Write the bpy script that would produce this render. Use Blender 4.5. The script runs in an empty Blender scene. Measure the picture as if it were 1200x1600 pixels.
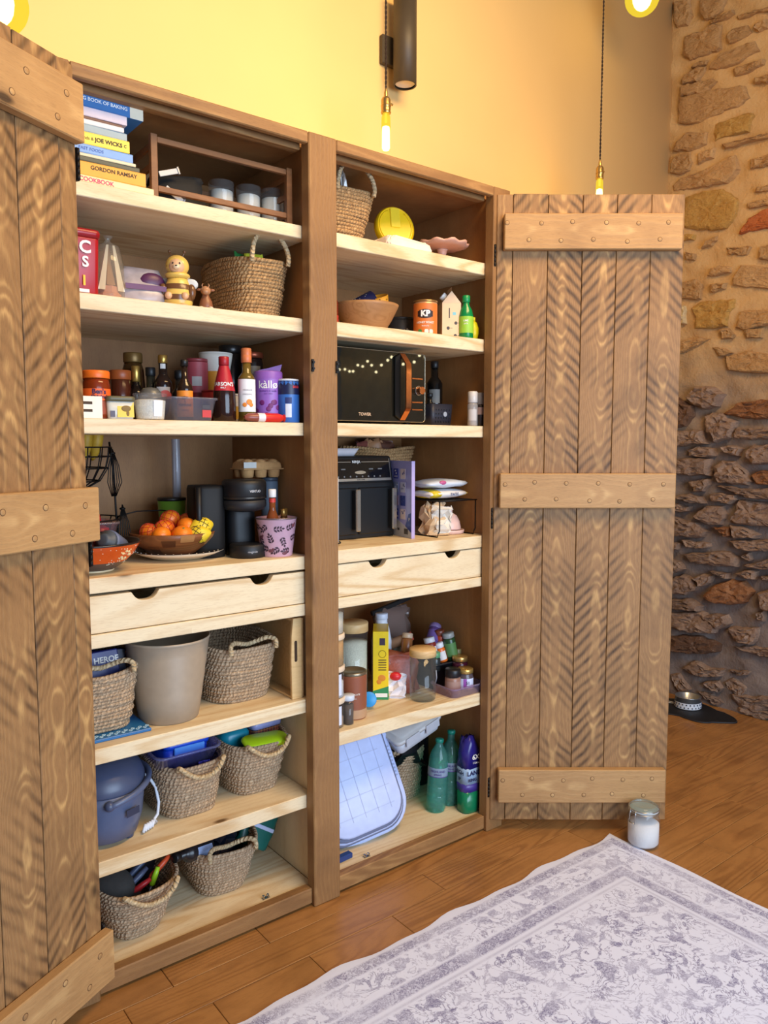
import bpy, bmesh, math, random
from mathutils import Vector, Matrix, Euler, noise
random.seed(7)
S = bpy.context.scene
C = S.collection
PI = math.pi
R_ = math.radians
# ------------------------------------------------------------------ camera, sky, lights, exposure
cam = bpy.data.cameras.new('camera')
cam.sensor_fit = 'HORIZONTAL'; cam.sensor_width = 36.0; cam.lens = 36.0
cam.clip_start = 0.02
camo = bpy.data.objects.new('camera', cam); C.objects.link(camo)
_yaw, _pit = R_(38.1209), math.atan(104/1200)
_F = Vector((math.sin(_yaw)*math.cos(_pit), math.cos(_yaw)*math.cos(_pit), -math.sin(_pit)))
_Rt = Vector((math.cos(_yaw), -math.sin(_yaw), 0)); _U = _Rt.cross(_F)
CAM = Vector((-1.2328, -1.9189, 1.43))
camo.matrix_world = Matrix(((_Rt.x, _U.x, -_F.x, CAM.x), (_Rt.y, _U.y, -_F.y, CAM.y), (_Rt.z, _U.z, -_F.z, CAM.z), (0, 0, 0, 1)))
S.camera = camo
S.view_settings.view_transform = 'Standard'; S.view_settings.look = 'None'
S.view_settings.gamma = 1.0; S.view_settings.use_curve_mapping = False
S.view_settings.exposure = 0.0
wd = bpy.data.worlds.new('daylight'); S.world = wd; wd.use_nodes = True
bg = wd.node_tree.nodes['Background']
bg.inputs['Color'].default_value = (0.80, 0.86, 1.0, 1); bg.inputs['Strength'].default_value = 0.22

def area(name, loc, target, sx, sy, power, col):
    l = bpy.data.lights.new(name, 'AREA'); l.shape = 'RECTANGLE'; l.size = sx; l.size_y = sy
    l.energy = power; l.color = col
    o = bpy.data.objects.new(name, l); C.objects.link(o); o.location = loc
    o.rotation_euler = (Vector(target)-Vector(loc)).to_track_quat('-Z', 'Y').to_euler()
    return o
area('glazed_door_daylight', (0.1, -4.2, 1.55), (0.3, -0.2, 0.6), 3.0, 2.3, 190, (0.61, 0.78, 1.0))
area('warm_ceiling_lamps', (0.5, -1.5, 3.5), (0.4, 0.1, 1.9), 1.6, .7, 74, (1.0, 0.66, 0.30))

# ------------------------------------------------------------------ mesh helpers
def bx(bm, x0, x1, y0, y1, z0, z1, bev=0.0, mx=None, seg=1):
    vs = [bm.verts.new((x, y, z)) for x in (x0, x1) for y in (y0, y1) for z in (z0, z1)]
    fs = [bm.faces.new([vs[i] for i in q]) for q in ((0, 1, 3, 2), (4, 6, 7, 5), (0, 4, 5, 1), (2, 3, 7, 6), (0, 2, 6, 4), (1, 5, 7, 3))]
    if bev > 0:
        es = list({e for f in fs for e in f.edges})
        r = bmesh.ops.bevel(bm, geom=es, offset=bev, segments=seg, affect='EDGES', profile=0.5)
        vs = list({v for f in r['faces'] for v in f.verts} | {v for v in vs if v.is_valid})
    if mx is not None:
        bmesh.ops.transform(bm, matrix=mx, verts=[v for v in vs if v.is_valid])
    return bm

def lathe(bm, prof, n=28, ox=0, oy=0, sx=1.0, sy=1.0, cap0=True, cap1=True, mx=None):
    rings = []; allv = []
    for r, z in prof:
        if r < 1e-6:
            v = bm.verts.new((ox, oy, z)); rings.append([v]); allv.append(v)
        else:
            ring = [bm.verts.new((ox+sx*r*math.cos(2*PI*i/n), oy+sy*r*math.sin(2*PI*i/n), z)) for i in range(n)]
            rings.append(ring); allv += ring
    for a, b in zip(rings, rings[1:]):
        for i in range(n):
            j = (i+1) % n
            if len(a) == 1 and len(b) == 1: continue
            if len(a) == 1: bm.faces.new((a[0], b[j], b[i]))
            elif len(b) == 1: bm.faces.new((a[i], a[j], b[0]))
            else: bm.faces.new((a[i], a[j], b[j], b[i]))
    if cap0 and len(rings[0]) > 1: bm.faces.new(list(reversed(rings[0])))
    if cap1 and len(rings[-1]) > 1: bm.faces.new(rings[-1])
    if mx is not None: bmesh.ops.transform(bm, matrix=mx, verts=allv)
    return bm

def tube(bm, pts, r, n=6, closed=False, caps=True, uvl=None):
    pts = [Vector(p) for p in pts]; m = len(pts); rings = []
    rr = r if isinstance(r, (list, tuple)) else [r]*m
    up = Vector((0, 0, 1)); prev = None; L = 0; us = []
    for i, p in enumerate(pts):
        if closed: t = pts[(i+1) % m]-pts[i-1]
        else: t = pts[min(i+1, m-1)]-pts[max(i-1, 0)]
        t.normalize()
        if prev is None:
            a = t.cross(up if abs(t.z) < .9 else Vector((1, 0, 0))).normalized()
        else:
            a = prev-t*prev.dot(t)
            a = a.normalized() if a.length > 1e-6 else t.orthogonal().normalized()
        prev = a; b = t.cross(a)
        rings.append([bm.verts.new(p+rr[i]*(a*math.cos(2*PI*k/n)+b*math.sin(2*PI*k/n))) for k in range(n)])
        if i: L += (pts[i]-pts[i-1]).length
        us.append(L)
    tot = L+((pts[0]-pts[-1]).length if closed else 0)
    for i in range(m if closed else m-1):
        a, b = rings[i], rings[(i+1) % m]
        u0, u1 = us[i], (us[i+1] if i+1 < m else tot)
        for k in range(n):
            f = bm.faces.new((a[k], a[(k+1) % n], b[(k+1) % n], b[k]))
            if uvl:
                for lp, uv in zip(f.loops, ((u0, k/n), (u0, (k+1)/n), (u1, (k+1)/n), (u1, k/n))): lp[uvl].uv = uv
    if caps and not closed:
        bm.faces.new(list(reversed(rings[0]))); bm.faces.new(rings[-1])
    return bm

def prism(bm, poly, y0, y1, mx=None, bev=0):
    """polygon in XZ pushed from y0 to y1"""
    a = [bm.verts.new((x, y0, z)) for x, z in poly]; b = [bm.verts.new((x, y1, z)) for x, z in poly]
    n = len(poly); fs = [bm.faces.new(a), bm.faces.new(list(reversed(b)))]
    for i in range(n): fs.append(bm.faces.new((a[i], b[i], b[(i+1) % n], a[(i+1) % n])))
    vs = a+b
    bmesh.ops.recalc_face_normals(bm, faces=fs)
    if bev:
        es = list({e for f in fs for e in f.edges})
        r = bmesh.ops.bevel(bm, geom=es, offset=bev, segments=1, affect='EDGES')
        vs = list({v for f in r['faces'] for v in f.verts} | {v for v in vs if v.is_valid})
    if mx is not None: bmesh.ops.transform(bm, matrix=mx, verts=[v for v in vs if v.is_valid])
    return bm

def ball(bm, c, rx, ry=None, rz=None, u=16, v=10, mx=None):
    ry = ry or rx; rz = rz or rx
    m = Matrix.Translation(c) @ Matrix.Diagonal((rx, ry, rz, 1))
    if mx is not None: m = mx @ m
    bmesh.ops.create_uvsphere(bm, u_segments=u, v_segments=v, radius=1, matrix=m)
    return bm

def rrect(w, d, r, n=5):
    pts = []
    for cx, cy, a0 in ((w/2-r, d/2-r, 0), (-w/2+r, d/2-r, 90), (-w/2+r, -d/2+r, 180), (w/2-r, -d/2+r, 270)):
        for i in range(n+1):
            a = R_(a0+90*i/n); pts.append((cx+r*math.cos(a), cy+r*math.sin(a)))
    return pts

def loft(bm, rings, cap0=True, cap1=True, mx=None):
    """rings: list of equal-length lists of 3-D points"""
    vv = [[bm.verts.new(p) for p in r] for r in rings]; n = len(vv[0])
    for a, b in zip(vv, vv[1:]):
        for i in range(n): bm.faces.new((a[i], a[(i+1) % n], b[(i+1) % n], b[i]))
    if cap0: bm.faces.new(list(reversed(vv[0])))
    if cap1: bm.faces.new(vv[-1])
    if mx is not None: bmesh.ops.transform(bm, matrix=mx, verts=[v for r in vv for v in r])
    return bm

def tray_loft(bm, w0, d0, w1, d1, h, t=.0025, r=.02, mx=None, lip=0):
    """open box: outside up, over the rim, inside down"""
    def ring(w, d, z): return [(x, y, z) for x, y in rrect(w, d, min(r, w/2.1, d/2.1))]
    rings = [ring(w0, d0, 0), ring(w1, d1, h-(.006 if lip else 0))]
    if lip: rings += [ring(w1+lip*2, d1+lip*2, h-.006), ring(w1+lip*2, d1+lip*2, h)]
    rings += [ring(w1-2*t, d1-2*t, h), ring(w0-2*t, d0-2*t, t)]
    return loft(bm, rings, mx=mx)

def B(): return bmesh.new()
def O(name, bm, mat=None, parent=None, loc=None, rot=None, smooth=True, ang=40):
    me = bpy.data.meshes.new(name)
    if smooth:
        for f in bm.faces: f.smooth = True
        for e in bm.edges:
            if len(e.link_faces) == 2 and e.calc_face_angle(0) > R_(ang): e.smooth = False
    bm.to_mesh(me); bm.free()
    o = bpy.data.objects.new(name, me); C.objects.link(o)
    if mat: me.materials.append(mat)
    if parent: o.parent = parent
    if loc: o.location = loc
    if rot: o.rotation_euler = rot
    return o
def OM(name, me, parent=None, loc=None, rot=None):
    o = bpy.data.objects.new(name, me); C.objects.link(o)
    if parent: o.parent = parent
    if loc: o.location = loc
    if rot: o.rotation_euler = rot
    return o
def tag(o, label, cat, group=None):
    o['label'] = label; o['category'] = cat
    if group: o['group'] = group
    return o
def T(name, label, cat, loc=(0, 0, 0), rz=0, rot=None, group=None):
    o = bpy.data.objects.new(name, None); C.objects.link(o); o.empty_display_size = .05
    o.location = loc; o.rotation_euler = rot or (0, 0, rz)
    return tag(o, label, cat, group)
def ST(o): o['kind'] = 'structure'; return o

_tx = {}
def text(s, size, mat, parent, fn, bold=0.0, align='CENTER', name='lettering'):
    key = (s, size, bold, align)
    if key not in _tx:
        cu = bpy.data.curves.new('lettering', 'FONT'); cu.body = s; cu.size = size; cu.align_x = align; cu.align_y = 'CENTER'
        cu.offset = bold*size; cu.resolution_u = 3
        ob = bpy.data.objects.new('lettering', cu)
        me = bpy.data.meshes.new_from_object(ob)
        _tx[key] = me; bpy.data.objects.remove(ob)
    me = _tx[key].copy(); me.name = name
    for v in me.vertices: v.co = fn(v.co.x, v.co.y)
    me.materials.clear(); me.materials.append(mat)
    return OM(name, me, parent)
def on_front(x, y, z):  # lettering on a plane facing -Y
    return lambda u, v: Vector((x+u, y, z+v))
def on_cyl(r, a, z, k=0.0):
    return lambda u, v: Vector(((r-k*v)*math.cos(a+u/r), (r-k*v)*math.sin(a+u/r), z+v))

# ------------------------------------------------------------------ materials
def lin(c):
    return tuple((v/255/12.92 if v/255 <= .04045 else ((v/255+.055)/1.055)**2.4) for v in c)
_m = {}
class NT:
    def __init__(s, name):
        s.m = bpy.data.materials.new(name); s.m.use_nodes = True; s.t = s.m.node_tree; s.t.nodes.clear()
        s.out = s.n('ShaderNodeOutputMaterial')
    def n(s, typ, ins=None, **kw):
        x = s.t.nodes.new(typ)
        for k, v in kw.items(): setattr(x, k, v)
        for k, v in (ins or {}).items():
            if isinstance(v, bpy.types.NodeSocket): s.t.links.new(v, x.inputs[k])
            else: x.inputs[k].default_value = v
        return x
    def math(s, op, a, b=None, c=None):
        d = {0: a}
        if b is not None: d[1] = b
        if c is not None: d[2] = c
        return s.n('ShaderNodeMath', d, operation=op).outputs[0]
    def mix(s, f, a, b, blend='MIX'):
        x = s.n('ShaderNodeMix', data_type='RGBA', blend_type=blend)
        for i, v in ((0, f), (6, a), (7, b)):
            if isinstance(v, bpy.types.NodeSocket): s.t.links.new(v, x.inputs[i])
            else: x.inputs[i].default_value = v if i == 0 else ((*v, 1) if len(v) == 3 else v)
        return x.outputs[2]
    def noise(s, vec, scale, detail=2, rough=.5, dist=0):
        return s.n('ShaderNodeTexNoise', {'Vector': vec, 'Scale': scale, 'Detail': detail, 'Roughness': rough, 'Distortion': dist}).outputs[0]
    def ramp(s, f, stops):
        x = s.n('ShaderNodeValToRGB', {0: f}); e = x.color_ramp.elements
        while len(e) < len(stops): e.new(.5)
        for q, (p, c) in zip(e, stops): q.position = p; q.color = (*c, 1) if len(c) == 3 else c
        return x.outputs[0]
    def step(s, f, a, b):
        return s.n('ShaderNodeMapRange', {0: f, 1: a, 2: b}, clamp=True).outputs[0]
    def fin(s, col, rough=.5, metal=0, bump=None, bs=.3, bd=.002, **kw):
        p = s.n('ShaderNodeBsdfPrincipled', {'Roughness': rough, 'Metallic': metal})
        for k, v in [('Base Color', col)]+list(kw.items()):
            if isinstance(v, bpy.types.NodeSocket): s.t.links.new(v, p.inputs[k])
            else: p.inputs[k].default_value = (*v, 1) if isinstance(v, tuple) and len(v) == 3 else v
        if bump is not None:
            b = s.n('ShaderNodeBump', {'Height': bump, 'Strength': bs, 'Distance': bd})
            s.t.links.new(b.outputs[0], p.inputs['Normal'])
        s.t.links.new(p.outputs[0], s.out.inputs[0]); return s.m
    def obj(s): return s.n('ShaderNodeTexCoord').outputs['Object']
    def rnd(s): return s.n('ShaderNodeObjectInfo').outputs['Random']

def M(c, rough=.5, metal=0, na=.10, ns=40, bump=.0, spec=None):
    """plain stuff: one colour with a little mottling"""
    k = (c, rough, metal, na, ns, bump)
    if k in _m: return _m[k]
    t = NT('surface_%d_%d_%d' % c); v = t.noise(t.obj(), ns, 3)
    l = lin(c); a = tuple(x*(1-na) for x in l); b = tuple(min(1, x*(1+na)) for x in l)
    col = t.mix(v, a, b)
    _m[k] = t.fin(col, rough, metal, v if bump else None, bump)
    return _m[k]
def G(c=(235, 245, 245), a=.10, rough=.02):
    """thin clear glass or plastic: tinted see-through with a gloss that grows at grazing angles"""
    k = ('g', c, a, rough)
    if k in _m: return _m[k]
    t = NT('clear_%d_%d_%d' % c)
    tr = t.n('ShaderNodeBsdfTransparent', {'Color': (*lin(c), 1)})
    df = t.n('ShaderNodeBsdfDiffuse', {'Color': (*lin(c), 1)})
    gl = t.n('ShaderNodeBsdfGlossy', {'Roughness': rough, 'Color': (1, 1, 1, 1)})
    m1 = t.n('ShaderNodeMixShader', {0: a, 1: tr.outputs[0], 2: df.outputs[0]})
    fa = t.n('ShaderNodeLayerWeight', {'Blend': .5}).outputs['Facing']
    fr = t.math('MULTIPLY_ADD', t.math('POWER', fa, 4), .6, .025)
    m2 = t.n('ShaderNodeMixShader', {0: fr, 1: m1.outputs[0], 2: gl.outputs[0]})
    t.t.links.new(m2.outputs[0], t.out.inputs[0]); _m[k] = t.m; return t.m
def E(c, s):
    t = NT('glow'); e = t.n('ShaderNodeEmission', {'Color': (*c, 1), 'Strength': s}); t.t.links.new(e.outputs[0], t.out.inputs[0]); return t.m

def wood(key, ax, base, dark, light, rings=34, saw=0, rough=.6, bs=.35, knots=.5, gs=1.0, blot=.35, ring_amt=.6, cath=0):
    """pine: contour-line growth rings stretched along the grain, blotches, knots, optional saw marks"""
    t = NT('wood_'+key); r = t.rnd()
    off = t.n('ShaderNodeCombineXYZ', {0: t.math('MULTIPLY', r, 17.3), 1: t.math('MULTIPLY', r, 5.1), 2: t.math('MULTIPLY', r, 29.7)}).outputs[0]
    p = t.n('ShaderNodeVectorMath', {0: t.obj(), 1: off}, operation='ADD').outputs[0]
    sc = [1, 1, 1]; sc['xyz'.index(ax)] = .11
    q = t.n('ShaderNodeVectorMath', {0: p, 1: tuple(sc)}, operation='MULTIPLY').outputs[0]
    n1 = t.noise(q, 7*gs, 1.5, .45)
    if cath:
        so = t.n('ShaderNodeSeparateXYZ', {0: t.obj()}); sp = t.n('ShaderNodeSeparateXYZ', {0: p})
        wob = t.math('MULTIPLY', t.math('SUBTRACT', t.noise(q, 26, 3, .6), .5), .020)
        cx_ = t.math('ADD', t.math('ADD', so.outputs[0 if ax == 'z' else 2], wob), t.math('MULTIPLY', t.math('SUBTRACT', t.math('FRACT', t.math('MULTIPLY', r, 7.7)), .5), .035))
        dz = t.math('MULTIPLY', t.noise(t.n('ShaderNodeCombineXYZ', {2: sp.outputs[2 if ax == 'z' else 0]}).outputs[0], 1.5, 3, .55), .13)
        rad = t.math('SQRT', t.math('ADD', t.math('MULTIPLY', cx_, cx_), t.math('MULTIPLY', dz, dz)))
    n2 = t.noise(q, 160*gs, 2)
    # growth rings
    ph = t.math('ADD', t.math('MULTIPLY', rad, 6.283/cath) if cath else t.math('MULTIPLY', n1, rings*6.283), t.math('MULTIPLY', n2, 1.9))
    ring = t.math('MULTIPLY_ADD', t.math('SINE', ph), .5, .5)
    ring = t.math('POWER', ring, 2.2)
    # soft zones where the rings fade out
    zone = t.step(t.noise(q, 9*gs, 1), .38, .62)
    zone = t.math('MULTIPLY_ADD', zone, .75, .25)
    if cath: core = t.math('SUBTRACT', 1, t.step(t.math('ABSOLUTE', cx_), .004, .024)); zone = t.math('MULTIPLY', t.math('MULTIPLY_ADD', core, .8, .2), t.math('MULTIPLY_ADD', t.step(t.noise(p, 6, 2), .35, .6), .7, .3))
    col = t.mix(t.math('MULTIPLY', ring, t.math('MULTIPLY', zone, ring_amt)), lin(base), lin(light))
    bl = t.noise(p, 5, 3, .6)
    col = t.mix(t.math('MULTIPLY', t.step(bl, .45, .75), blot), col, lin(dark))
    fine = t.noise(q, 420*gs, 2)
    col = t.mix(t.math('MULTIPLY', t.step(fine, .5, .8), .3), col, lin(dark))
    h = t.math('MULTIPLY_ADD', ring, .5, t.math('MULTIPLY', fine, .5))
    if saw:
        s3 = t.n('ShaderNodeSeparateXYZ', {0: p})
        d = t.math('ADD', s3.outputs[2], t.math('MULTIPLY', s3.outputs[0], -1.05*saw))
        d = t.math('ADD', d, t.math('MULTIPLY', t.noise(p, 9, 1), .035))
        w = t.math('MULTIPLY_ADD', t.math('SINE', t.math('MULTIPLY', d, 6.283/.043)), .5, .5)
        w = t.math('POWER', w, 1.6)
        ms = t.step(t.noise(p, 4.2, 3), .40, .60)
        w = t.math('MULTIPLY', w, t.math('MULTIPLY', t.math('MULTIPLY_ADD', ms, .92, .08), t.math('MULTIPLY_ADD', core, -.75, 1)))
        w = t.math('MULTIPLY', w, t.math('MULTIPLY_ADD', t.noise(p, 30, 2), .8, .55))
        col = t.mix(t.math('MULTIPLY', w, .85), col, lin(dark))
        h = t.math('MULTIPLY_ADD', w, -.7, h)
    if knots:
        sk = [1, 1, 1]; sk['xyz'.index(ax)] = .45
        kq = t.n('ShaderNodeVectorMath', {0: p, 1: tuple(sk)}, operation='MULTIPLY').outputs[0]
        vo = t.n('ShaderNodeTexVoronoi', {'Vector': kq, 'Scale': 7.5, 'Randomness': 1.0})
        sel = t.math('GREATER_THAN', t.n('ShaderNodeSeparateColor', {0: vo.outputs['Color']}).outputs[0], 1-knots*.55)
        k = t.math('MULTIPLY', t.math('SUBTRACT', 1, t.step(vo.outputs['Distance'], .05, .10)), sel)
        k2 = t.math('MULTIPLY', t.math('SUBTRACT', 1, t.step(vo.outputs['Distance'], .04, .26)), t.math('MULTIPLY', sel, .55))
        col = t.mix(k2, col, lin(dark)); col = t.mix(k, col, tuple(x*.35 for x in lin(dark)))
    return t.fin(col, rough, 0, h, bs, .0016)

STA, STD, STL = (154, 113, 69), (68, 44, 21), (206, 162, 102)
w_plankA = wood('door_plank_rising', 'z', STA, STD, STL, saw=1, gs=1.3, knots=.5, ring_amt=.95, cath=.0048)
w_plankB = wood('door_plank_falling', 'z', STA, STD, STL, saw=-1, gs=1.3, knots=.5, ring_amt=.95, cath=.0048)
w_ledge = wood('ledge', 'x', (180, 138, 88), (110, 74, 42), (212, 172, 116), knots=.8, gs=1.1, ring_amt=.75, blot=.3, cath=.0085)
w_frameZ = wood('frame_upright', 'z', (146, 104, 60), (78, 50, 26), (184, 140, 86), knots=.7, gs=1.3, cath=.008, ring_amt=.8)
w_frameX = wood('frame_rail', 'x', (146, 104, 60), (78, 50, 26), (184, 140, 86), rings=12, knots=.8, gs=1.3)
w_pineX = wood('pale_pine', 'x', (234, 214, 176), (178, 134, 82), (206, 168, 114), rings=12, rough=.55, bs=.06, knots=.42, gs=1.0, blot=.10, ring_amt=.75)
w_pineZ = wood('pale_pine_upright', 'z', (226, 202, 160), (186, 150, 106), (206, 176, 128), rings=6, rough=.6, bs=.06, knots=.0, gs=1.0, blot=.3, ring_amt=.35)
w_inner = wood('stained_lining', 'z', (164, 116, 68), (104, 68, 36), (180, 134, 82), rings=5, rough=.6, bs=.1, knots=0, gs=1.6, blot=.4, ring_amt=.35)
w_floor = wood('floor_board', 'x', (172, 120, 66), (98, 62, 30), (138, 90, 46), rings=15, rough=.34, bs=.12, knots=.22, gs=1.2, blot=.45, ring_amt=.75)
w_bowl = wood('acacia', 'x', (128, 76, 40), (70, 38, 20), (160, 102, 56), rings=14, rough=.4, bs=.1, knots=0, gs=2)
w_bowl2 = wood('mango', 'x', (178, 132, 86), (124, 84, 48), (150, 106, 62), rings=10, rough=.5, bs=.1, knots=0, gs=3)
w_rail = wood('walnut_rail', 'x', (128, 84, 48), (78, 48, 26), (150, 102, 62), rings=8, rough=.5, bs=.1, knots=0, gs=2)
w_bamboo = wood('bamboo', 'x', (222, 186, 130), (184, 142, 90), (204, 164, 108), rings=12, rough=.5, bs=.05, knots=0, gs=2, blot=.1)

def rope_mat(key, a, b, c):
    t = NT('rope_'+key)
    uv = t.n('ShaderNodeTexCoord').outputs['UV']; s = t.n('ShaderNodeSeparateXYZ', {0: uv})
    u = t.math('ADD', s.outputs[0], t.math('MULTIPLY', t.noise(t.obj(), 60, 2), .02))
    ph = t.math('ADD', t.math('MULTIPLY', u, 6.283/.0120), t.math('MULTIPLY', s.outputs[1], 6.283*1.0))
    w = t.math('MULTIPLY_ADD', t.math('SINE', ph), .5, .5)
    n = t.noise(t.obj(), 75, 3, .7)
    col = t.mix(t.step(n, .3, .7), lin(a), lin(b)); col = t.mix(t.math('MULTIPLY', t.math('SUBTRACT', 1, w), .42), col, lin(c))
    f = t.noise(t.obj(), 600, 2)
    return t.fin(col, .85, 0, t.math('MULTIPLY_ADD', f, .25, w), .8, .004)
m_rope = rope_mat('seagrass', (214, 174, 122), (172, 132, 86), (104, 74, 44))
m_ropeD = rope_mat('seagrass_greyish', (212, 184, 150), (172, 144, 114), (106, 84, 62))  # greyer seagrass colours, the default for baskets
m_ropeL = rope_mat('handle', (222, 200, 160), (186, 158, 116), (140, 112, 76))

def stone_mat(key, a, b):
    t = NT('stone_'+key); r = t.rnd()
    g = t.n('ShaderNodeNewGeometry').outputs['Position']
    n = t.noise(g, 11, 4, .65); n2 = t.noise(g, 60, 4, .7)
    col = t.mix(t.step(n, .3, .7), lin(a), lin(b))
    col = t.mix(t.math('MULTIPLY', r, .45), col, tuple(x*.72 for x in lin(b)))
    col = t.mix(t.math('MULTIPLY', t.step(n2, .58, .8), .35), col, (.62, .5, .38))
    col = t.mix(t.math('MULTIPLY', t.step(n2, .45, .25), .5), col, tuple(x*.35 for x in lin(b)))
    mp = t.n('ShaderNodeVectorMath', {0: g, 1: (1, 1, 2.4)}, operation='MULTIPLY').outputs[0]
    h = t.math('MULTIPLY_ADD', t.noise(mp, 24, 6, .7), 1.0, t.math('MULTIPLY', n2, .5))
    return t.fin(col, .9, 0, h, 1.0, .016)
m_stone = {'N': stone_mat('buff', (208, 164, 110), (182, 138, 88)), 'Y': stone_mat('ochre', (214, 172, 96), (190, 140, 66)),
           'O': stone_mat('orange', (200, 112, 54), (176, 92, 46)), 'C': stone_mat('cream', (230, 206, 160), (214, 184, 132)),
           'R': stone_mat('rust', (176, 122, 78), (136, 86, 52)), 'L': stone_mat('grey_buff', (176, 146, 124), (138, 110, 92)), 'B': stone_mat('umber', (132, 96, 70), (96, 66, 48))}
def mortar():
    t = NT('lime_mortar'); g = t.n('ShaderNodeNewGeometry').outputs['Position']
    n = t.noise(g, 6, 5, .6); n2 = t.noise(g, 90, 3, .7)
    z = t.n('ShaderNodeSeparateXYZ', {0: g}).outputs[2]
    k = t.step(t.math('ADD', z, t.math('MULTIPLY', n, .7)), 1.7, 2.5)   # greyer low down, sandy above
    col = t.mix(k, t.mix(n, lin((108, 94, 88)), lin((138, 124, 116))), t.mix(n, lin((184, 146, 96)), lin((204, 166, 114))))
    return t.fin(col, .95, 0, t.math('MULTIPLY_ADD', n2, .3, t.noise(g, 16, 5, .6)), .8, .012)
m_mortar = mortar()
def plaster():
    t = NT('painted_plaster'); n = t.noise(t.obj(), 2.2, 3); f = t.noise(t.obj(), 60, 3)
    return t.fin(t.mix(n, lin((250, 212, 142)), lin((244, 202, 132))), .85, 0, f, .04, .002)
m_plaster = plaster()

# ------------------------------------------------------------------ the room
WY, WX = .60, 2.766
bm = B(); bx(bm, -4.2, WX+.25, WY, WY+.15, -.05, 4.8)
wall_back = ST(O('wall_back', bm, m_plaster))
bm = B()
NY, NZ = 150, 200
def mz(y, z):
    s = math.sin(y*13+z*5)*.006+math.sin(y*31-z*23)*.004+math.sin(z*47+y*11)*.003
    s += .010*noise.fractal(Vector((y, z*1.5, 0))*14, 1.0, 2.0, 4)
    return WX+.008-s-.05*max(0, .22-z)*(1 if z < .22 else 0)*2
g = [[bm.verts.new((mz(-3.6+4.22*i/NY, -.03+4.83*j/NZ), -3.6+4.22*i/NY, -.03+4.83*j/NZ)) for j in range(NZ+1)] for i in range(NY+1)]
for i in range(NY):
    for j in range(NZ): bm.faces.new((g[i][j], g[i][j+1], g[i+1][j+1], g[i+1][j]))
bk = [bm.verts.new((WX+.25, y, z)) for y, z in ((-3.6, -.03), (.62, -.03), (.62, 4.8), (-3.6, 4.8))]
bm.faces.new(bk)
wall_right = ST(O('wall_right', bm, m_mortar))

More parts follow.
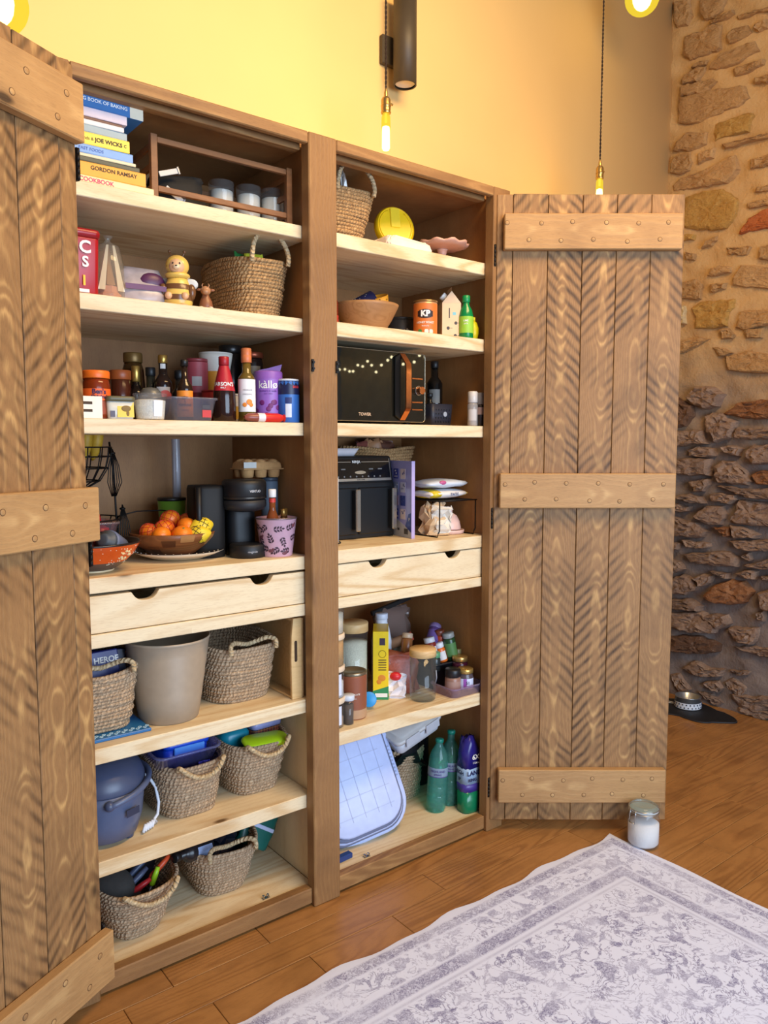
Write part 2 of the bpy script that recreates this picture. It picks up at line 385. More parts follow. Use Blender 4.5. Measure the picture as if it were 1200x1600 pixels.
STONES = """N 0.589,3.852 0.498,3.826 0.49,3.744 0.508,3.703 0.564,3.713 0.586,3.753;N 0.433,3.798 0.299,3.74 0.316,3.697 0.362,3.678 0.405,3.687 0.436,3.734;N 0.375,3.67 0.255,3.671 0.249,3.648 0.318,3.642 0.37,3.649;N 0.226,3.63 -0.005,3.593 -0.007,3.557 0.137,3.601 0.216,3.609;N 0.516,3.645 0.471,3.644 0.417,3.627 0.379,3.646 0.317,3.617 0.322,3.512 0.388,3.507 0.486,3.518 0.526,3.564;N 0.282,3.552 0.247,3.575 0.175,3.563 0.155,3.522 0.208,3.505 0.262,3.51;N 0.13,3.549 0.075,3.55 0.073,3.509 0.111,3.508 0.134,3.526;N 0.357,3.448 0.316,3.475 0.22,3.477 0.14,3.47 0.116,3.416 0.177,3.406 0.239,3.396 0.327,3.402 0.366,3.421;N 0.528,3.427 0.494,3.446 0.44,3.457 0.395,3.44 0.409,3.406 0.437,3.381 0.522,3.4;N 0.455,3.48 0.382,3.47 0.391,3.452 0.474,3.465;N 0.532,3.392 0.354,3.365 0.325,3.341 0.386,3.31 0.53,3.338;N 0.535,3.331 0.328,3.304 0.189,3.268 0.16,3.203 0.195,3.185 0.342,3.174 0.419,3.168 0.535,3.205;N 0.128,3.288 -0.02,3.267 -0.022,3.222 0.123,3.263;Y 0.321,3.123 0.238,3.127 0.157,3.126 0.129,3.105 0.153,3.037 0.271,3.047 0.318,3.04 0.329,3.082;N 0.238,3.374 0.084,3.362 0.087,3.339 0.156,3.327 0.228,3.336;N 0.547,3.104 0.492,3.132 0.377,3.099 0.38,3.041 0.463,3.03 0.566,3.064;N 0.565,3.027 0.463,3.023 0.451,2.963 0.47,2.932 0.53,2.926 0.583,2.949;N 0.413,3.002 0.326,3.003 0.334,2.957 0.411,2.945;N 0.279,3.006 0.133,2.997 -0.032,2.984 -0.033,2.959 0.133,2.98 0.259,2.983;N 0.565,2.875 0.519,2.9 0.341,2.911 0.221,2.933 0.204,2.86 0.262,2.811 0.416,2.824 0.558,2.842;Y 0.489,2.781 0.38,2.792 0.279,2.776 0.197,2.699 0.208,2.628 0.253,2.581 0.329,2.584 0.448,2.619 0.492,2.642;N 0.133,2.671 -0.046,2.673 -0.048,2.627 0.119,2.644;O 0.168,2.541 0.126,2.596 0.035,2.622 -0.052,2.527 0.079,2.526 0.163,2.525;N 0.129,2.89 -0.037,2.885 -0.039,2.827 0.123,2.842;Y 0.49,2.587 0.426,2.578 0.431,2.552 0.489,2.554;N 0.088,2.74 -0.043,2.731 -0.045,2.694 0.096,2.721;N 0.356,2.527 0.298,2.542 0.297,2.52 0.325,2.499 0.379,2.496;N 0.469,2.493 0.418,2.474 0.421,2.443 0.462,2.45;N 0.321,2.379 0.273,2.384 0.211,2.364 0.215,2.339 0.29,2.334 0.339,2.346;N 0.191,2.308 0.152,2.362 0.084,2.35 -0.062,2.303 -0.066,2.215 0.125,2.249 0.194,2.274;N 0.493,2.331 0.412,2.336 0.376,2.303 0.379,2.23 0.419,2.232 0.493,2.247;Y 0.427,2.182 0.373,2.207 0.191,2.194 0.194,2.15 0.216,2.126 0.223,2.065 0.28,2.063 0.398,2.072 0.395,2.132;C 0.499,2.201 0.466,2.199 0.462,2.108 0.496,2.112;N 0.322,2.294 0.232,2.286 0.24,2.259 0.287,2.248 0.316,2.257;N 0.255,2.046 0.213,2.05 0.174,2.011 0.187,1.994 0.239,1.995;N 0.495,2.004 0.376,2.019 0.316,2.004 0.424,1.964 0.493,1.947;N 0.147,2.126 -0.071,2.105 -0.073,2.046 0.125,2.031 0.171,2.05;N 0.125,2.027 0.027,2.029 0.038,1.983 0.109,1.986;N 0.216,1.903 0.089,1.918 -0.081,1.868 -0.084,1.792 0.195,1.83;N 0.058,2.439 -0.056,2.442 -0.06,2.35 0.059,2.38;N 0.239,2.471 0.111,2.45 0.127,2.414 0.228,2.438;N 0.295,1.956 0.227,1.945 0.189,1.919 0.254,1.907;B 0.481,1.693 0.397,1.647 0.39,1.59 0.428,1.539 0.488,1.536;N 0.429,1.695 0.375,1.748 0.286,1.743 0.223,1.703 0.253,1.641 0.321,1.63 0.377,1.651;R 0.218,1.599 0.146,1.65 -0.09,1.67 -0.094,1.567 0.052,1.567 0.143,1.583;N 0.32,1.588 0.281,1.605 0.218,1.599 0.194,1.575 0.142,1.556 0.176,1.475 0.256,1.451 0.267,1.485 0.307,1.504;N 0.153,1.489 0.14,1.52 0.027,1.514 -0.097,1.507 -0.099,1.469 0.07,1.461 0.152,1.475;N 0.49,1.512 0.336,1.509 0.33,1.477 0.299,1.439 0.389,1.439 0.487,1.42;N 0.413,1.402 0.353,1.425 0.269,1.412 0.258,1.375 0.311,1.365 0.402,1.373;N 0.216,1.421 0.169,1.43 0.104,1.412 0.121,1.376 0.196,1.389;N 0.076,1.403 0.041,1.43 -0.1,1.434 -0.104,1.348 0.037,1.333 0.079,1.368;N 0.5,1.343 0.401,1.359 0.286,1.356 0.283,1.267 0.372,1.265 0.497,1.275;N 0.255,1.315 0.213,1.348 0.147,1.344 0.09,1.3 0.052,1.243 0.069,1.225 0.228,1.232 0.253,1.268;R 0.053,1.274 0.009,1.298 -0.106,1.301 -0.109,1.232 0.024,1.231;N 0.402,1.228 0.297,1.246 0.285,1.214 0.309,1.18 0.359,1.173;N 0.477,1.143 0.394,1.161 0.323,1.146 0.306,1.114 0.377,1.11 0.45,1.13;N 0.496,1.103 0.396,1.089 0.401,1.065 0.447,1.055 0.495,1.073;N 0.274,1.163 0.216,1.175 0.135,1.165 0.125,1.143 0.161,1.118 0.263,1.128;N 0.232,1.211 0.151,1.214 0.059,1.2 -0.11,1.217 -0.112,1.156 0.057,1.156 0.141,1.183;N 0.364,1.039 0.291,1.096 0.199,1.102 0.178,1.062 0.204,1.004 0.267,0.999 0.323,1.018;N 0.153,1.031 0.123,1.097 0.116,1.139 0.056,1.138 -0.113,1.13 -0.118,1.017 0.042,1.013 0.134,1.019;N 0.496,1.029 0.414,1.006 0.347,1.002 0.286,0.96 0.304,0.93 0.37,0.919 0.493,0.922;R 0.238,0.987 0.152,0.99 0.15,0.949 0.169,0.942;N 0.152,1.004 0.073,0.997 -0,0.967 0.012,0.948 0.126,0.937;N 0.431,0.898 0.268,0.895 0.272,0.871 0.337,0.86 0.404,0.862;N 0.149,0.921 0.066,0.934 -0.121,0.947 -0.124,0.899 0.023,0.879 0.101,0.885;N 0.412,0.818 0.331,0.836 0.242,0.851 0.156,0.856 0.113,0.837 0.115,0.786 0.249,0.779 0.364,0.78;N 0.081,0.846 0.045,0.868 0.03,0.833 0.048,0.827;N 0.069,0.797 0.011,0.817 -0.125,0.869 -0.128,0.799 0.006,0.791;N 0.109,0.75 0.041,0.777 0.005,0.773 0.008,0.732 0.057,0.73;N 0.351,0.694 0.296,0.721 0.247,0.718 0.255,0.679 0.309,0.65;N 0.491,0.66 0.418,0.7 0.361,0.688 0.323,0.64 0.394,0.591 0.489,0.591;R 0.282,0.603 0.225,0.669 0.14,0.709 0.075,0.709 0.023,0.662 0.057,0.606 0.126,0.581 0.212,0.572;N 0.243,0.747 0.151,0.745 0.15,0.717 0.208,0.728;N -0.031,0.755 -0.129,0.782 -0.131,0.733 -0.032,0.737;N -0.013,0.663 -0.132,0.707 -0.138,0.575 -0.03,0.584;N 0.49,0.779 0.442,0.77 0.404,0.736 0.477,0.702;N 0.494,0.877 0.446,0.877 0.45,0.843 0.492,0.833;N 0.487,0.547 0.372,0.57 0.3,0.543 0.309,0.512 0.486,0.497;N 0.49,0.471 0.303,0.508 0.217,0.471 0.225,0.407 0.35,0.383 0.487,0.387;N 0.303,0.489 0.161,0.514 0.14,0.471 0.196,0.432 0.237,0.458;B 0.485,0.332 0.313,0.371 0.198,0.341 0.206,0.301 0.309,0.269 0.482,0.252;N 0.139,0.447 -0.017,0.477 -0.014,0.431 0.016,0.384 0.08,0.38 0.119,0.414;N -0.009,0.557 -0.044,0.573 -0.046,0.519 -0.015,0.522;N 0.102,0.352 0.047,0.368 -0.146,0.386 -0.148,0.337 0,0.336;N 0.399,0.165 0.328,0.221 0.246,0.201 0.163,0.211 0.176,0.174 0.254,0.15 0.335,0.141;N 0.125,0.219 0.019,0.235 0.027,0.215 0.082,0.201;N 0.472,0.108 0.424,0.125 0.348,0.054 0.383,0.02 0.415,0.017;N 0.263,0.119 0.185,0.143 0.155,0.112 0.183,0.081 0.242,0.095;N 0.147,0.153 0.109,0.176 0.033,0.143 0.058,0.08 0.126,0.11;N 0.106,0.092 0.013,0.102 -0.157,0.142 -0.16,0.079 -0.013,0.03 0.066,0.041;N 0.301,0.056 0.221,0.062 0.151,0.032 0.18,0.005 0.25,0.03;N 0.057,0.039 -0.161,0.048 -0.162,0.026 -0.037,-0.001 0.065,0.013"""
def add_stone(col, pts, k):
    rnd = random.Random(k)
    cy = sum(p[0] for p in pts)/len(pts); cz = sum(p[1] for p in pts)/len(pts)
    out = []
    for i, (a, b) in enumerate(pts):
        c, d = pts[(i+1) % len(pts)]
        L = math.hypot(c-a, d-b); ns = max(2, min(8, int(L/.020)))
        for s in range(ns):
            f = s/ns; out.append((a+(c-a)*f+rnd.uniform(-.005, .005)*(s > 0), b+(d-b)*f+rnd.uniform(-.005, .005)*(s > 0)))
    hgt = (.012+.010*rnd.random()) if cz > 1.82 else (.030+.022*rnd.random() if cz > .42 else .020+.018*rnd.random())
    tl, tr = rnd.uniform(-.12, .12), rnd.uniform(-.18, .05)
    def X(y, z, h): return WX-h-tl*(y-cy)*.5-tr*(z-cz)*.6
    bm = B(); rings = []
    so = Vector((k*3.1, k*1.7, 0)); am = .010 if cz > 1.82 else .017
    for sc, h, jt in ((1.10, -.030, 0), (1.05, hgt*.30, .4), (.98, hgt*.78, .7), (.86, hgt*.95, 1), (.68, hgt, 1), (.48, hgt, 1), (.25, hgt, 1)):
        rings.append([bm.verts.new((X(y, z, h+jt*am*(noise.fractal(Vector((y*sc, z*sc*1.9, 0))*26+so, 1.0, 2.0, 3)+rnd.uniform(-.10, .10))), cy+(y-cy)*sc, cz+(z-cz)*sc)) for y, z in out])
    n = len(out)
    for a, b in zip(rings, rings[1:]):
        for i in range(n): bm.faces.new((a[i], b[i], b[(i+1) % n], a[(i+1) % n]))
    c = bm.verts.new((X(cy, cz, hgt), cy, cz))
    for i in range(n): bm.faces.new((rings[-1][i], c, rings[-1][(i+1) % n]))
    bmesh.ops.recalc_face_normals(bm, faces=bm.faces)
    O('stone', bm, m_stone[col], wall_right, ang=24)
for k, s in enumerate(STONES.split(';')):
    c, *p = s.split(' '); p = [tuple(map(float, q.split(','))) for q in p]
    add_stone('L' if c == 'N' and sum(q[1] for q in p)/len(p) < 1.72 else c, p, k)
# coursed stones nearer than the photograph's edge
rz = .12; k = 500
while rz < 3.7:
    h = random.uniform(.10, .2); y = -.24
    while y > -1.15:
        w = random.uniform(.16, .32)
        y0, y1 = y-w, y; j = lambda s=.022: random.uniform(-s, s)
        add_stone('NNNNRYB'[k % 7], [(y1-.02, rz+.02+j()), (y1-.012+j(), rz+h*.5), (y1-.03, rz+h-.02+j()), ((y0+y1)/2, rz+h-.01+j()), (y0+.03, rz+h-.02+j()), (y0+.012+j(), rz+h*.5), (y0+.02, rz+.02+j()), ((y0+y1)/2, rz+.01+j())], k)
        y -= w; k += 1
    rz += h

bm = B(); bx(bm, -2.6, WX+.2, -3.6, WY+.1, -.06, -.016)
floor = ST(O('floor', bm, M((70, 44, 22), .7)))
JN = {4: [-1.35, -.486, -.195, .92, 1.75], 5: [-1.1, -.62, .385, 1.28, 2.05], 6: [-1.5, -.73, -.43, -.137, .162, 1.0, 1.9], 7: [-1.2, -.2, .62, 1.52, 2.3]}
rowtop = .522
for i in range(19):
    y1 = rowtop-.117*i; y0 = y1-.117; rn = random.Random(40+i)
    js = JN.get(i)
    if not js:
        js = []; x = -1.9+rn.uniform(0, .5)
        while x < 2.5: js.append(x); x += rn.uniform(.55, 1.1)
    js = [-2.5]+js+[WX-.012]
    for a, b in zip(js, js[1:]):
        bm = B(); bx(bm, a+.0008, b-.0008, y0+.0008, y1-.0008, -.016, 0, .0012)
        O('board', bm, w_floor, floor, smooth=False)
bm = B(); bx(bm, -2.5, WX-.012, .522+.0008, WY-.002, -.016, 0, .0012); O('board', bm, w_floor, floor, smooth=False)

# ------------------------------------------------------------------ the cupboard
cup = T('larder_cupboard', 'tall rustic stained pine larder cupboard with two open plank doors', 'cupboard', (.05, .30, 0))
CO = Vector((.05, .30, 0))
def part(name, bm, mat, parent=None, loc=(0, 0, 0), rot=None, smooth=False, **kw):
    p = parent or cup
    l = Vector(loc)-(CO if p is cup else Vector((0, 0, 0)))
    return O(name, bm, mat, p, l, rot, smooth, **kw)
def bpart(name, mat, x0, x1, y0, y1, z0, z1, bev=.0015, parent=None):
    bm = B(); bx(bm, x0, x1, y0, y1, z0, z1, bev); return part(name, bm, mat, parent)
XL0, XL1, XR0, XR1 = -.698, .026, .071, .800     # inside faces of the two bays
SY = .045
bpart('stile', w_frameZ, 0, .097, 0, .042, 0, 2.322, .003)
bpart('stile', w_frameZ, .757, .839, 0, .042, 0, 2.322, .003)
bpart('stile', w_frameZ, -.735, -.655, 0, .042, 0, 2.322, .003)
for a, b in ((-.6545, -.0005), (.0975, .7565)):
    bpart('top_rail', w_frameX, a, b, .001, .022, 2.289, 2.322, .003)
    bpart('top_filler', w_frameX, a, b, .0225, .0445, 2.306, 2.3215, 0)
    bpart('top_stop', w_frameX, a, b, .045, .075, 2.282, 2.3215, .002)
    bpart('bottom_rail', w_frameX, a, b, .012, .046, .008, .058, .003)
bpart('side_panel', w_inner, XR1, .838, .0425, .555, 0, 2.318)
bpart('side_panel', w_inner, -.734, XL0, .0425, .555, 0, 2.318)
bpart('partition', w_inner, XL1+.001, XR0-.001, .0425, .555, 0, 2.318)
bpart('lining', w_pineZ, XL1-.001, XL1+.001, .0435, .555, .05, .945, 0)     # the pale lower lining left of the partition
bpart('back_panel', w_inner, -.735, .839, .555, .585, 0, 2.318)
bpart('top_panel', w_inner, XL0, XL1, .0755, .555, 2.302, 2.318)
bpart('top_panel', w_inner, XR0, XR1, .0755, .555, 2.302, 2.318)
SH_L = [2.070, 1.803, 1.497, 1.095, .949, .650, .346]
SH_R = [2.071, 1.806, 1.499, 1.103, .951, .516]
TH_L = [.037, .040, .038, .040, .036, .042, .042]; TH_R = [.042, .044, .040, .043, .034, .045]
for z, t in zip(SH_L, TH_L): bpart('shelf', w_pineX, XL0+.001, XL1-.002, SY, .554, z-t, z, .002)
for z, t in zip(SH_R, TH_R): bpart('shelf', w_pineX, XR0+.001, XR1-.001, SY, .554, z-t, z, .002)
bpart('base_board', w_pineX, XL0+.001, XL1-.002, .0465, .554, .028, .050)
bpart('base_board', w_pineX, XR0+.001, XR1-.001, .0465, .554, .028, .050)
# drawers
def drawer(x0, x1, z0, z1, notches):
    bm = B()
    bx(bm, x0+.012, x0+.024, .075, .5, z0+.004, z1-.018); bx(bm, x1-.024, x1-.012, .075, .5, z0+.004, z1-.018)
    bx(bm, x0+.024, x1-.024, .49, .5, z0+.004, z1-.018); bx(bm, x0+.024, x1-.024, .075, .49, z0+.004, z0+.010)
    d = part('drawer', bm, w_pineX)
    poly = [(x0, z0), (x1, z0), (x1, z1)]
    for c in sorted(notches, reverse=True):
        n = 9
        for i in range(n+1):
            a = i/n; xx = c+.038-.076*a
            dz = .0245*(1-abs(2*a-1)**3.0)
            poly.append((xx, z1-dz))
    poly.append((x0, z1))
    bm = B(); prism(bm, poly, .050, .0745, bev=.0012)
    f = O('drawer_front', bm, w_pineX, d, (0, 0, 0), smooth=True, ang=30)
    return d
drawer(-.69, .014, .951, 1.0475, (-.49, -.142))
drawer(.078, .782, .953, 1.0565, (.287, .622))
# ball catches on the base boards, roller catches on the middle stile
def catch(x, y):
    bm = B(); bx(bm, -.012, .012, -.006, .006, 0, .002)
    for s in (-1, 1): bx(bm, s*.008-.0025, s*.008+.0025, -.005, .005, .002, .011, .0008); ball(bm, (s*.005, 0, .008), .003, u=8, v=6)
    part('ball_catch', bm, M((190, 190, 190), .25, 1), loc=(x, y, .050))
catch(-.135, .066); catch(.250, .066)
for x, s in ((.004, -1), (.094, 1)):
    bm = B(); bx(bm, -.004, .004, -.006, 0, -.018, .018, .001); bx(bm, -.003, .003, -.011, -.006, -.012, -.006); bx(bm, -.003, .003, -.011, -.006, .006, .012)
    part('roller_catch', bm, M((24, 22, 20), .45), loc=(x+s*.004+(.006 if s < 0 else -.006), -.0002, 1.663))
# doors
m_pegrim = M((92, 60, 32), .7)
def door(name, loc, rz, seams, W, z0, z1, ledges, sgn, pegs, hx):
    bm = B(); bx(bm, 0 if sgn > 0 else -W, W if sgn > 0 else 0, .022, .030, z0+.004, z1-.004)
    d = part('door', bm, w_frameZ, loc=loc, rot=(0, 0, rz))
    for i, (a, b) in enumerate(zip(seams, seams[1:])):
        dz = random.uniform(-.0015, .0015); dy = random.uniform(0, .0022)
        bm = B(); hw_ = (b-a)/2; bx(bm, -hw_+.0009, hw_-.0009, dy, .0215, z0+dz, z1+dz, .0016)
        O('plank', bm, (w_plankA if (i+(sgn > 0)) % 3 else w_plankB) if sgn > 0 else (w_plankA, w_plankB)[i % 2], d, ((a+b)/2, 0, 0), smooth=False)
    for zb, zt, xa, xb in ledges:
        bm = B(); hz = (zt-zb)/2; bx(bm, xa, xb, -.030, -.0003, -hz, hz, .003)
        O('ledge', bm, w_ledge, d, (0, 0, zb+hz), smooth=False)
        for i in range(6):
            for u, (fr, zz) in enumerate(((.11, .72), (.30, .24))):
                f = fr/5.1*1.0+i*.18+(0 if u == 0 else .085)
                if f > .985: continue
                f += random.uniform(-.008, .008)
                bm = B(); lathe(bm, [(.0064, .0001), (.0064, .0007), (.0058, .0011)], 14, mx=Matrix.Rotation(PI/2, 4, 'X')); nf = len(bm.faces)
                lathe(bm, [(.0080, .0001), (.0078, .0004), (.0064, .0004)], 14, cap0=False, cap1=False, mx=Matrix.Rotation(PI/2, 4, 'X')); bm.faces.ensure_lookup_table()
                for q_ in bm.faces[nf:]: q_.material_index = 1
                pg = O('peg', bm, w_ledge, d, (xa+(xb-xa)*f, -.030, zb+(zt-zb)*zz+random.uniform(-.005, .005))); pg.data.materials.append(m_pegrim)
    for z in (2.09, 1.17, .17):
        bm = B(); bx(bm, hx-.004, hx+.004, .0, .012, z-.038, z+.038, .001)
        for q in range(5): lathe(bm, [(.0042, z-.036+q*.0146), (.0042, z-.036+q*.0146+.0136)], 10, ox=hx, oy=.0)
        O('hinge', bm, M((32, 28, 26), .5, .6), d)
    return d
door('door', (.768, -.004, 0), R_(-38.12), [0, .056, .178, .298, .417, .536, .652], .652, .046, 2.297,
     ((2.103, 2.224, .022, .636), (1.208, 1.331, .018, .640), (.124, .249, .026, .638)), 1, None, -.0055)
door('door', (-.648, -.004, 0), R_(29.4), [-.650, -.536, -.415, -.294, -.173, -.052, 0], .650, .046, 2.311,
     ((2.130, 2.262, -.640, -.001), (1.199, 1.329, -.640, .008), (.066, .197, -.640, .010)), -1, None, .0055)

# ------------------------------------------------------------------ rug
def rug_mat():
    t = NT('distressed_rug'); o = t.obj(); s = t.n('ShaderNodeSeparateXYZ', {0: o})
    x, y = s.outputs[0], s.outputs[1]      # object origin: the corner; the rug lies towards -x and -y
    d = t.math('MINIMUM', t.math('MULTIPLY', x, -1), t.math('MULTIPLY', y, -1))
    def band(a, b): return t.math('MULTIPLY', t.step(d, a-.004, a+.004), t.math('SUBTRACT', 1, t.step(d, b-.004, b+.004)))
    wob = t.noise(o, 55, 3, .6)
    lace = t.step(t.math('ABSOLUTE', t.math('SUBTRACT', t.noise(o, 42, 3, .7, 1.2), .5)), .075, .02)
    lace2 = t.step(t.noise(o, 85, 2, .6, .8), .48, .62)
    lace = t.math('MAXIMUM', lace, t.math('MULTIPLY', lace2, .8))
    flor = t.step(t.noise(o, 19, 3, .55, 1.0), .53, .57)
    line = t.step(t.math('ABSOLUTE', t.math('SUBTRACT', t.noise(o, 15, 3, .6, 2.0), .5)), .028, .006)
    fl = t.math('MAXIMUM', t.math('MULTIPLY', flor, t.math('MULTIPLY_ADD', lace, .6, .4)), t.math('MULTIPLY', line, .9))
    wear = t.step(t.noise(o, 6, 4, .7), .30, .55)
    v = t.math('MULTIPLY', band(.022, .058), t.math('MULTIPLY_ADD', lace, .75, .22))
    v = t.math('MAXIMUM', v, t.math('MULTIPLY', band(.066, .150), t.math('MULTIPLY', fl, .85)))
    v = t.math('MAXIMUM', v, t.math('MULTIPLY', band(.158, .200), t.math('MULTIPLY_ADD', lace, .65, .32)))
    v = t.math('MAXIMUM', v, t.math('MULTIPLY', band(.214, .220), .5))
    v = t.math('MAXIMUM', v, t.math('MULTIPLY', band(.228, 9), fl))
    grain = t.step(t.noise(o, 330, 2), .30, .62)
    v = t.math('MULTIPLY', t.math('MULTIPLY', v, t.math('MULTIPLY_ADD', wear, .75, .25)), t.math('MULTIPLY_ADD', grain, .5, .5))
    col = t.mix(v, lin((228, 232, 252)), lin((112, 106, 150)))
    return t.fin(col, .95, 0, t.noise(o, 700, 2), .5, .002)
bm = B(); nx, ny = 90, 60
Wr, Dr = 2.75, 1.9
def rp(i, j, top):
    u, v = i/nx, j/ny
    x, y = -Wr*u, -Dr*v
    if j == 0: y += .008*math.sin(x*14)+.005*math.sin(x*31+1)
    if i == 0: x += .004*math.sin(y*16)
    z = .0065+.0012*math.sin(x*9+y*3) if top else .0002
    if top and (i in (0, nx) or j in (0, ny)): z -= .003
    return (x, y, z)
gt = [[bm.verts.new(rp(i, j, 1)) for j in range(ny+1)] for i in range(nx+1)]
for i in range(nx):
    for j in range(ny): bm.faces.new((gt[i][j], gt[i][j+1], gt[i+1][j+1], gt[i+1][j]))
ed = [gt[i][0] for i in range(nx+1)]+[gt[nx][j] for j in range(1, ny+1)]+[gt[i][ny] for i in range(nx-1, -1, -1)]+[gt[0][j] for j in range(ny-1, 0, -1)]
lo = [bm.verts.new((v.co.x, v.co.y, .0002)) for v in ed]
for i in range(len(ed)):
    j = (i+1) % len(ed); bm.faces.new((ed[i], ed[j], lo[j], lo[i]))
bmesh.ops.recalc_face_normals(bm, faces=bm.faces)
rug = O('area_rug', bm, rug_mat(), None, (1.102, -.296, .0003), (0, 0, R_(-.6)))
tag(rug, 'pale lavender distressed floral rug lying on the wooden floor', 'rug')

# ------------------------------------------------------------------ lamps
m_brass = M((196, 160, 96), .3, .9)
m_cord = M((52, 36, 26), .9)
def point(name, loc, e, r, parent, c=(1, .59, .165)):
    l = bpy.data.lights.new(name, 'POINT'); l.energy = e; l.color = c; l.shadow_soft_size = r
    o = bpy.data.objects.new(name, l); C.objects.link(o); o.parent = parent; o.location = loc
m_fil = E((1.0, .80, .34), 14); m_fil2 = E((1.0, .80, .12), 1.5)
def lit_glass():
    t = NT('lit_amber_glass'); e = t.n('ShaderNodeEmission', {'Color': (1, .74, .05, 1), 'Strength': 1.0}); tr = t.n('ShaderNodeBsdfTransparent', {'Color': (1, .93, .6, 1)})
    a = t.n('ShaderNodeMixShader', {0: .62, 1: tr.outputs[0], 2: e.outputs[0]}); t.t.links.new(a.outputs[0], t.out.inputs[0]); return t.m
m_amber = lit_glass()
def pendant(label, x, y, zs, kind, power, zc=3.9):
    """zs = height of the socket's underside"""
    t = T('pendant_lamp', label, 'lamp', (x, y, zs))
    bm = B(); pts = [[], []]
    for i in range(0, 90):
        z = .07+(zc-zs-.07)*i/89; a = z*2*PI/.028
        for s in (0, 1): pts[s].append((.0022*math.cos(a+s*PI), .0022*math.sin(a+s*PI), z))
    if True:
        bm.free(); bm = B()
        for s in (0, 1):
            q = [(.0021*math.cos(2*PI*i/8+s*PI), .0021*math.sin(2*PI*i/8+s*PI), .075+i*.0042) for i in range(int((zc-zs-.075)/.0042))]
            tube(bm, q, .0022, 4)
    O('twisted_cord', bm, m_cord, t)
    bm = B(); lathe(bm, [(.017, 0), (.0185, .004), (.017, .008), (.017, .022), (.0185, .025), (.017, .03), (.017, .046), (.013, .054), (.007, .058), (.0065, .072), (.004, .084)], 20)
    bmesh.ops.create_cone(bm, cap_ends=True, segments=8, radius1=.004, radius2=.004, depth=.016, matrix=Matrix.Translation((.022, 0, .038)) @ Matrix.Rotation(PI/2, 4, 'Y'))
    O('socket', bm, m_brass, t)
    if kind == 'tube':
        bm = B(); lathe(bm, [(.011, 0), (.0155, -.012), (.016, -.03), (.016, -.115), (.012, -.127), (0, -.131)], 20, cap0=False); b = O('bulb', bm, m_amber, t)
        bm = B(); lathe(bm, [(0, -.040), (.0130, -.046), (.0145, -.060), (.0150, -.116), (.011, -.125), (0, -.128)], 14); O('filament', bm, m_fil, b)
        bm = B(); lathe(bm, [(.005, 0), (.005, -.03)], 10); O('stem', bm, m_fil2, b)
        point('bulb_light', (0, 0, -.07), power, .02, t)
    else:
        r = .078
        bm = B(); lathe(bm, [(.014, 0), (.017, -.02)]+[(r*math.sin(a), -.02-r*.98+r*math.cos(a)) for a in [R_(13+i*(167/16)) for i in range(16)]]+[(0, -.02-r*1.98)], 28, cap0=False); b = O('bulb', bm, m_amber, t)
        bm = B(); lathe(bm, [(0, -.03)]+[(.044*math.sin(R_(i*18)), -.02-r*.98+.058*math.cos(R_(i*18))) for i in range(1, 10)]+[(0, -.02-r*.98-.058)], 18); O('filament', bm, m_fil, b)
        point('bulb_light', (0, 0, -.10), power, .05, t)
    return t
pendant('tubular pendant bulb glowing just above the cupboard middle on a twisted cord', .517, .30, 2.598, 'tube', 5)
pendant('pendant lamp hanging behind the right door, bulb hidden below its brass socket', 1.746, .30, 2.628, 'tube', 10)
pendant('round globe bulb glowing at the top edge beside the stone wall', 2.034, .30, 3.60, 'globe', 12, 4.4)
pendant('round globe bulb glowing over the left door at the photo corner', -.742, .30, 2.645, 'globe', 6.0)

m_blk = M((74, 62, 44), .5)
wl = T('wall_spotlight', 'dark cylindrical up and down wall light on the plaster wall', 'lamp', (.765, .60, 2.99))
bm = B(); bx(bm, -.045, .055, -.022, -.0005, -.055, .055, .003); O('bracket', bm, m_blk, wl, smooth=False)
bm = B(); bx(bm, .005, .035, -.034, -.0225, -.03, .03); O('arm', bm, m_blk, wl, smooth=False)
bm = B(); lathe(bm, [(.040, -.145), (.046, -.145), (.046, .20), (.040, .20), (.040, .185), (.038, -.13)], 32, ox=.02, oy=-.081, cap0=False, cap1=False); O('housing', bm, m_blk, wl)
bm = B(); lathe(bm, [(.0395, -.138), (.034, -.138), (.03, -.134), (0, -.132)], 28, ox=.02, oy=-.081, cap0=False); O('lens', bm, M((226, 214, 190), .3), wl)
# fairy lights strung along the stone wall behind the viewer's right: the microwave glass mirrors them
t = T('fairy_light_string', 'string of tiny warm fairy lights along the stone wall', 'lights', (2.68, -2.2, 2.25))
bm = B(); q = [(0, -1.4+.033*i, .03*math.sin(i*.55)-.17) for i in range(42)]; tube(bm, q, .0015, 4); O('wire', bm, m_cord, t)
m_fairy = E((1.0, .86, .5), 22); bm = B(); ball(bm, (0, 0, 0), .011, u=8, v=6); o0 = O('bulb', bm, m_fairy, t, (0, -1.4, -.15))
for i in range(2, 42, 2):
    o = o0.copy(); C.objects.link(o); o.parent = t; o.location = (-.01, q[i][1]+random.uniform(-.012, .012), q[i][2]+random.uniform(-.035, .035))

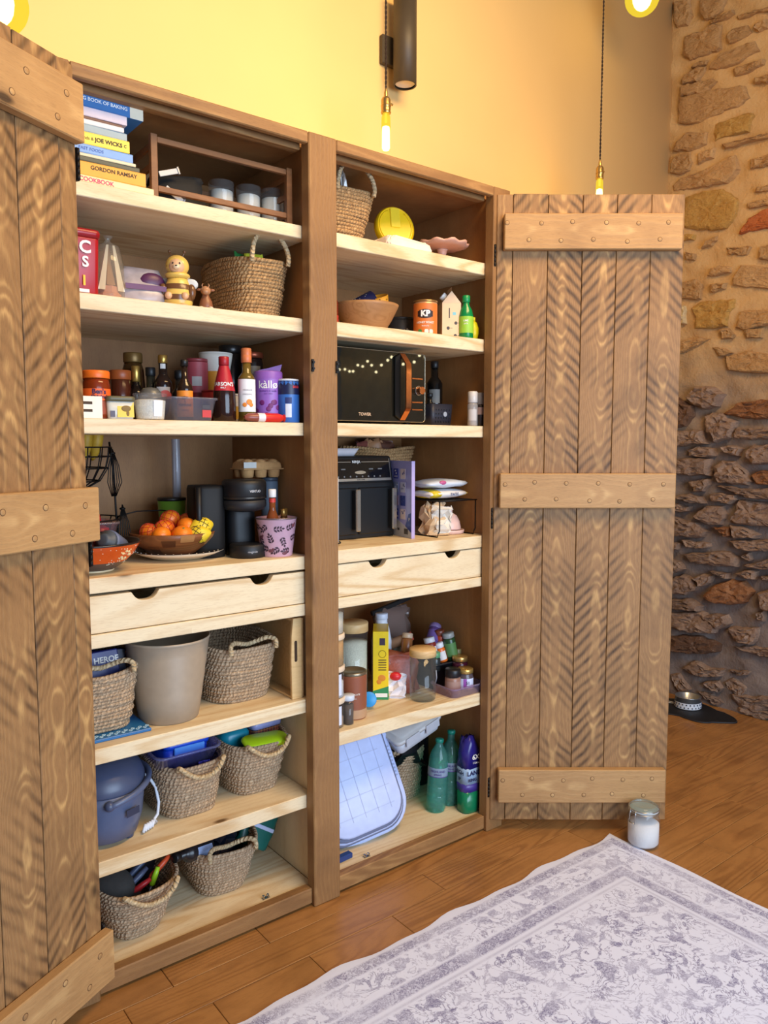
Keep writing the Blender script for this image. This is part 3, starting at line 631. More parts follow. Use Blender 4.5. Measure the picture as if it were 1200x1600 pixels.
# ================================================================== things on the shelves
WHITE, BLACK = M((236, 234, 230), .5), M((22, 22, 24), .45)
m_ink = M((30, 28, 34), .6); m_paper = M((238, 232, 220), .8)
def face(x, y): return math.atan2(CAM.y-y, CAM.x-x)
def rad_at(prof, z):
    for (r0, z0), (r1, z1) in zip(prof, prof[1:]):
        if min(z0, z1)-1e-9 <= z <= max(z0, z1)+1e-9 and abs(z1-z0) > 1e-9: return r0+(r1-r0)*(z-z0)/(z1-z0)
    return prof[-1][0]
def strip(prof, z0, z1, a0, a1, e=.0006, n=16):
    bm = B(); rows = []
    zs = [z0, z0+(z1-z0)*.33, z0+(z1-z0)*.67, z1]
    for z in zs:
        r = rad_at(prof, z)+e; rows.append([bm.verts.new((r*math.cos(a0+(a1-a0)*i/n), r*math.sin(a0+(a1-a0)*i/n), z)) for i in range(n+1)])
    for p, q in zip(rows, rows[1:]):
        for i in range(n): bm.faces.new((p[i], p[i+1], q[i+1], q[i]))
    return bm
def jar(name, label, cat, loc, prof, mat, lid=None, fill=None, labels=(), group=None, rot=None, n=24, turn=0.0, extra=None, body='body'):
    """turned vessel: lid = (profile, material, part name); fill likewise; labels = (z0, z1, half angle, material, [(words, size, z, material, bold)])"""
    t = T(name, label, cat, loc, 0, rot, group)
    bm = B(); lathe(bm, prof, n); O(body, bm, mat, t)
    if fill: bm = B(); lathe(bm, fill[0], 20); O(fill[2] if len(fill) > 2 else 'contents', bm, fill[1], t)
    if lid: bm = B(); lathe(bm, lid[0], n); O(lid[2] if len(lid) > 2 else 'lid', bm, lid[1], t)
    a = face(loc[0], loc[1])+turn
    for z0, z1, ha, m, words in labels:
        o = O('label', strip(prof, z0, z1, a-ha, a+ha), m, t)
        for w in words:
            s, sz, z, wm = w[:4]; b = w[4] if len(w) > 4 else .015; da = w[5] if len(w) > 5 else 0
            text(s, sz, wm, o, on_cyl(rad_at(prof, z)+.0012, a+da, z), b)
    return t
def bottle(r, h, nr, sh, nz):   # body radius, height, neck radius, shoulder start, neck start
    return [(r*.9, 0), (r, .004), (r, sh), (r*.93, sh+(nz-sh)*.3), (nr+(r-nr)*.35, sh+(nz-sh)*.7), (nr, nz), (nr, h)]
def cyl(r, z0, z1, b=.0015): return [(r-b, z0), (r, z0+b), (r, z1-b), (r-b, z1)]
def boxthing(name, label, cat, loc, w, d, h, mat, rz=0, bev=.002, group=None, rot=None):
    t = T(name, label, cat, loc, rz, rot, group)
    bm = B(); bx(bm, -w/2, w/2, -d/2, d/2, 0, h, bev); O('body', bm, mat, t, smooth=False); return t
def bagmesh(w, d, h, k=1, pinch=.5, n=14, seed=0, flat=False):
    """soft filled bag: pillow that narrows to a crimped seam at the top"""
    bm = B(); rn = random.Random(seed); rings = []
    zs = [0, .04, .15, .35, .55, .75, .9, 1.0]
    for z in zs:
        s = (.86 if z == 0 else 1.0-.10*max(0, z-.5)); dd = d*(.85 if z == 0 else 1)*(1-pinch*max(0, z-.35)/.65*1.45)
        dd = max(dd, .004)
        ring = []
        for i in range(n):
            a = 2*PI*i/n; c, q = math.cos(a), math.sin(a)
            x = w/2*s*math.copysign(abs(c)**.55, c); y = dd/2*math.copysign(abs(q)**.8, q)
            j = .0045*k if 0 < z else 0
            ring.append((x+rn.uniform(-j, j), y+rn.uniform(-j, j), h*z+(rn.uniform(-j, j) if z > .9 else 0)))
        rings.append(ring)
    loft(bm, rings); return bm

def superring(a, b, z, n=44, e=3.2, ph=0):
    pts = []
    for i in range(n):
        t = 2*PI*i/n; c, s = math.cos(t), math.sin(t)
        pts.append((a*math.copysign(abs(c)**(2/e), c), b*math.copysign(abs(s)**(2/e), s), z))
    return pts
def basket(label, loc, w, d, h, wb, db, n=15, rz=0, handles=(), mat=None, group='seagrass baskets', sag=.006, e=3.2, name='seagrass_basket'):
    """coiled seagrass basket; loc = centre of the base; handles = (side, style)"""
    mat = mat or m_ropeD
    t = T(name, label, 'basket', loc, rz, None, group)
    bm = B(); uv = bm.loops.layers.uv.new('UVMap')
    r = h/n*.60; rn = random.Random(int(abs(loc[0]*1000)+loc[2]*77))
    for i in range(n):
        f = i/(n-1); k = f**.85
        a, b = (wb+(w-wb)*k)/2-r, (db+(d-db)*k)/2-r
        z = r+(h-2*r)*f; p = superring(a, b, z, e=e)
        o1, o2 = rn.uniform(0, 6), rn.uniform(0, 6)
        q = []
        for (x, y, zz) in p:
            an = math.atan2(y, x)
            w1 = .0016*math.sin(3*an+o1)+.0010*math.sin(7*an+o2)
            q.append((x*(1+w1/a), y*(1+w1/b), zz+.0008*math.sin(5*an+o2)+sag*f*f*(math.cos(2*an))))
        tube(bm, q, r, 6, closed=True, uvl=uv)
    lo = superring(wb/2-r*1.5, db/2-r*1.5, r*.6, e=e); vv = [bm.verts.new(p) for p in lo]; bm.faces.new(vv)
    O('woven_body', bm, mat, t)
    for side, st in handles:
        bm = B(); uv = bm.loops.layers.uv.new('UVMap')
        yy = -d/2 if side == 'front' else d/2; sg = -1 if side == 'front' else 1
        hw = w*.30
        if st == 'droop': q = [(-hw, yy+sg*.002, h-.004), (-hw*1.0, yy+sg*.012, h+.006), (-hw*.8, yy+sg*.020, h-.006), (-hw*.4, yy+sg*.022, h-.026), (0, yy+sg*.022, h-.034), (hw*.45, yy+sg*.022, h-.030), (hw*.8, yy+sg*.021, h-.012), (hw*1.02, yy+sg*.014, h+.008), (hw, yy+sg*.002, h-.004)]
        elif st == 'up': q = [(-hw, yy+sg*.004, h-.022), (-hw, yy+sg*.008, h+.002), (-hw*.86, yy+sg*.006, h+.035), (-hw*.5, yy+sg*.002, h+.064), (0, yy, h+.072), (hw*.5, yy+sg*.002, h+.060), (hw*.86, yy+sg*.006, h+.032), (hw, yy+sg*.008, h+.002), (hw, yy+sg*.004, h-.022)]
        else: q = [(-hw, yy+sg*.008, h-.016), (-hw, yy+sg*.004, h+.008), (-hw*.75, yy-sg*.010, h+.014), (-hw*.3, yy-sg*.024, h+.004), (0, yy-sg*.03, h+.0), (hw*.35, yy-sg*.026, h+.006), (hw*.75, yy-sg*.010, h+.016), (hw, yy+sg*.004, h+.008), (hw, yy+sg*.008, h-.016)]
        # smooth the handle path
        P_ = [Vector(p) for p in q]; sm = []
        for i in range(len(P_)-1):
            p0, p1, p2, p3 = P_[max(i-1, 0)], P_[i], P_[i+1], P_[min(i+2, len(P_)-1)]
            for s in range(4):
                u = s/4; sm.append(.5*((2*p1)+(p2-p0)*u+(2*p0-5*p1+4*p2-p3)*u*u+(3*p1-p0-3*p2+p3)*u**3))
        sm.append(P_[-1])
        tube(bm, sm, .0072, 8, uvl=uv); O('handle', bm, m_ropeL, t)
    return t

# ---------------------------------------------------------------- left bay, top shelf: books, crate, candles
Z = 2.070
books = [('COOKBOOK', .022, -.433, (238, 226, 170), 'cream cookbook with pink lettering at the bottom of the book pile', (214, 70, 110)),
         ('GORDON RAMSAY', .034, -.453, (240, 168, 58), 'thick orange cookbook in the pile, second from the bottom', (60, 40, 20)),
         ('', .012, -.470, (84, 84, 66), 'thin olive dark book lying on the orange cookbook', None),
         ('', .008, -.478, (226, 214, 180), 'very thin cream booklet under the light blue book', None),
         ('FAST FOODS', .022, -.486, (128, 168, 222), 'light blue book under the yellow book in the pile', (84, 112, 180)),
         ('Friends & JOE WICKS', .030, -.493, (250, 214, 84), 'yellow cookbook with black lettering in the pile middle', (40, 34, 20)),
         ('', .019, -.500, (150, 170, 180), 'grey-blue book lying on the yellow cookbook', None),
         ('', .012, -.506, (228, 226, 226), 'thin white book above the grey-blue book', None),
         ('', .008, -.512, (120, 84, 72), 'thin brown book under the white and pink book', None),
         ('', .022, -.498, (226, 212, 222), 'pinkish white book directly beneath the blue baking book', None),
         ('BIG BOOK OF BAKING', .036, -.457, (58, 118, 184), 'big blue baking book on top of the book pile', (240, 244, 250))]
z = Z
for s, th, xr, c, lb, tc in books:
    W = .19+random.uniform(-.006, .008); D = .145+random.uniform(-.01, .01)
    t = T('cookbook', lb, 'book', (xr-W/2, .068+D/2, z), R_(random.uniform(-1.2, 1.2)), None, 'cookbooks in the pile on the top shelf')
    bm = B(); bx(bm, -W/2, W/2, -D/2, D/2, 0, .0018, .0006); bx(bm, -W/2, W/2, -D/2, D/2, th-.0022, th-.0004, .0006); bx(bm, -W/2, W/2, -D/2, -D/2+.0025, .0018, th-.0022)
    O('cover', bm, M(c, .45), t, smooth=False)
    bm = B(); bx(bm, -W/2+.003, W/2-.003, -D/2+.003, D/2-.004, .0019, th-.0023); O('pages', bm, m_paper, t, smooth=False)
    if s == 'BIG BOOK OF BAKING':
        bm = B(); bx(bm, W/2-.034, W/2+.0003, -D/2-.0006, -D/2-.0001, .0004, th-.0008); O('spine_end', bm, M((232, 224, 200), .5), t, smooth=False)
        text(s, .0118, M(tc, .6), t, on_front(-.008, -D/2-.0008, th*.52), .02)
    elif s == 'GORDON RAMSAY':
        text(s, .0135, M(tc, .6), t, on_front(.012, -D/2-.0008, th*.62), .02)
    elif s == 'Friends & JOE WICKS':
        text('Friends &', .0105, M(tc, .6), t, on_front(-.012, -D/2-.0008, th*.5), 0); text('JOE WICKS', .0135, M(tc, .6), t, on_front(.045, -D/2-.0008, th*.5), .03); text('C', .010, M(tc, .6), t, on_front(.086, -D/2-.0008, th*.5), .02)
    elif s == 'COOKBOOK':
        text(s, .0145, M(tc, .6), t, on_front(-.052, -D/2-.0008, th*.55), .025)
    elif s: text(s, .0105, M(tc, .6), t, on_front(-.012, -D/2-.0008, th*.5), .01)
    z += th-.0004

# open slatted crate with its low front rails
t = T('wooden_crate', 'dark open wooden crate with two front rails on the top shelf', 'crate', (-.215, .09, Z))
HW = .205
for s in (-1, 1):
    bm = B(); sh = .012
    prism(bm, [(s*HW-.008, 0), (s*HW+.008, 0), (s*HW+.008, .006), (s*HW-.008, .006)], 0, .30)
    O('runner', bm, w_rail, t, smooth=False)
    bm = B(); prism(bm, [(s*HW-.009, .006), (s*HW+.009, .006), (s*HW+.009, .172), (s*HW-.009, .172)], 0, .016, bev=.001); O('post', bm, w_rail, t, smooth=False)
    bm = B(); prism(bm, [(s*HW-.009, .006), (s*HW+.009, .006), (s*HW+.009, .158), (s*HW-.009, .158)], .284, .30, bev=.001); O('post', bm, w_rail, t, smooth=False)
    for za in (.03, .085, .138):
        bm = B(); bx(bm, s*HW-.004, s*HW+.004, .0165, .2835, za, za+.016); O('end_slat', bm, w_rail, t, smooth=False)
for za, zb in ((.028, .043), (.152, .167)):
    bm = B(); bx(bm, -HW+.0095, HW-.0095, .002, .014, za, zb, .001); O('front_rail', bm, w_rail, t, smooth=False)
for za in (.02, .08, .135):
    bm = B(); bx(bm, -HW+.0095, HW-.0095, .288, .298, za, za+.018, .001); O('back_rail', bm, w_rail, t, smooth=False)
for k in range(5):
    bm = B(); bx(bm, -HW+.0095, HW-.0095, .022+.05*k, .058+.05*k, .0005, .006); O('base_slat', bm, w_rail, t, smooth=False)
for i, (x, y) in enumerate(((-.168, .215), (-.084, .205), (-.010, .19))):
    lb = ('tumbler candle of white wax, leftmost of the three in the crate', 'tumbler candle of white wax, middle one of three in the crate', 'tumbler candle of white wax, rightmost of the three in the crate')[i]
    t = T('glass_candle', lb, 'candle', (x, y, Z+.0062), 0, None, 'white candles in glass tumblers')
    pr = [(.033, 0), (.036, .003), (.037, .124)]
    bm = B(); lathe(bm, pr, 28, cap1=False); O('tumbler', bm, G((240, 240, 236), .06), t)
    bm = B(); lathe(bm, [(.0335, .004), (.0335, .097), (.030, .099), (.004, .098)], 24); w = O('wax', bm, WHITE, t)
    bm = B(); tube(bm, [(0, 0, .098), (.001, 0, .110)], .0012, 5); O('wick', bm, BLACK, w)
t = T('black_shoulder_bag', 'black bag with pale straps inside the dark wooden crate', 'bag', (-.325, .185, Z+.0062))
bm = bagmesh(.15, .12, .095, 2, .25, seed=3); O('body', bm, M((20, 20, 22), .8), t)
for dx, dz, a in ((-.045, .085, -.35), (-.03, .03, .55)):
    bm = B(); bx(bm, -.028, .028, -.002, .002, -.007, .007, .001, mx=Matrix.Translation((dx, -.066, dz)) @ Matrix.Rotation(a, 4, 'Y')); s = O('strap', bm, M((206, 204, 200), .6), t, smooth=False)
    bm = B(); bx(bm, .026, .032, -.004, .004, -.010, .010, .001, mx=Matrix.Translation((dx, -.066, dz)) @ Matrix.Rotation(a, 4, 'Y')); O('buckle', bm, M((180, 180, 184), .3, .8), s, smooth=False)

# ---------------------------------------------------------------- left bay, second shelf
Z = 1.803
t = T('red_biscuit_tin', 'red square tin with white lettering beside the left door', 'tin', (-.628, .15, Z))
bm = B(); loft(bm, [[(x, y, zz) for x, y in rrect(.112*s, .112*s, .012)] for zz, s in ((0, .96), (.004, 1), (.142, 1.06), (.146, 1.06))]); O('body', bm, M((168, 18, 28), .3), t)
bm = B(); loft(bm, [[(x, y, zz) for x, y in rrect(.124*s, .124*s, .014)] for zz, s in ((.1462, 1), (.160, 1.02), (.166, .98), (.167, .9))]); O('lid', bm, M((150, 14, 26), .3), t)
m_w = M((240, 236, 230), .5)
text('C', .042, m_w, t, on_front(.022, -.0620, .120), .03); text('S', .036, m_w, t, on_front(.022, -.0615, .084), .03)
text('1', .034, M((250, 190, 40), .5), t, on_front(.018, -.0610, .038), .03)
bm = B(); bx(bm, -.02, .03, -.0602, -.0592, .010, .018); O('stripe', bm, m_w, t, smooth=False)

t = T('lighthouse_ornament', 'clear wrapped pointed ornament on a pink stepped base beside the red tin', 'ornament', (-.522, .17, Z))
bm = B(); lathe(bm, [(.036, 0), (.036, .012), (.034, .014), (.034, .024), (.026, .03), (.024, .046), (.010, .05)], 8); O('base', bm, M((206, 150, 130), .5), t, smooth=False)
for s in (-1, 1):
    bm = B(); prism(bm, [(s*.026-.009, .034), (s*.026+.009, .034), (s*.008+.003, .150), (s*.008-.003, .150)], -.022, -.016); O('white_edge', bm, M((226, 220, 206), .5), t, smooth=False)
bm = B(); lathe(bm, [(.022, .048), (.012, .10), (.004, .155), (.0, .160)], 6); O('spire', bm, M((150, 110, 76), .5), t, smooth=False)
bm = B(); lathe(bm, [(.040, .001), (.040, .10), (.030, .150), (.012, .158), (.006, .166), (.014, .176)], 14, cap0=False, cap1=False); O('wrapper', bm, G((236, 230, 216), .12, .1), t)

t = T('frozen_fruit_bag', 'crumpled clear and purple food bag beside the bee jar', 'bag', (-.428, .20, Z), R_(-6))
bm = bagmesh(.135, .10, .108, 1.5, .55, seed=8); O('pouch', bm, M((170, 160, 164), .3, 0, .5, 30), t)
bm = B(); ball(bm, (.030, -.020, .074), .036, .013, .026); O('purple_patch', bm, M((84, 40, 78), .4), t)
bm = B(); bx(bm, -.05, .06, -.053, -.051, .046, .060); O('band', bm, M((96, 44, 88), .4), t, smooth=False)

# bee cookie jar
t = T('bee_jar', 'ceramic jar shaped like a bear in a striped bee suit on the second shelf', 'ornament', (-.338, .150, Z), R_(-28))
m_by, m_bb, m_bp = M((226, 190, 96), .25), M((110, 74, 46), .25), M((222, 178, 138), .3)
prof = [(.030, 0), (.036, .006), (.040, .022), (.041, .042), (.037, .062), (.030, .078), (.027, .086)]
bm = B(); lathe(bm, prof, 24, sy=.9); bd = O('body', bm, m_by, t)
for za, zb in ((.026, .040), (.055, .070)):
    bm = B(); lathe(bm, [(rad_at(prof, za)+.0012, za), (rad_at(prof, (za+zb)/2)+.0016, (za+zb)/2), (rad_at(prof, zb)+.0012, zb)], 24, sy=.9, cap0=False, cap1=False); O('stripe', bm, m_bb, t)
bm = B(); lathe(bm, [(.028, .087), (.034, .093), (.034, .097), (.030, .101)], 24, sy=.9); O('collar', bm, m_by, t)
bm = B(); ball(bm, (0, 0, .122), .032, .029, .030, 20, 14); hd = O('head', bm, m_by, t)
bm = B(); ball(bm, (0, -.014, .119), .023, .019, .022, 16, 10); fc = O('face', bm, m_bp, t)
bm = B(); ball(bm, (0, -.031, .114), .010, .007, .0075); O('muzzle', bm, M((236, 206, 166), .3), t)
for s in (-1, 1):
    bm = B(); ball(bm, (s*.009, -.031, .124), .0024, .002, .0030, 8, 6); O('eye', bm, BLACK, t)
    bm = B(); tube(bm, [(s*.014, 0, .146), (s*.019, 0, .158)], .0018, 6); ball(bm, (s*.020, 0, .161), .0048, u=10, v=8); O('antenna', bm, m_bb, t)
    bm = B(); ball(bm, (s*.038, -.012, .050), .012, .012, .022); O('arm', bm, m_bb, t)
    bm = B(); ball(bm, (s*.022, -.034, .036), .010, .009, .010); O('paw', bm, m_bp, t)
    bm = B(); ball(bm, (s*.018, -.030, .008), .014, .014, .008); O('foot', bm, m_bp, t)
    bm = B(); ball(bm, (s*.034, .024, .078), .020, .004, .016); O('wing', bm, M((206, 214, 220), .3), t)
bm = B(); ball(bm, (0, -.0375, .116), .003, .002, .002, 8, 6); O('nose', bm, BLACK, t)

# small brown animal figurine
t = T('animal_figurine', 'small brown cow figurine sitting between the bee jar and the basket', 'ornament', (-.271, .115, Z), R_(-25))
m_f, m_f2 = M((140, 88, 58), .4), M((176, 128, 92), .4)
bm = B(); lathe(bm, [(.016, 0), (.020, .008), (.017, .028), (.010, .042), (.008, .05)], 16); O('body', bm, m_f, t)
bm = B(); ball(bm, (0, -.004, .057), .014, .013, .013); ball(bm, (0, -.016, .052), .010, .009, .008); O('head', bm, m_f2, t)
for s in (-1, 1):
    bm = B(); ball(bm, (s*.017, 0, .060), .008, .003, .004, 8, 6); O('ear', bm, m_f, t)
    bm = B(); tube(bm, [(s*.007, 0, .066), (s*.010, 0, .073), (s*.007, 0, .078)], [.002, .0016, .0008], 5); O('horn', bm, m_f2, t)
    bm = B(); ball(bm, (s*.013, -.020, .006), .008, .012, .006, 10, 8); O('hoof', bm, M((214, 200, 186), .4), t)

b = basket('seagrass basket with upright handle and green packets on the second left shelf', (-.075, .265, Z), .20, .33, .178, .155, .27, 17, 0, (('front', 'up'),), m_rope)
for i, (x, y, c, rz, lb) in enumerate(((-.115, .20, (40, 120, 60), 20, 'green snack packet poking out of the second-shelf basket'), (-.09, .17, (198, 206, 60), -15, 'lime yellow snack packet poking out of the second-shelf basket'), (-.06, .23, (214, 190, 110), 40, 'tan snack packet poking out of the second-shelf basket'))):
    t = T('snack_packet', lb, 'packet', (x, y, Z+.02), R_(rz), None, 'packets in the second-shelf basket')
    bm = bagmesh(.06, .03, .178-(i*.004), .8, .6, seed=20+i); O('wrapper', bm, M(c, .35), t)

# ---------------------------------------------------------------- left bay, third shelf
Z = 1.4972
m_glassb = M((26, 18, 14), .12); m_gold = M((196, 160, 84), .3, .8)
pr = [(.030, 0), (.036, .006), (.036, .074), (.034, .092), (.031, .104)]
jar('sauce_jar', 'sauce jar with orange lid and orange label beside the left door', 'jar', (-.578, .125, Z), pr, M((124, 46, 16), .15),
    ([(.034, .105), (.0345, .106), (.0345, .122), (.032, .125)], M((232, 110, 30), .4)),
    None, [(.048, .078, 1.3, M((236, 98, 30), .5), [("Ben's", .017, .070, M((40, 30, 80), .6), .03, .2), ('Original', .013, .057, M((40, 30, 80), .6), .03, .2)]),
           (.004, .047, 1.3, M((150, 70, 40), .5), [])])
t = T('white_wooden_box', 'small white slotted wooden box in front of the sauce jar', 'box', (-.640, .085, Z))
bm = B(); prism(bm, [(-.04, 0), (.055, 0), (.055, .056), (-.04, .056)], -.0265, -.0205, bev=.001); bx(bm, -.04, .055, .018, .024, 0, .056); bx(bm, .049, .055, -.0205, .018, 0, .056); bx(bm, -.04, -.034, -.0205, .018, 0, .056); O('body', bm, M((240, 232, 214), .6), t, smooth=False)
for zz in (.020, .039):
    bm = B(); bx(bm, -.008, .030, -.0272, -.0268, zz-.0035, zz+.0035, .0001); O('slot', bm, M((70, 54, 40), .8), t, smooth=False)
# flat spread tub with yellow label
t = T('spread_tub', 'olive lidded tub with a yellow chestnut label on the third shelf', 'tub', (-.528, .105, Z), R_(-7))
bm = B(); loft(bm, [[(x, y, zz) for x, y in rrect(w, w*.9, .010)] for zz, w in ((0, .060), (.003, .064), (.046, .070))]); O('body', bm, M((204, 206, 200), .3), t)
bm = B(); loft(bm, [[(x, y, zz) for x, y in rrect(w, w*.92, .012)] for zz, w in ((.0462, .073), (.056, .074), (.060, .068))]); O('lid', bm, M((94, 90, 66), .4), t)
bm = B(); bx(bm, -.010, .032, -.0325, -.0315, .004, .043, mx=Matrix.Rotation(R_(-3), 4, 'X')); lb_ = O('label', bm, M((232, 200, 70), .5), t, smooth=False)
bm = B(); ball(bm, (.012, -.0315, .028), .012, .001, .008); ball(bm, (.016, -.0318, .016), .004, .001, .008); O('print', bm, M((132, 104, 44), .6), lb_)
bm = B(); bx(bm, -.028, -.016, -.0325, -.0315, .006, .022); O('bar_code', bm, M((90, 90, 110), .6), t, smooth=False)
# rice tub
pr = [(.034, 0), (.037, .004), (.043, .066), (.0445, .0665), (.0445, .071)]
jar('rice_tub', 'clear plastic pot of white rice with a white label', 'tub', (-.443, .105, Z), pr, G((246, 247, 250), .06, .1), None,
    ([(.0335, .002), (.036, .005), (.0405, .052), (.03, .055)], M((240, 230, 210), .8, 0, .35, 220, .6)), [(.010, .052, .33, M((232, 234, 240), .6), [])], turn=.55, body='pot')
jar('lidded_pot', 'grey pot with cork band standing behind the rice pot', 'jar', (-.408, .19, Z), cyl(.034, 0, .052), M((150, 150, 150), .4), ([(.034, .053), (.034, .068), (.030, .069), (.030, .080), (.020, .092), (0, .095)], M((96, 96, 92), .35)), None, [(.030, .050, 1.5, M((176, 150, 110), .7), [])])
# clear box with sauce bottle inside
t = T('clear_food_box', 'low clear plastic box with a lip holding the orange sauce bottle', 'box', (-.332, .115, Z))
bm = B(); tray_loft(bm, .112, .085, .136, .100, .064, .0012, .018, lip=.004); O('tub', bm, G((206, 206, 220), .14, .12), t)
bm = B(); bx(bm, .022, .048, -.0475, -.0465, .010, .030); O('red_label', bm, M((196, 50, 46), .5), t, smooth=False)
bm = B(); bx(bm, .022, .044, -.0485, -.0476, .034, .044); O('black_label', bm, M((60, 54, 60), .5), t, smooth=False)
pr = bottle(.0215, .150, .0085, .086, .118)
jar('sauce_bottle', 'worcestershire sauce bottle with orange label standing in the clear box', 'bottle', (-.338, .118, Z+.0014), pr, M((40, 26, 18), .12), ([(.0105, .1505), (.0105, .166), (.009, .168)], M((26, 24, 22), .4), 'cap'), None,
    [(.010, .082, 1.4, M((240, 142, 40), .55), [('LEA', .011, .062, m_ink, .03), ('&', .008, .052, m_ink, .02), ('PERRINS', .0105, .042, m_ink, .03), ('SAUCE', .007, .028, m_ink, .02)])])
pr = bottle(.026, .165, .012, .105, .135)
jar('vinegar_bottle', 'gold capped balsamic bottle with red and white label at the back', 'bottle', (-.360, .215, Z), pr, M((40, 26, 22), .1), ([(.0125, .1655), (.0135, .167), (.0135, .187), (.012, .189)], m_gold, 'cap'), None,
    [(.03, .098, .75, M((196, 190, 184), .6), [('BALSAMIC', .008, .040, m_ink, .02, .1)]), (.150, .164, .6, m_w, [])])
bmx = bpy.data.objects['vinegar_bottle']; bm = B(); a = face(-.36, .215)+.2
lathe(bm, [(.0, 0), (.017, 0), (.017, .0006), (0, .0006)], 18, mx=Matrix.Translation((.0272*math.cos(a), .0272*math.sin(a), .072)) @ Matrix.Rotation(a, 4, 'Z') @ Matrix.Rotation(PI/2, 4, 'Y')); O('red_seal', bm, M((190, 66, 52), .5), bmx)
pr = [(.026, 0), (.031, .006), (.033, .09), (.030, .15), (.024, .17)]
jar('honey_bottle', 'tall brown jar with gold lid at the back of the third shelf', 'jar', (-.415, .30, Z), pr, M((70, 44, 18), .2), ([(.026, .171), (.027, .173), (.027, .196), (.025, .199)], M((120, 92, 48), .4, .5)), None, [(.05, .140, .6, M((156, 122, 60), .5), [])])
jar('vinegar_bottle', 'slim dark bottle with gold foil neck beside the tall brown jar', 'bottle', (-.428, .245, Z), bottle(.024, .135, .010, .075, .105), m_glassb, ([(.0105, .112), (.0115, .113), (.0115, .155), (.010, .157)], m_gold, 'foil'))
jar('condiment_jar', 'orange lidded dark jar at the left back of the third shelf', 'jar', (-.470, .25, Z), cyl(.028, 0, .115), M((84, 36, 20), .2), (cyl(.029, .1155, .142), M((172, 84, 36), .4)))
jar('condiment_jar', 'orange lidded dark jar just right of its twin at the left back', 'jar', (-.452, .325, Z), cyl(.026, 0, .112), M((76, 34, 20), .2), (cyl(.027, .1125, .142), M((178, 90, 40), .4)))
jar('spice_jar', 'small clear jar with pale lid between sauce jar and yellow tub', 'jar', (-.535, .215, Z), cyl(.018, 0, .090), M((60, 50, 46), .2), (cyl(.0165, .0905, .112), M((170, 172, 176), .4)))
jar('syrup_bottle', 'black capped dark bottle left of the gold capped bottle', 'bottle', (-.385, .245, Z), bottle(.021, .13, .012, .08, .1), M((50, 46, 34), .12), (cyl(.014, .1305, .155), BLACK, 'cap'))
jar('syrup_bottle', 'black capped dark bottle behind the sauce bottle in the clear box', 'bottle', (-.305, .23, Z), bottle(.022, .125, .012, .08, .1), M((44, 36, 30), .12), (cyl(.014, .1255, .150), BLACK, 'cap'))
# crisps / gravy tubs
pr = [(.032, 0), (.033, .003), (.033, .185)]
jar('drinks_tin', 'tall pink and dark red canister at the back behind the clear box', 'tin', (-.218, .30, Z), pr, M((128, 26, 32), .4), (cyl(.0335, .1855, .195), M((150, 60, 64), .4)), None, [(.092, .184, 1.5, M((176, 74, 84), .5), []), (.112, .140, .45, M((196, 190, 186), .6), [])])
pr = [(.034, 0), (.038, .05), (.042, .150), (.044, .165), (.050, .200), (.052, .213)]
jar('gravy_tub', 'tall orange tub with flared white top at the back', 'tub', (-.150, .31, Z), pr, M((226, 220, 208), .5), (cyl(.0525, .2135, .218), M((222, 216, 206), .5)), None, [(.02, .160, 1.6, M((222, 150, 46), .5), [])])
jar('gravy_tub', 'short red tub with red lid directly behind the red necked vinegar bottle', 'tub', (-.210, .215, Z), [(.026, 0), (.030, .09)], M((150, 30, 34), .5), (cyl(.031, .0905, .096), M((150, 40, 40), .5)))
jar('yoghurt_pot', 'small white and yellow pot just left of the vinegar bottle', 'tub', (-.150, .215, Z), [(.022, 0), (.028, .082)], M((220, 212, 200), .5), (cyl(.029, .0825, .088), WHITE), None, [(.012, .050, 1.4, M((222, 170, 60), .5), [])])
# malt vinegar
pr = [(.029, 0), (.0325, .005), (.0325, .045), (.031, .085), (.024, .118), (.016, .150), (.0135, .156), (.0135, .160)]
jar('malt_vinegar_bottle', 'dark brown vinegar bottle with red tapered neck label', 'bottle', (-.218, .118, Z), pr, M((42, 22, 18), .1), ([(.0142, .1605), (.0148, .161), (.0148, .184), (.013, .186)], M((160, 24, 34), .4), 'cap'), None,
    [(.088, .1595, 3.1, M((178, 30, 46), .45), [("SARSON'S", .0150, .106, m_w, .03, -.1), ('MALT', .006, .096, m_w, .02, -.1)])])
pr = bottle(.0245, .172, .0125, .125, .145)
jar('white_label_bottle', 'slim oil bottle with long white label and orange cap', 'bottle', (-.150, .110, Z), pr, M((104, 84, 34), .12), ([(.0145, .1725), (.0150, .173), (.0150, .192), (.0145, .193), (.0150, .195), (.0150, .212), (.0130, .214)], M((214, 120, 70), .4), 'cap'), None,
    [(.030, .124, 1.5, M((236, 236, 238), .6), [('ORANGE', .007, .092, M((120, 120, 130), .6), 0, .1), ('DRESSING', .0065, .080, M((120, 120, 130), .6), 0, .1)])])
w = bpy.data.objects['white_label_bottle']; a = face(-.15, .11)
for da, dz, rr in ((-.25, .050, .0065), (.28, .058, .0085), (.5, .05, .006)):
    bm = B(); ball(bm, (0, 0, 0), .0008, rr, rr, 10, 8, Matrix.Translation((.0255*math.cos(a+da), .0255*math.sin(a+da), dz)) @ Matrix.Rotation(a+da, 4, 'Z')); O('fruit_print', bm, M((236, 140, 50), .6), w)
jar('coffee_jar', 'black jar with copper lid behind the white label bottle', 'jar', (-.044, .27, Z), [(.030, 0), (.034, .004), (.034, .190), (.030, .205)], M((34, 24, 22), .15), ([(.031, .2055), (.035, .207), (.035, .220), (.032, .224)], M((150, 76, 52), .35, .6)), None, [(.150, .180, .8, M((130, 110, 84), .5), []), (.10, .14, .7, M((80, 64, 56), .5), [])])
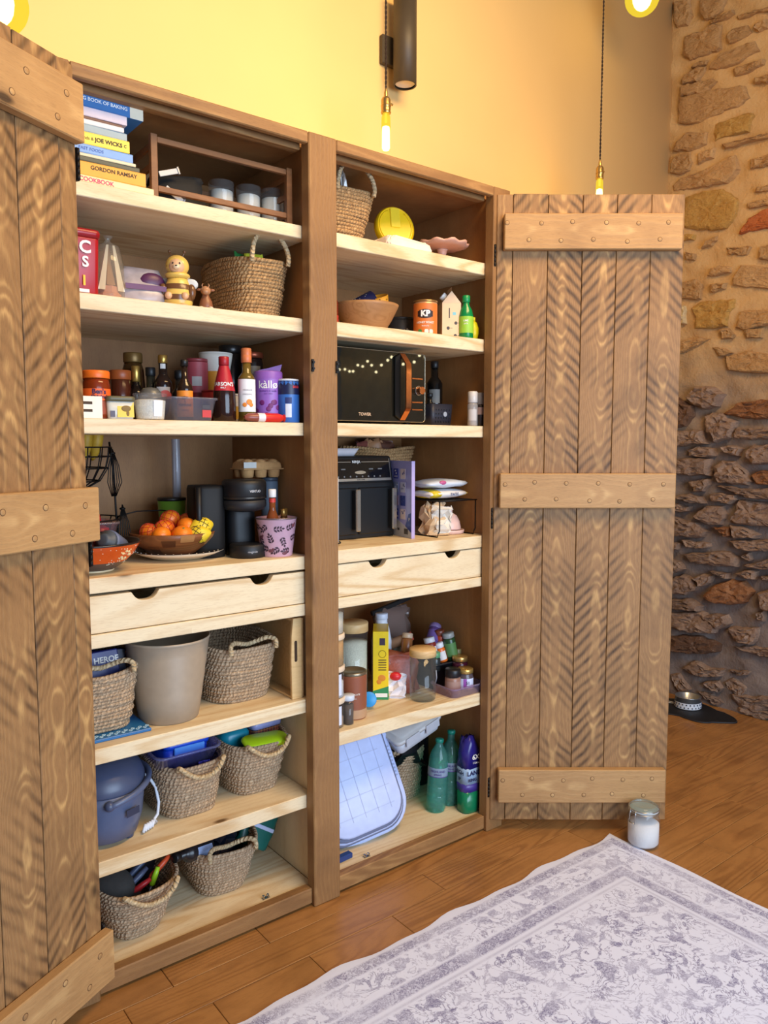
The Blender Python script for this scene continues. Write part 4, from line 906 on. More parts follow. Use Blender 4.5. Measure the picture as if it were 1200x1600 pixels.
jar('coffee_jar', 'tall black jar at the back beside the orange tub', 'jar', (-.078, .35, Z), cyl(.036, 0, .225), M((24, 20, 20), .2), (cyl(.037, .2255, .250), M((28, 26, 26), .3)))
jar('stacked_can', 'grey can with pale blue foot behind the white label bottle', 'tin', (-.078, .185, Z), cyl(.029, 0, .098), M((120, 122, 122), .4, .2), (cyl(.0285, .0985, .102), M((84, 96, 100), .4, .4)), None, [(.002, .036, 1.5, M((104, 170, 206), .5), []), (.07, .097, 1.5, M((60, 78, 84), .5), [])])
# corn cake pack
pr = [(.040, 0), (.0435, .004), (.0435, .150), (.041, .154)]
t = jar('corn_cake_pack', 'purple wrapped round pack with white lettering and dark berries', 'packet', (-.062, .140, Z), pr, M((140, 92, 182), .4), None, None,
    [(.020, .130, 1.3, M((146, 98, 188), .4), [('kàllø', .032, .112, m_w, .012), ('blueberry & vanilla', .007, .094, M((92, 40, 130), .5), .01), ('corn cakes', .006, .086, M((92, 40, 130), .5), .0)])])
bm = B(); prism(bm, [(-.036, .154), (.036, .154), (.042, .176), (.020, .170), (0, .164), (-.02, .160)], -.004, .004, mx=Matrix.Rotation(R_(-25), 4, 'Z')); O('crimped_end', bm, M((120, 78, 160), .35), t, smooth=False)
a0 = face(-.062, .14); rn = random.Random(5)
for k in range(10):
    da, dz = rn.uniform(-.9, .8), rn.uniform(.010, .064)
    bm = B(); ball(bm, (0, 0, 0), .0009, .0078, .0078, 10, 8, Matrix.Translation((.0442*math.cos(a0+da), .0442*math.sin(a0+da), dz)) @ Matrix.Rotation(a0+da, 4, 'Z')); O('berry_print', bm, M((112, 34, 108), .5), t)
# salt drum
pr = [(.030, 0), (.0325, .003), (.0325, .120), (.0315, .124)]
t = jar('salt_drum', 'blue cardboard salt drum with white top beside the middle stile', 'tub', (-.020, .092, Z), pr, M((54, 110, 190), .4), (cyl(.032, .1242, .130), M((226, 230, 236), .4)), None,
    [(.084, .1235, 3.1, M((28, 34, 74), .4), [('SAXA', .0095, .106, M((224, 60, 60), .5), .03, .75)]), (.016, .056, .28, M((216, 222, 234), .5), []), (.0575, .075, .3, M((40, 52, 110), .5), [])])
t = T('wrapped_sausage_pack', 'small red and white snack packet lying at the shelf edge', 'packet', (-.116, .072, Z), R_(-2))
bm = B(); m_ = Matrix.Translation((0, 0, .0135)) @ Matrix.Rotation(PI/2, 4, 'Y')
lathe(bm, [(.004, -.062), (.011, -.052), (.013, -.03), (.013, -.022)], 14, mx=m_, sy=1.1); O('see_through_end', bm, M((140, 74, 62), .3), t)
bm = B(); lathe(bm, [(.0134, -.022), (.0134, .0)], 14, mx=m_, sy=1.1); O('white_band', bm, M((224, 220, 226), .4), t)
bm = B(); lathe(bm, [(.0136, .0), (.0136, .045), (.010, .058), (.006, .060), (.0115, .066)], 14, mx=m_, sy=1.1); O('red_wrapper', bm, M((206, 40, 34), .35), t)

# ---------------------------------------------------------------- left bay, worktop shelf
Z = 1.0952
t = T('wire_fruit_stand', 'black wire two-tier fruit stand in the back left corner', 'fruit stand', (-.575, .36, Z))
m_wire = M((22, 18, 16), .5, .5); r = .0021
bm = B()
def ring(bm, cx, cy, z, R, n=28, rr=r): tube(bm, [(cx+R*math.cos(2*PI*i/n), cy+R*math.sin(2*PI*i/n), z) for i in range(n)], rr, 5, closed=True)
cx, cy = -.03, -.06
for zz, R in ((.330, .115), (.304, .112), (.272, .104), (.236, .082), (.214, .05)): ring(bm, cx, cy, zz, R)
for k in range(18):
    a = 2*PI*k/18; tube(bm, [(cx+R*math.cos(a), cy+R*math.sin(a), zz) for zz, R in ((.330, .115), (.304, .112), (.272, .104), (.236, .082), (.218, .05), (.212, .02))], r*.85, 4)
O('upper_wire_bowl', bm, m_wire, t)
bm = B()
for zz, R in ((.13, .135), (.10, .125), (.06, .095), (.02, .055)): ring(bm, cx, cy, zz, R)
for k in range(20):
    a = 2*PI*k/20; tube(bm, [(cx+R*math.cos(a), cy+R*math.sin(a), zz) for zz, R in ((.13, .135), (.10, .125), (.06, .095), (.02, .055), (.012, .02))], r*.85, 4)
O('lower_wire_bowl', bm, m_wire, t)
bm = B(); tube(bm, [(.10, -.06, .0), (.10, -.06, .10), (.095, -.06, .25), (.085, -.06, .345)], .003, 6); O('upright', bm, m_wire, t)
bm = B(); tube(bm, [(-.115, -.06, .0), (-.115, -.06, .345)], .003, 6); O('upright', bm, m_wire, t)
bm = B(); tube(bm, [(.10, -.06, .13), (.16, -.06, .142), (.24, -.05, .140), (.30, -.02, .128)], .002, 5); O('side_arm', bm, m_wire, t)
for (x, z0, z1) in ((.088, .325, .19), (.112, .165, .02)):
    bm = B(); ring(bm, x, -.075, z0-.012, .006, 10, .003)
    for k in range(9):
        a = (k-3)/3
        if k > 6: continue
        tube(bm, [(x, -.075, z0), (x+a*.014, -.084, z0-(z0-z1)*.35), (x+a*.020, -.088, z0-(z0-z1)*.7), (x+a*.006, -.078, z1)], .0014, 4)
    O('leaf_ornament', bm, m_wire, t)
t = T('banana_bunch', 'bunch of bananas lying in the upper wire bowl', 'fruit', (-.600, .29, Z+.25))
for k in range(5):
    bm = B(); n = 9; rr = [.004, .010, .015, .017, .0175, .017, .014, .008, .003]
    a = -.5+.28*k; q = []
    for i in range(n):
        u = i/(n-1); ph = (u-.5)*1.7
        q.append((-.055+.032*k+.02*math.sin(ph)*a, .02-.055*math.cos(ph)+.03*k*.3, .055+.082*math.sin(ph)+.05))
    tube(bm, q, rr, 8); O('banana', bm, M((196, 160, 50), .5, 0, .25, 60), t)
# clear punnet of apples
t = T('fruit_punnet', 'clear plastic punnet of red apples behind the orange bowl', 'punnet', (-.585, .235, Z+.052))
bm = B(); tray_loft(bm, .12, .10, .15, .13, .075, .001, .02, lip=.004); O('tray', bm, G((240, 220, 224), .10, .08), t)
for i, (x, y, zz) in enumerate(((-.030, -.020, .034), (.032, -.022, .034), (0, .030, .034), (.01, -.01, .072))):
    q = T('apple', ('red apple at the front left of the clear punnet', 'red apple at the front right of the clear punnet', 'red apple at the rear of the clear punnet', 'red apple on top of the others in the punnet')[i], 'apple', (-.585+x, .235+y, Z+.052+zz), 0, None, 'red apples in the punnet')
    bm = B(); lathe(bm, [(0, -.026), (.012, -.029), (.024, -.020), (.031, .002), (.027, .022), (.014, .029), (.004, .024), (0, .022)], 16); O('flesh', bm, M((178, 36, 40), .3, 0, .3, 30), q)
    bm = B(); tube(bm, [(0, 0, .022), (.002, 0, .036)], .0014, 5); O('stem', bm, M((70, 50, 30), .7), q)
# orange painted bowl
t = T('painted_bowl', 'orange spotted ceramic bowl with black rim beside the left door', 'bowl', (-.590, .158, Z))
pr = [(.050, 0), (.052, .006), (.075, .020), (.105, .048), (.122, .078)]
bm = B(); lathe(bm, [(.046, 0), (.052, .002), (.054, .007)], 36); O('foot', bm, M((226, 206, 166), .4), t)
bm = B(); lathe(bm, [(.054, .007), (.075, .020), (.086, .030)], 40, cap0=False, cap1=False); O('dark_band', bm, M((86, 72, 66), .25), t)
bm = B(); lathe(bm, [(.086, .030), (.105, .048), (.122, .076)], 40, cap0=False, cap1=False); ob = O('orange_band', bm, M((220, 84, 22), .25), t)
bm = B(); lathe(bm, [(.122, .076), (.124, .079), (.122, .082), (.117, .080), (.100, .050), (.07, .022), (0, .016)], 40, cap0=False); O('rim', bm, M((36, 28, 26), .25), t)
rn = random.Random(3); bm = B()
for k in range(46):
    a = face(-.59, .158)+rn.uniform(-1.2, 1.5); zz = rn.uniform(.024, .072); rr = rad_at(pr, zz)
    ball(bm, (rr*math.cos(a), rr*math.sin(a), zz), .0014, u=6, v=4)
O('white_dots', bm, M((240, 226, 196), .4), t)
bm = B(); a = face(-.59, .158)+.85
for k in range(7):
    for rr_, w_ in ((.012, .005), (.019, .003)):
        b_ = 2*PI*k/7; zz = .050+rr_*math.sin(b_)*.9; aa = a+rr_*math.cos(b_)/.105; R = rad_at(pr, max(.021, min(.077, zz)))
        ball(bm, (R*math.cos(aa), R*math.sin(aa), zz), w_*.8, u=6, v=5)
O('flower_motif', bm, M((232, 206, 150), .4), t)
q = T('apple', 'red apple lying in the orange bowl by the left door', 'apple', (-.632, .115, Z+.062)); bm = B(); lathe(bm, [(0, -.026), (.012, -.029), (.024, -.020), (.031, .002), (.027, .022), (.014, .029), (.004, .024), (0, .022)], 16); O('flesh', bm, M((196, 56, 50), .3, 0, .3, 30), q)
bm = B(); tube(bm, [(0, 0, .022), (.002, 0, .034)], .0014, 5); O('stem', bm, M((70, 50, 30), .7), q)
t = T('grey_cup', 'slate grey lidded cup lying in the orange bowl', 'cup', (-.545, .145, Z+.072), 0, (R_(68), R_(10), R_(-62)))
bm = B(); lathe(bm, [(.020, -.045), (.026, -.040), (.034, .008), (.034, .014)], 24); O('cup', bm, M((104, 116, 146), .5), t)
bm = B(); lathe(bm, [(.031, .0142), (.031, .024), (.020, .027), (.019, .036), (.012, .038)], 24); O('lid', bm, M((78, 86, 96), .5), t)
# plate and wooden fruit bowl
t = T('decorated_plate', 'cream plate with black dotted rim under the wooden fruit bowl', 'plate', (-.305, .262, Z))
bm = B(); lathe(bm, [(.075, 0), (.085, .003), (.115, .014), (.135, .024), (.134, .026), (.10, .014), (0, .009)], 44); O('dish', bm, M((224, 206, 178), .3), t)
bm = B(); lathe(bm, [(.104, .0162), (.1345, .0266), (.1352, .0248)], 44, cap0=False, cap1=False); O('rim_band', bm, M((40, 30, 30), .3, 0, .5, 60), t)
bm = B()
for k in range(36): a = 2*PI*k/36; ball(bm, (.126*math.cos(a), .126*math.sin(a), .0242), .0026, u=6, v=4)
O('rim_dots', bm, M((226, 212, 190), .4), t)
t = T('wooden_fruit_bowl', 'patched dark wooden bowl of oranges and lemons on a plate', 'bowl', (-.325, .258, Z+.0148))
bm = B(); lathe(bm, [(.060, 0), (.070, .004), (.100, .026), (.120, .050), (.1265, .066), (.124, .067), (.112, .046), (.07, .014), (0, .010)], 44); O('bowl', bm, w_bowl, t)
for k, (a, za, zb) in enumerate(((.35, .044, .064), (-.55, .003, .03), (1.15, .03, .06), (-.1, .03, .05))):
    pr = [(.060, 0), (.070, .004), (.100, .026), (.120, .050), (.1265, .066)]
    O('patch', strip(pr, za, zb, face(-.325, .258)+a-.17, face(-.325, .258)+a+.17, .0004, 6), M((172, 122, 72), .4) if k % 2 == 0 else M((92, 52, 28), .4), t)
bw = Vector((-.325, .258, Z+.0148))
def orange(x, y, zz, r, lb, net=False):
    q = T('clementine', lb, 'orange', bw+Vector((x, y, zz)), 0, (R_(random.uniform(15, 50)), R_(random.uniform(-30, 30)), R_(random.uniform(0, 300))), 'clementines in the wooden bowl')
    bm = B(); ball(bm, (0, 0, 0), r, r, r*.88, 20, 14); O('peel', bm, M((236, 126, 24), .4, 0, .12, 120, .4), q)
    bm = B(); ball(bm, (0, 0, r*.87), .0035, .0035, .0015, 8, 6); O('stalk', bm, M((110, 120, 50), .7), q)
    if net:
        bm = B()
        for k in range(9):
            for s in (-1, 1):
                a = PI*2*k/9; pts = []
                for i in range(11):
                    th = -1.4+2.8*i/10; an = a+s*th*.8
                    pts.append((1.02*r*math.cos(th)*math.cos(an), 1.02*r*math.cos(th)*math.sin(an), .90*r*math.sin(th)))
                tube(bm, pts, .0009, 4, caps=False)
        O('net', bm, M((214, 54, 34), .5), q)
r0 = .030
orange(-.062, -.066, .062, .029, 'loose clementine at the front left of the wooden bowl')
orange(-.004, -.082, .061, .031, 'loose clementine at the front middle of the wooden bowl')
orange(.030, -.040, .079, .031, 'loose clementine resting above and behind the front middle one')
orange(-.070, .000, .066, .029, 'netted clementine at the left of the wooden bowl', True)
orange(-.030, -.014, .076, .029, 'netted clementine in the middle of the wooden bowl', True)
orange(.002, .022, .098, .031, 'netted clementine highest of the pile in the bowl', True)
orange(.060, .028, .086, .029, 'netted clementine at the back right of the pile', True)
for i, (x, y, zz, rz) in enumerate(((.040, -.088, .060, -30), (.076, -.046, .066, 25), (.060, -.070, .082, 0))):
    q = T('lemon', ('netted lemon at the front of the wooden bowl', 'netted lemon at the right rim of the bowl', 'netted lemon lying on two others at the right')[i], 'lemon', bw+Vector((x, y, zz)), 0, (0, R_(80), R_(rz)), 'netted lemons in the wooden bowl')
    bm = B(); lathe(bm, [(0, -.042), (.005, -.039), (.010, -.034), (.024, -.018), (.027, 0), (.024, .018), (.010, .034), (.005, .038), (0, .040)], 18); O('rind', bm, M((232, 200, 48), .4, 0, .12, 90, .3), q)
    bm = B()
    for k in range(9):
        for s in (-1, 1):
            a = PI*2*k/9; pts = []
            for j in range(11):
                u = -1+2*j/10; rr = .0278*math.cos(u*1.2); an = a+s*u*1.3; pts.append((rr*math.cos(an), rr*math.sin(an), u*.032))
            tube(bm, pts, .0008, 4, caps=False)
    O('net', bm, M((40, 44, 30), .6), q)
q = T('net_tag', 'small pale tag standing out of the lemon net', 'tag', bw+Vector((.098, -.030, .084)), R_(-30)); bm = B(); prism(bm, [(-.012, 0), (.010, .004), (.016, .020), (.002, .016)], -.001, .001); O('card', bm, M((206, 214, 226), .5), q, smooth=False)
# green pot with tube of straws
t = jar('green_storage_pot', 'green round pot with dark lid at the back of the worktop', 'pot', (-.258, .42, Z), [(.030, 0), (.034, .004), (.044, .160)], M((104, 148, 44), .4), (cyl(.045, .1605, .170), M((34, 30, 28), .4)))
t = T('glass_tube', 'tall clear tube of straws standing on the green pot', 'container', (-.240, .42, Z+.1705))
bm = B(); lathe(bm, [(.013, 0), (.0135, .002), (.0135, .185)], 18, cap1=False); O('tube', bm, G((214, 214, 222), .30, .1), t)
bm = B()
for k in range(8): tube(bm, [(.007*math.cos(k*2.2), .007*math.sin(k*2.2), .002), (.007*math.cos(k*2.2+.4), .007*math.sin(k*2.2+.4), .17-.008*k)], .0024, 5)
O('straws', bm, M((206, 202, 200), .6), t)
# coffee machine
t = T('coffee_machine', 'black pod coffee machine with a rear water tank on the worktop', 'coffee machine', (-.125, .205, Z), R_(-8))
mb, mb2 = M((18, 18, 21), .5), M((32, 32, 36), .55)
bm = B(); lathe(bm, [(.052, 0), (.055, .003), (.055, .036), (.051, .040), (.045, .041)], 32, oy=-.055); O('drip_base', bm, mb, t)
bm = B(); loft(bm, [[(x, y+.03, zz) for x, y in rrect(w, .10, .03)] for zz, w in ((0, .085), (.004, .09), (.15, .09), (.155, .085))]); O('column', bm, mb, t)
bm = B(); lathe(bm, [(.030, .135), (.058, .142), (.066, .152), (.066, .170), (.062, .172)], 36, oy=-.03); O('brew_collar', bm, mb2, t)
bm = B(); lathe(bm, [(.062, .1725), (.066, .176), (.067, .215), (.066, .226), (.060, .232), (.03, .234)], 36, oy=-.03); hd = O('brew_head', bm, mb, t)
bm = B(); lathe(bm, [(.0672, .176), (.0678, .178), (.0678, .1795), (.0672, .1815)], 36, oy=-.03, cap0=False, cap1=False); O('trim_ring', bm, M((70, 66, 62), .3, .7), t)
bm = B(); loft(bm, [[(x-.105, y+.02, zz) for x, y in rrect(.095*s, .12*s, .03)] for zz, s in ((0, .95), (.004, 1), (.205, 1), (.215, .94))]); O('water_tank', bm, M((10, 10, 12), .65), t)
bm = B(); tube(bm, [(-.145, -.045, .05), (-.145, -.045, .212)], .009, 10); O('tank_handle', bm, mb, t)
a = -PI/2-.18
text('VERTUO', .0095, M((196, 196, 200), .5), t, lambda u, v: Vector((.0676*math.cos(a+.35+u/.0676), -.03+.0676*math.sin(a+.35+u/.0676), .199+v)), .02)
text('magimix', .009, M((170, 170, 176), .5), t, lambda u, v: Vector((.0556*math.cos(a+.1+u/.0556), -.055+.0556*math.sin(a+.1+u/.0556), .020+v)), .01)
# canister and egg box behind
jar('grey_canister', 'slate blue canister behind the pink bucket', 'tin', (-.006, .238, Z), cyl(.027, 0, .222), M((96, 112, 130), .45), (cyl(.0275, .2225, .2335), M((60, 70, 84), .45)))
t = T('egg_box', 'brown cardboard egg box resting on the canister and coffee machine', 'egg box', (-.050, .238, Z+.2352), R_(0)); t.scale = (.88, .9, 1)
bm = B(); m_c = M((186, 142, 92), .9, 0, .2, 120, .4)
for i in range(3):
    for j in range(2): lathe(bm, [(.018, 0), (.021, .004), (.024, .026)], 10, ox=-.052+.052*i, oy=-.024+.048*j)
bx(bm, -.080, .080, -.052, .052, .0245, .0285, .001); O('tray', bm, m_c, t)
bm = B()
loft(bm, [[(x, y, zz) for x, y in rrect(w, d, .012)] for zz, w, d in ((.0288, .156, .098), (.045, .150, .092), (.050, .138, .080))])
for i in range(3):
    for j in range(2): ball(bm, (-.050+.050*i, -.022+.044*j, .046), .022, .022, .012, 10, 8)
O('lid', bm, m_c, t)
bm = B(); bx(bm, -.079, -.030, -.0500, -.0488, .030, .048); O('paper_label', bm, M((196, 196, 190), .7), t, smooth=False)
# pink bucket
pr = [(.046, 0), (.0475, .002), (.061, .112)]
BX, BY = -.052, .118
t = T('pink_bucket', 'pale pink metal bucket printed with dark leaf sprigs on the worktop', 'bucket', (BX, BY, Z))
bm = B(); lathe(bm, pr+[(.0625, .113), (.0625, .117), (.0595, .117), (.0455, .003), (0, .003)], 36); O('pail', bm, M((214, 172, 190), .45), t)
bm = B(); lathe(bm, [(.0612, .1125), (.0632, .114), (.0632, .117), (.061, .1185)], 36, cap0=False, cap1=False); O('rim_roll', bm, M((120, 104, 108), .4, .5), t)
bm = B(); rn = random.Random(11); a0 = face(BX, BY)
def leaf(bm, a, z, ang, L, w):
    P0 = []
    for u, s in ((0, 0), (.5, 1), (1, 0), (.5, -1)):
        dx = u*L*math.cos(ang)-s*w*math.sin(ang); dz = u*L*math.sin(ang)+s*w*math.cos(ang)
        zz = min(.110, max(.003, z+dz)); rr = rad_at(pr, zz)+.0008; P0.append(bm.verts.new((rr*math.cos(a+dx/rr), rr*math.sin(a+dx/rr), zz)))
    bm.faces.new(P0)
for k in range(12):
    a = a0-1.3+.66*(k % 4)+.33*((k//4) % 2); z = (.022, .055, .088)[k//4]+rn.uniform(-.004, .005); an = rn.uniform(0, PI*2)
    for q in range(3):
        px, pz = .0085*(q-1)*math.cos(an), .0085*(q-1)*math.sin(an)
        for s in (-1, 1): leaf(bm, a+px/.055, z+pz, an+s*(.80+.05*q), .0135-.0012*q, .0034)
    leaf(bm, a+.013*math.cos(an)/.055, z+.013*math.sin(an), an, .012, .0034)
bmesh.ops.recalc_face_normals(bm, faces=bm.faces)
lp = O('leaf_print', bm, M((62, 40, 54), .6), t, smooth=False); lp['kind'] = 'stuff'
for da, zz in ((-.95, .060), (-.35, .020), (.5, .012), (1.0, .095)):
    bm = B(); R = rad_at(pr, zz)+.0005; a = a0+da; mm = Matrix.Translation((R*math.cos(a), R*math.sin(a), zz)) @ Matrix.Rotation(a, 4, 'Z')
    ball(bm, (0, 0, 0), .0008, .008, .0055, 10, 6, mm); ball(bm, (0, .007, .005), .0008, .0038, .0038, 8, 6, mm); O('bird_print', bm, M((110, 62, 74), .6), t)
pr2 = bottle(.020, .175, .0095, .100, .140)
jar('syrup_bottle', 'amber syrup bottle with white and red cap standing in the pink bucket', 'bottle', (BX-.016, BY-.005, Z+.0034), pr2, G((190, 110, 60), .35), ([(.0115, .1755), (.012, .177), (.012, .198), (.010, .200)], M((226, 226, 228), .4), 'cap'), ([(.0185, .002), (.0185, .10), (.008, .138)], M((120, 60, 30), .2)), [(.160, .172, 1.5, M((200, 60, 50), .5), [])])
cp = bpy.data.objects['pink_bucket']
for i, (x, y) in enumerate(((.022, -.004), (.036, .010))):
    jar('flavouring_bottle', ('gold capped small bottle, nearer of two in the pink bucket', 'gold capped small bottle, farther of two in the pink bucket')[i], 'bottle', (BX+x, BY+y, Z+.0034), bottle(.0125, .115, .008, .08, .098), M((70, 44, 26), .2), (cyl(.0088, .1155, .138), M((150, 118, 62), .3, .7), 'cap'), group='gold capped bottles in the bucket')

# ---------------------------------------------------------------- left bay, shelf under the drawer
Z = .6502
t = T('patterned_folder', 'blue paisley patterned folder lying under the left seagrass basket', 'folder', (-.585, .20, Z))
bm = B(); bx(bm, -.105, .115, -.115, .12, 0, .009, .002); O('cover', bm, M((38, 108, 170), .4), t, smooth=False)
bm = B()
for k in range(22):
    x = -.095+.0098*k; tube(bm, [(x+.005*math.cos(i*.9), -.100+.010*(k % 2)+.005*math.sin(i*.9), .0092) for i in range(7)], .0009, 4)
O('paisley_print', bm, M((196, 222, 226), .5), t)
b = basket('seagrass basket holding dark blue packs on the middle left shelf beside the bin', (-.590, .245, Z+.0096), .245, .31, .180, .20, .25, 17, 0, (('front', 'back'),), sag=.016)
for i, (x, y, rz, zt, tx) in enumerate(((-.600, .140, 4, .208, 'HEROE'), (-.565, .235, -16, .188, ''), (-.60, .30, 14, .192, ''))):
    t = T('sweet_tub', ('dark blue lettered pack at the front of the left middle-shelf basket', 'dark blue pack behind the lettered one in the basket', 'dark blue pack at the rear of the left middle-shelf basket')[i], 'packet', (x, y, Z+.0146), R_(rz), (R_(-14), 0, R_(rz)), 'dark blue packs in the basket')
    bm = B(); bx(bm, -.080, .080, -.010, .010, 0, zt, .003); O('box', bm, M((30, 36, 110), .3), t, smooth=False)
    if tx:
        for q in range(1): text(tx, .022, m_w, t, on_front(.045, -.0106, zt-.026), .03)
pr = [(.083, 0), (.086, .004), (.118, .234)]
t = T('waste_bin', 'taupe ribbed plastic waste bin between two seagrass baskets', 'bin', (-.385, .170, Z))
bm = B(); lathe(bm, [(.080, 0), (.084, .003), (.0955, .074), (.0948, .076), (.1045, .133), (.1038, .135), (.113, .190), (.1122, .192), (.118, .228), (.1195, .231), (.1195, .235), (.116, .235), (.082, .004), (0, .004)], 48); O('pail', bm, M((162, 144, 122), .45), t)
bm = B(); lathe(bm, [(.1186, .2285), (.1206, .231), (.1206, .2345), (.1186, .2362)], 48, cap0=False, cap1=False); O('rim', bm, M((170, 152, 130), .4), t)
basket('large seagrass basket with small rim handle next to the taupe bin', (-.145, .285, Z), .25, .36, .180, .205, .29, 17, 0, (('front', 'back'),))
t = T('wooden_serving_tray', 'pale wooden tray with handle slot standing on edge by the stile', 'tray', (-.008, .068, Z), 0)
bm = B(); bx(bm, .012, .018, .002, .40, .001, .250); O('base', bm, w_bamboo, t, smooth=False)
bm = B()
a = [(-.024, 0), (.011, 0), (.011, .250), (-.012, .250), (-.024, .235)]
prism(bm, [(-.024, 0), (.0115, 0), (.0115, .252), (-.018, .252), (-.024, .20), (-.026, .125)], 0, .010, bev=.001); O('end_board', bm, w_bamboo, t, smooth=False)
bm = B(); prism(bm, [(-.010+.005*math.cos(2*PI*i/20), .150+(.028 if math.sin(2*PI*i/20) > 0 else -.028)+.005*math.sin(2*PI*i/20)) for i in range(20)], -.0006, -.0001); O('handle_slot', bm, M((60, 40, 22), .8), t, smooth=False)
bm = B(); bx(bm, -.022, .0115, .011, .39, .001, .008); O('side_board', bm, w_bamboo, t, smooth=False)
bm = B(); bx(bm, -.018, .0115, .011, .39, .243, .250); O('side_board', bm, w_bamboo, t, smooth=False)

# ---------------------------------------------------------------- left bay, lower shelf
Z = .3462
t = T('portable_cooker', 'dark slate blue lidded cooker with carry handle and white flex', 'cooker', (-.575, .205, Z))
m_ck = M((84, 96, 126), .35); m_ck2 = M((68, 78, 106), .35)
bm = B(); lathe(bm, [(.085, .010), (.095, .014), (.108, .06), (.114, .12), (.116, .148)], 40, sy=1.15); O('body', bm, m_ck, t)
bm = B(); lathe(bm, [(.1165, .149), (.118, .153), (.116, .17), (.106, .195), (.088, .214), (.058, .224), (.05, .225)], 40, sy=1.15); ld = O('lid', bm, m_ck2, t)
bm = B(); lathe(bm, [(.046, .2255), (.044, .236), (.02, .240), (0, .240)], 28, sy=1.1); O('knob', bm, m_ck2, t)
bm = B(); q = []
for i in range(21):
    a = R_(-100+i*(150/20)); q.append((.128*math.cos(a), .145*math.sin(a), .118+.042*math.sin(PI*i/20*.62+.35)))
tube(bm, q, .0085, 8); O('carry_handle', bm, m_ck, t)
for s in (0, 1):
    bm = B(); ball(bm, (q[0 if s == 0 else -1][0]*.97, q[0 if s == 0 else -1][1]*.97, q[0 if s == 0 else -1][2]), .014, u=12, v=8); O('pivot', bm, m_ck2, t)
for ax_, ay in ((.05, -.07), (-.05, -.07), (.06, .07), (-.05, .07)):
    bm = B(); lathe(bm, [(.013, 0), (.015, .016)], 12, ox=ax_, oy=ay); O('foot', bm, m_ck2, t)
bm = B(); bx(bm, -.006, .006, -.0004, .0004, -.006, .006, mx=Matrix.Translation((-.055, -.1185, .158)) @ Matrix.Rotation(R_(-22), 4, 'Z')); O('badge', bm, M((150, 230, 226), .4), t, smooth=False)
bm = B(); bx(bm, -.03, .012, -.0006, .0006, -.014, .006, mx=Matrix.Translation((.052, -.1265, .100)) @ Matrix.Rotation(R_(20), 4, 'Z')); O('recess', bm, M((44, 50, 74), .5), t, smooth=False)
bm = B(); tube(bm, [(.105, .02, .135), (.135, .0, .128), (.150, -.02, .095), (.152, -.035, .055), (.142, -.05, .028), (.120, -.062, .014), (.100, -.072, .010)], .0045, 8); O('power_flex', bm, M((222, 228, 240), .45), t)
bm = B()
for k in range(5): tube(bm, [(.085+.008*k, -.088+.004*k, .006), (.095+.008*k, -.076+.004*k, .020), (.110+.007*k, -.068+.004*k, .007)], .0042, 6)
O('flex_bundle', bm, M((214, 220, 232), .45), t)
basket('seagrass basket carrying blue plastic tubs beside the slate cooker', (-.325, .265, Z), .225, .33, .168, .178, .265, 16, 0, (('front', 'droop'),))
bZ = Z+.094
t = T('clear_plastic_tub', 'clear violet tinted tub wedged into the lower basket, holding a blue box', 'tub', (-.340, .265, Z+.108), 0, (R_(4), 0, 0))
bm = B(); tray_loft(bm, .150, .20, .196, .262, .100, .0014, .03, lip=.006); O('tub', bm, G((200, 200, 246), .16, .1), t)
text('SISTEMA', .010, M((90, 80, 210), .5), t, on_front(.045, -.1265, .055), .02)
t = T('blue_lidded_box', 'royal blue lidded food box inside the clear violet tub', 'box', (-.325, .275, Z+.112), 0, (R_(4), 0, 0))
bm = B(); loft(bm, [[(x, y, zz) for x, y in rrect(w, w*1.25, .02)] for zz, w in ((0, .125), (.004, .13), (.088, .138))]); O('body', bm, M((28, 70, 190), .3), t)
bm = B(); loft(bm, [[(x, y, zz) for x, y in rrect(w, w*1.24, .022)] for zz, w in ((.0882, .146), (.100, .148), (.106, .140), (.108, .13))]); O('lid', bm, M((24, 76, 206), .3), t)
bm = B(); bx(bm, -.045, .050, -.0965, -.0905, .066, .094, .002); O('clip', bm, M((96, 160, 236), .3), t, smooth=False)
basket('seagrass basket with lime lid, teal tub and tartan tin on the lower left shelf', (-.100, .275, Z), .235, .33, .172, .165, .26, 16, 0, (('front', 'droop'),))
t = T('lime_lid', 'lime green plastic container lid lying across the lower right basket of the left bay', 'tray', (-.085, .148, Z+.158), R_(-4), (R_(14), R_(3), R_(-4)))  # loose lime green lid of a plastic container
bm = B(); loft(bm, [[(x, y, zz) for x, y in rrect(w, w*.42, .025)] for zz, w in ((0, .142), (.008, .154), (.012, .152), (.016, .140))]); O('panel', bm, M((184, 222, 30), .3), t)
bm = B(); bx(bm, .0775, .085, -.012, .012, .004, .011, .002); O('tab', bm, M((170, 176, 170), .4), t, smooth=False)
t = T('teal_tub', 'teal rounded tub in the basket left of the tartan tin', 'tub', (-.150, .250, Z+.098))
bm = B(); loft(bm, [[(x, y, zz) for x, y in rrect(w, w*1.0, .028)] for zz, w in ((0, .086), (.05, .096), (.08, .098), (.092, .085), (.098, .06))]); O('body', bm, M((16, 126, 150), .3), t)
t = T('tartan_tin', 'tartan tin with pale lilac lid in the lower right basket', 'tin', (-.048, .262, Z+.112), R_(4))
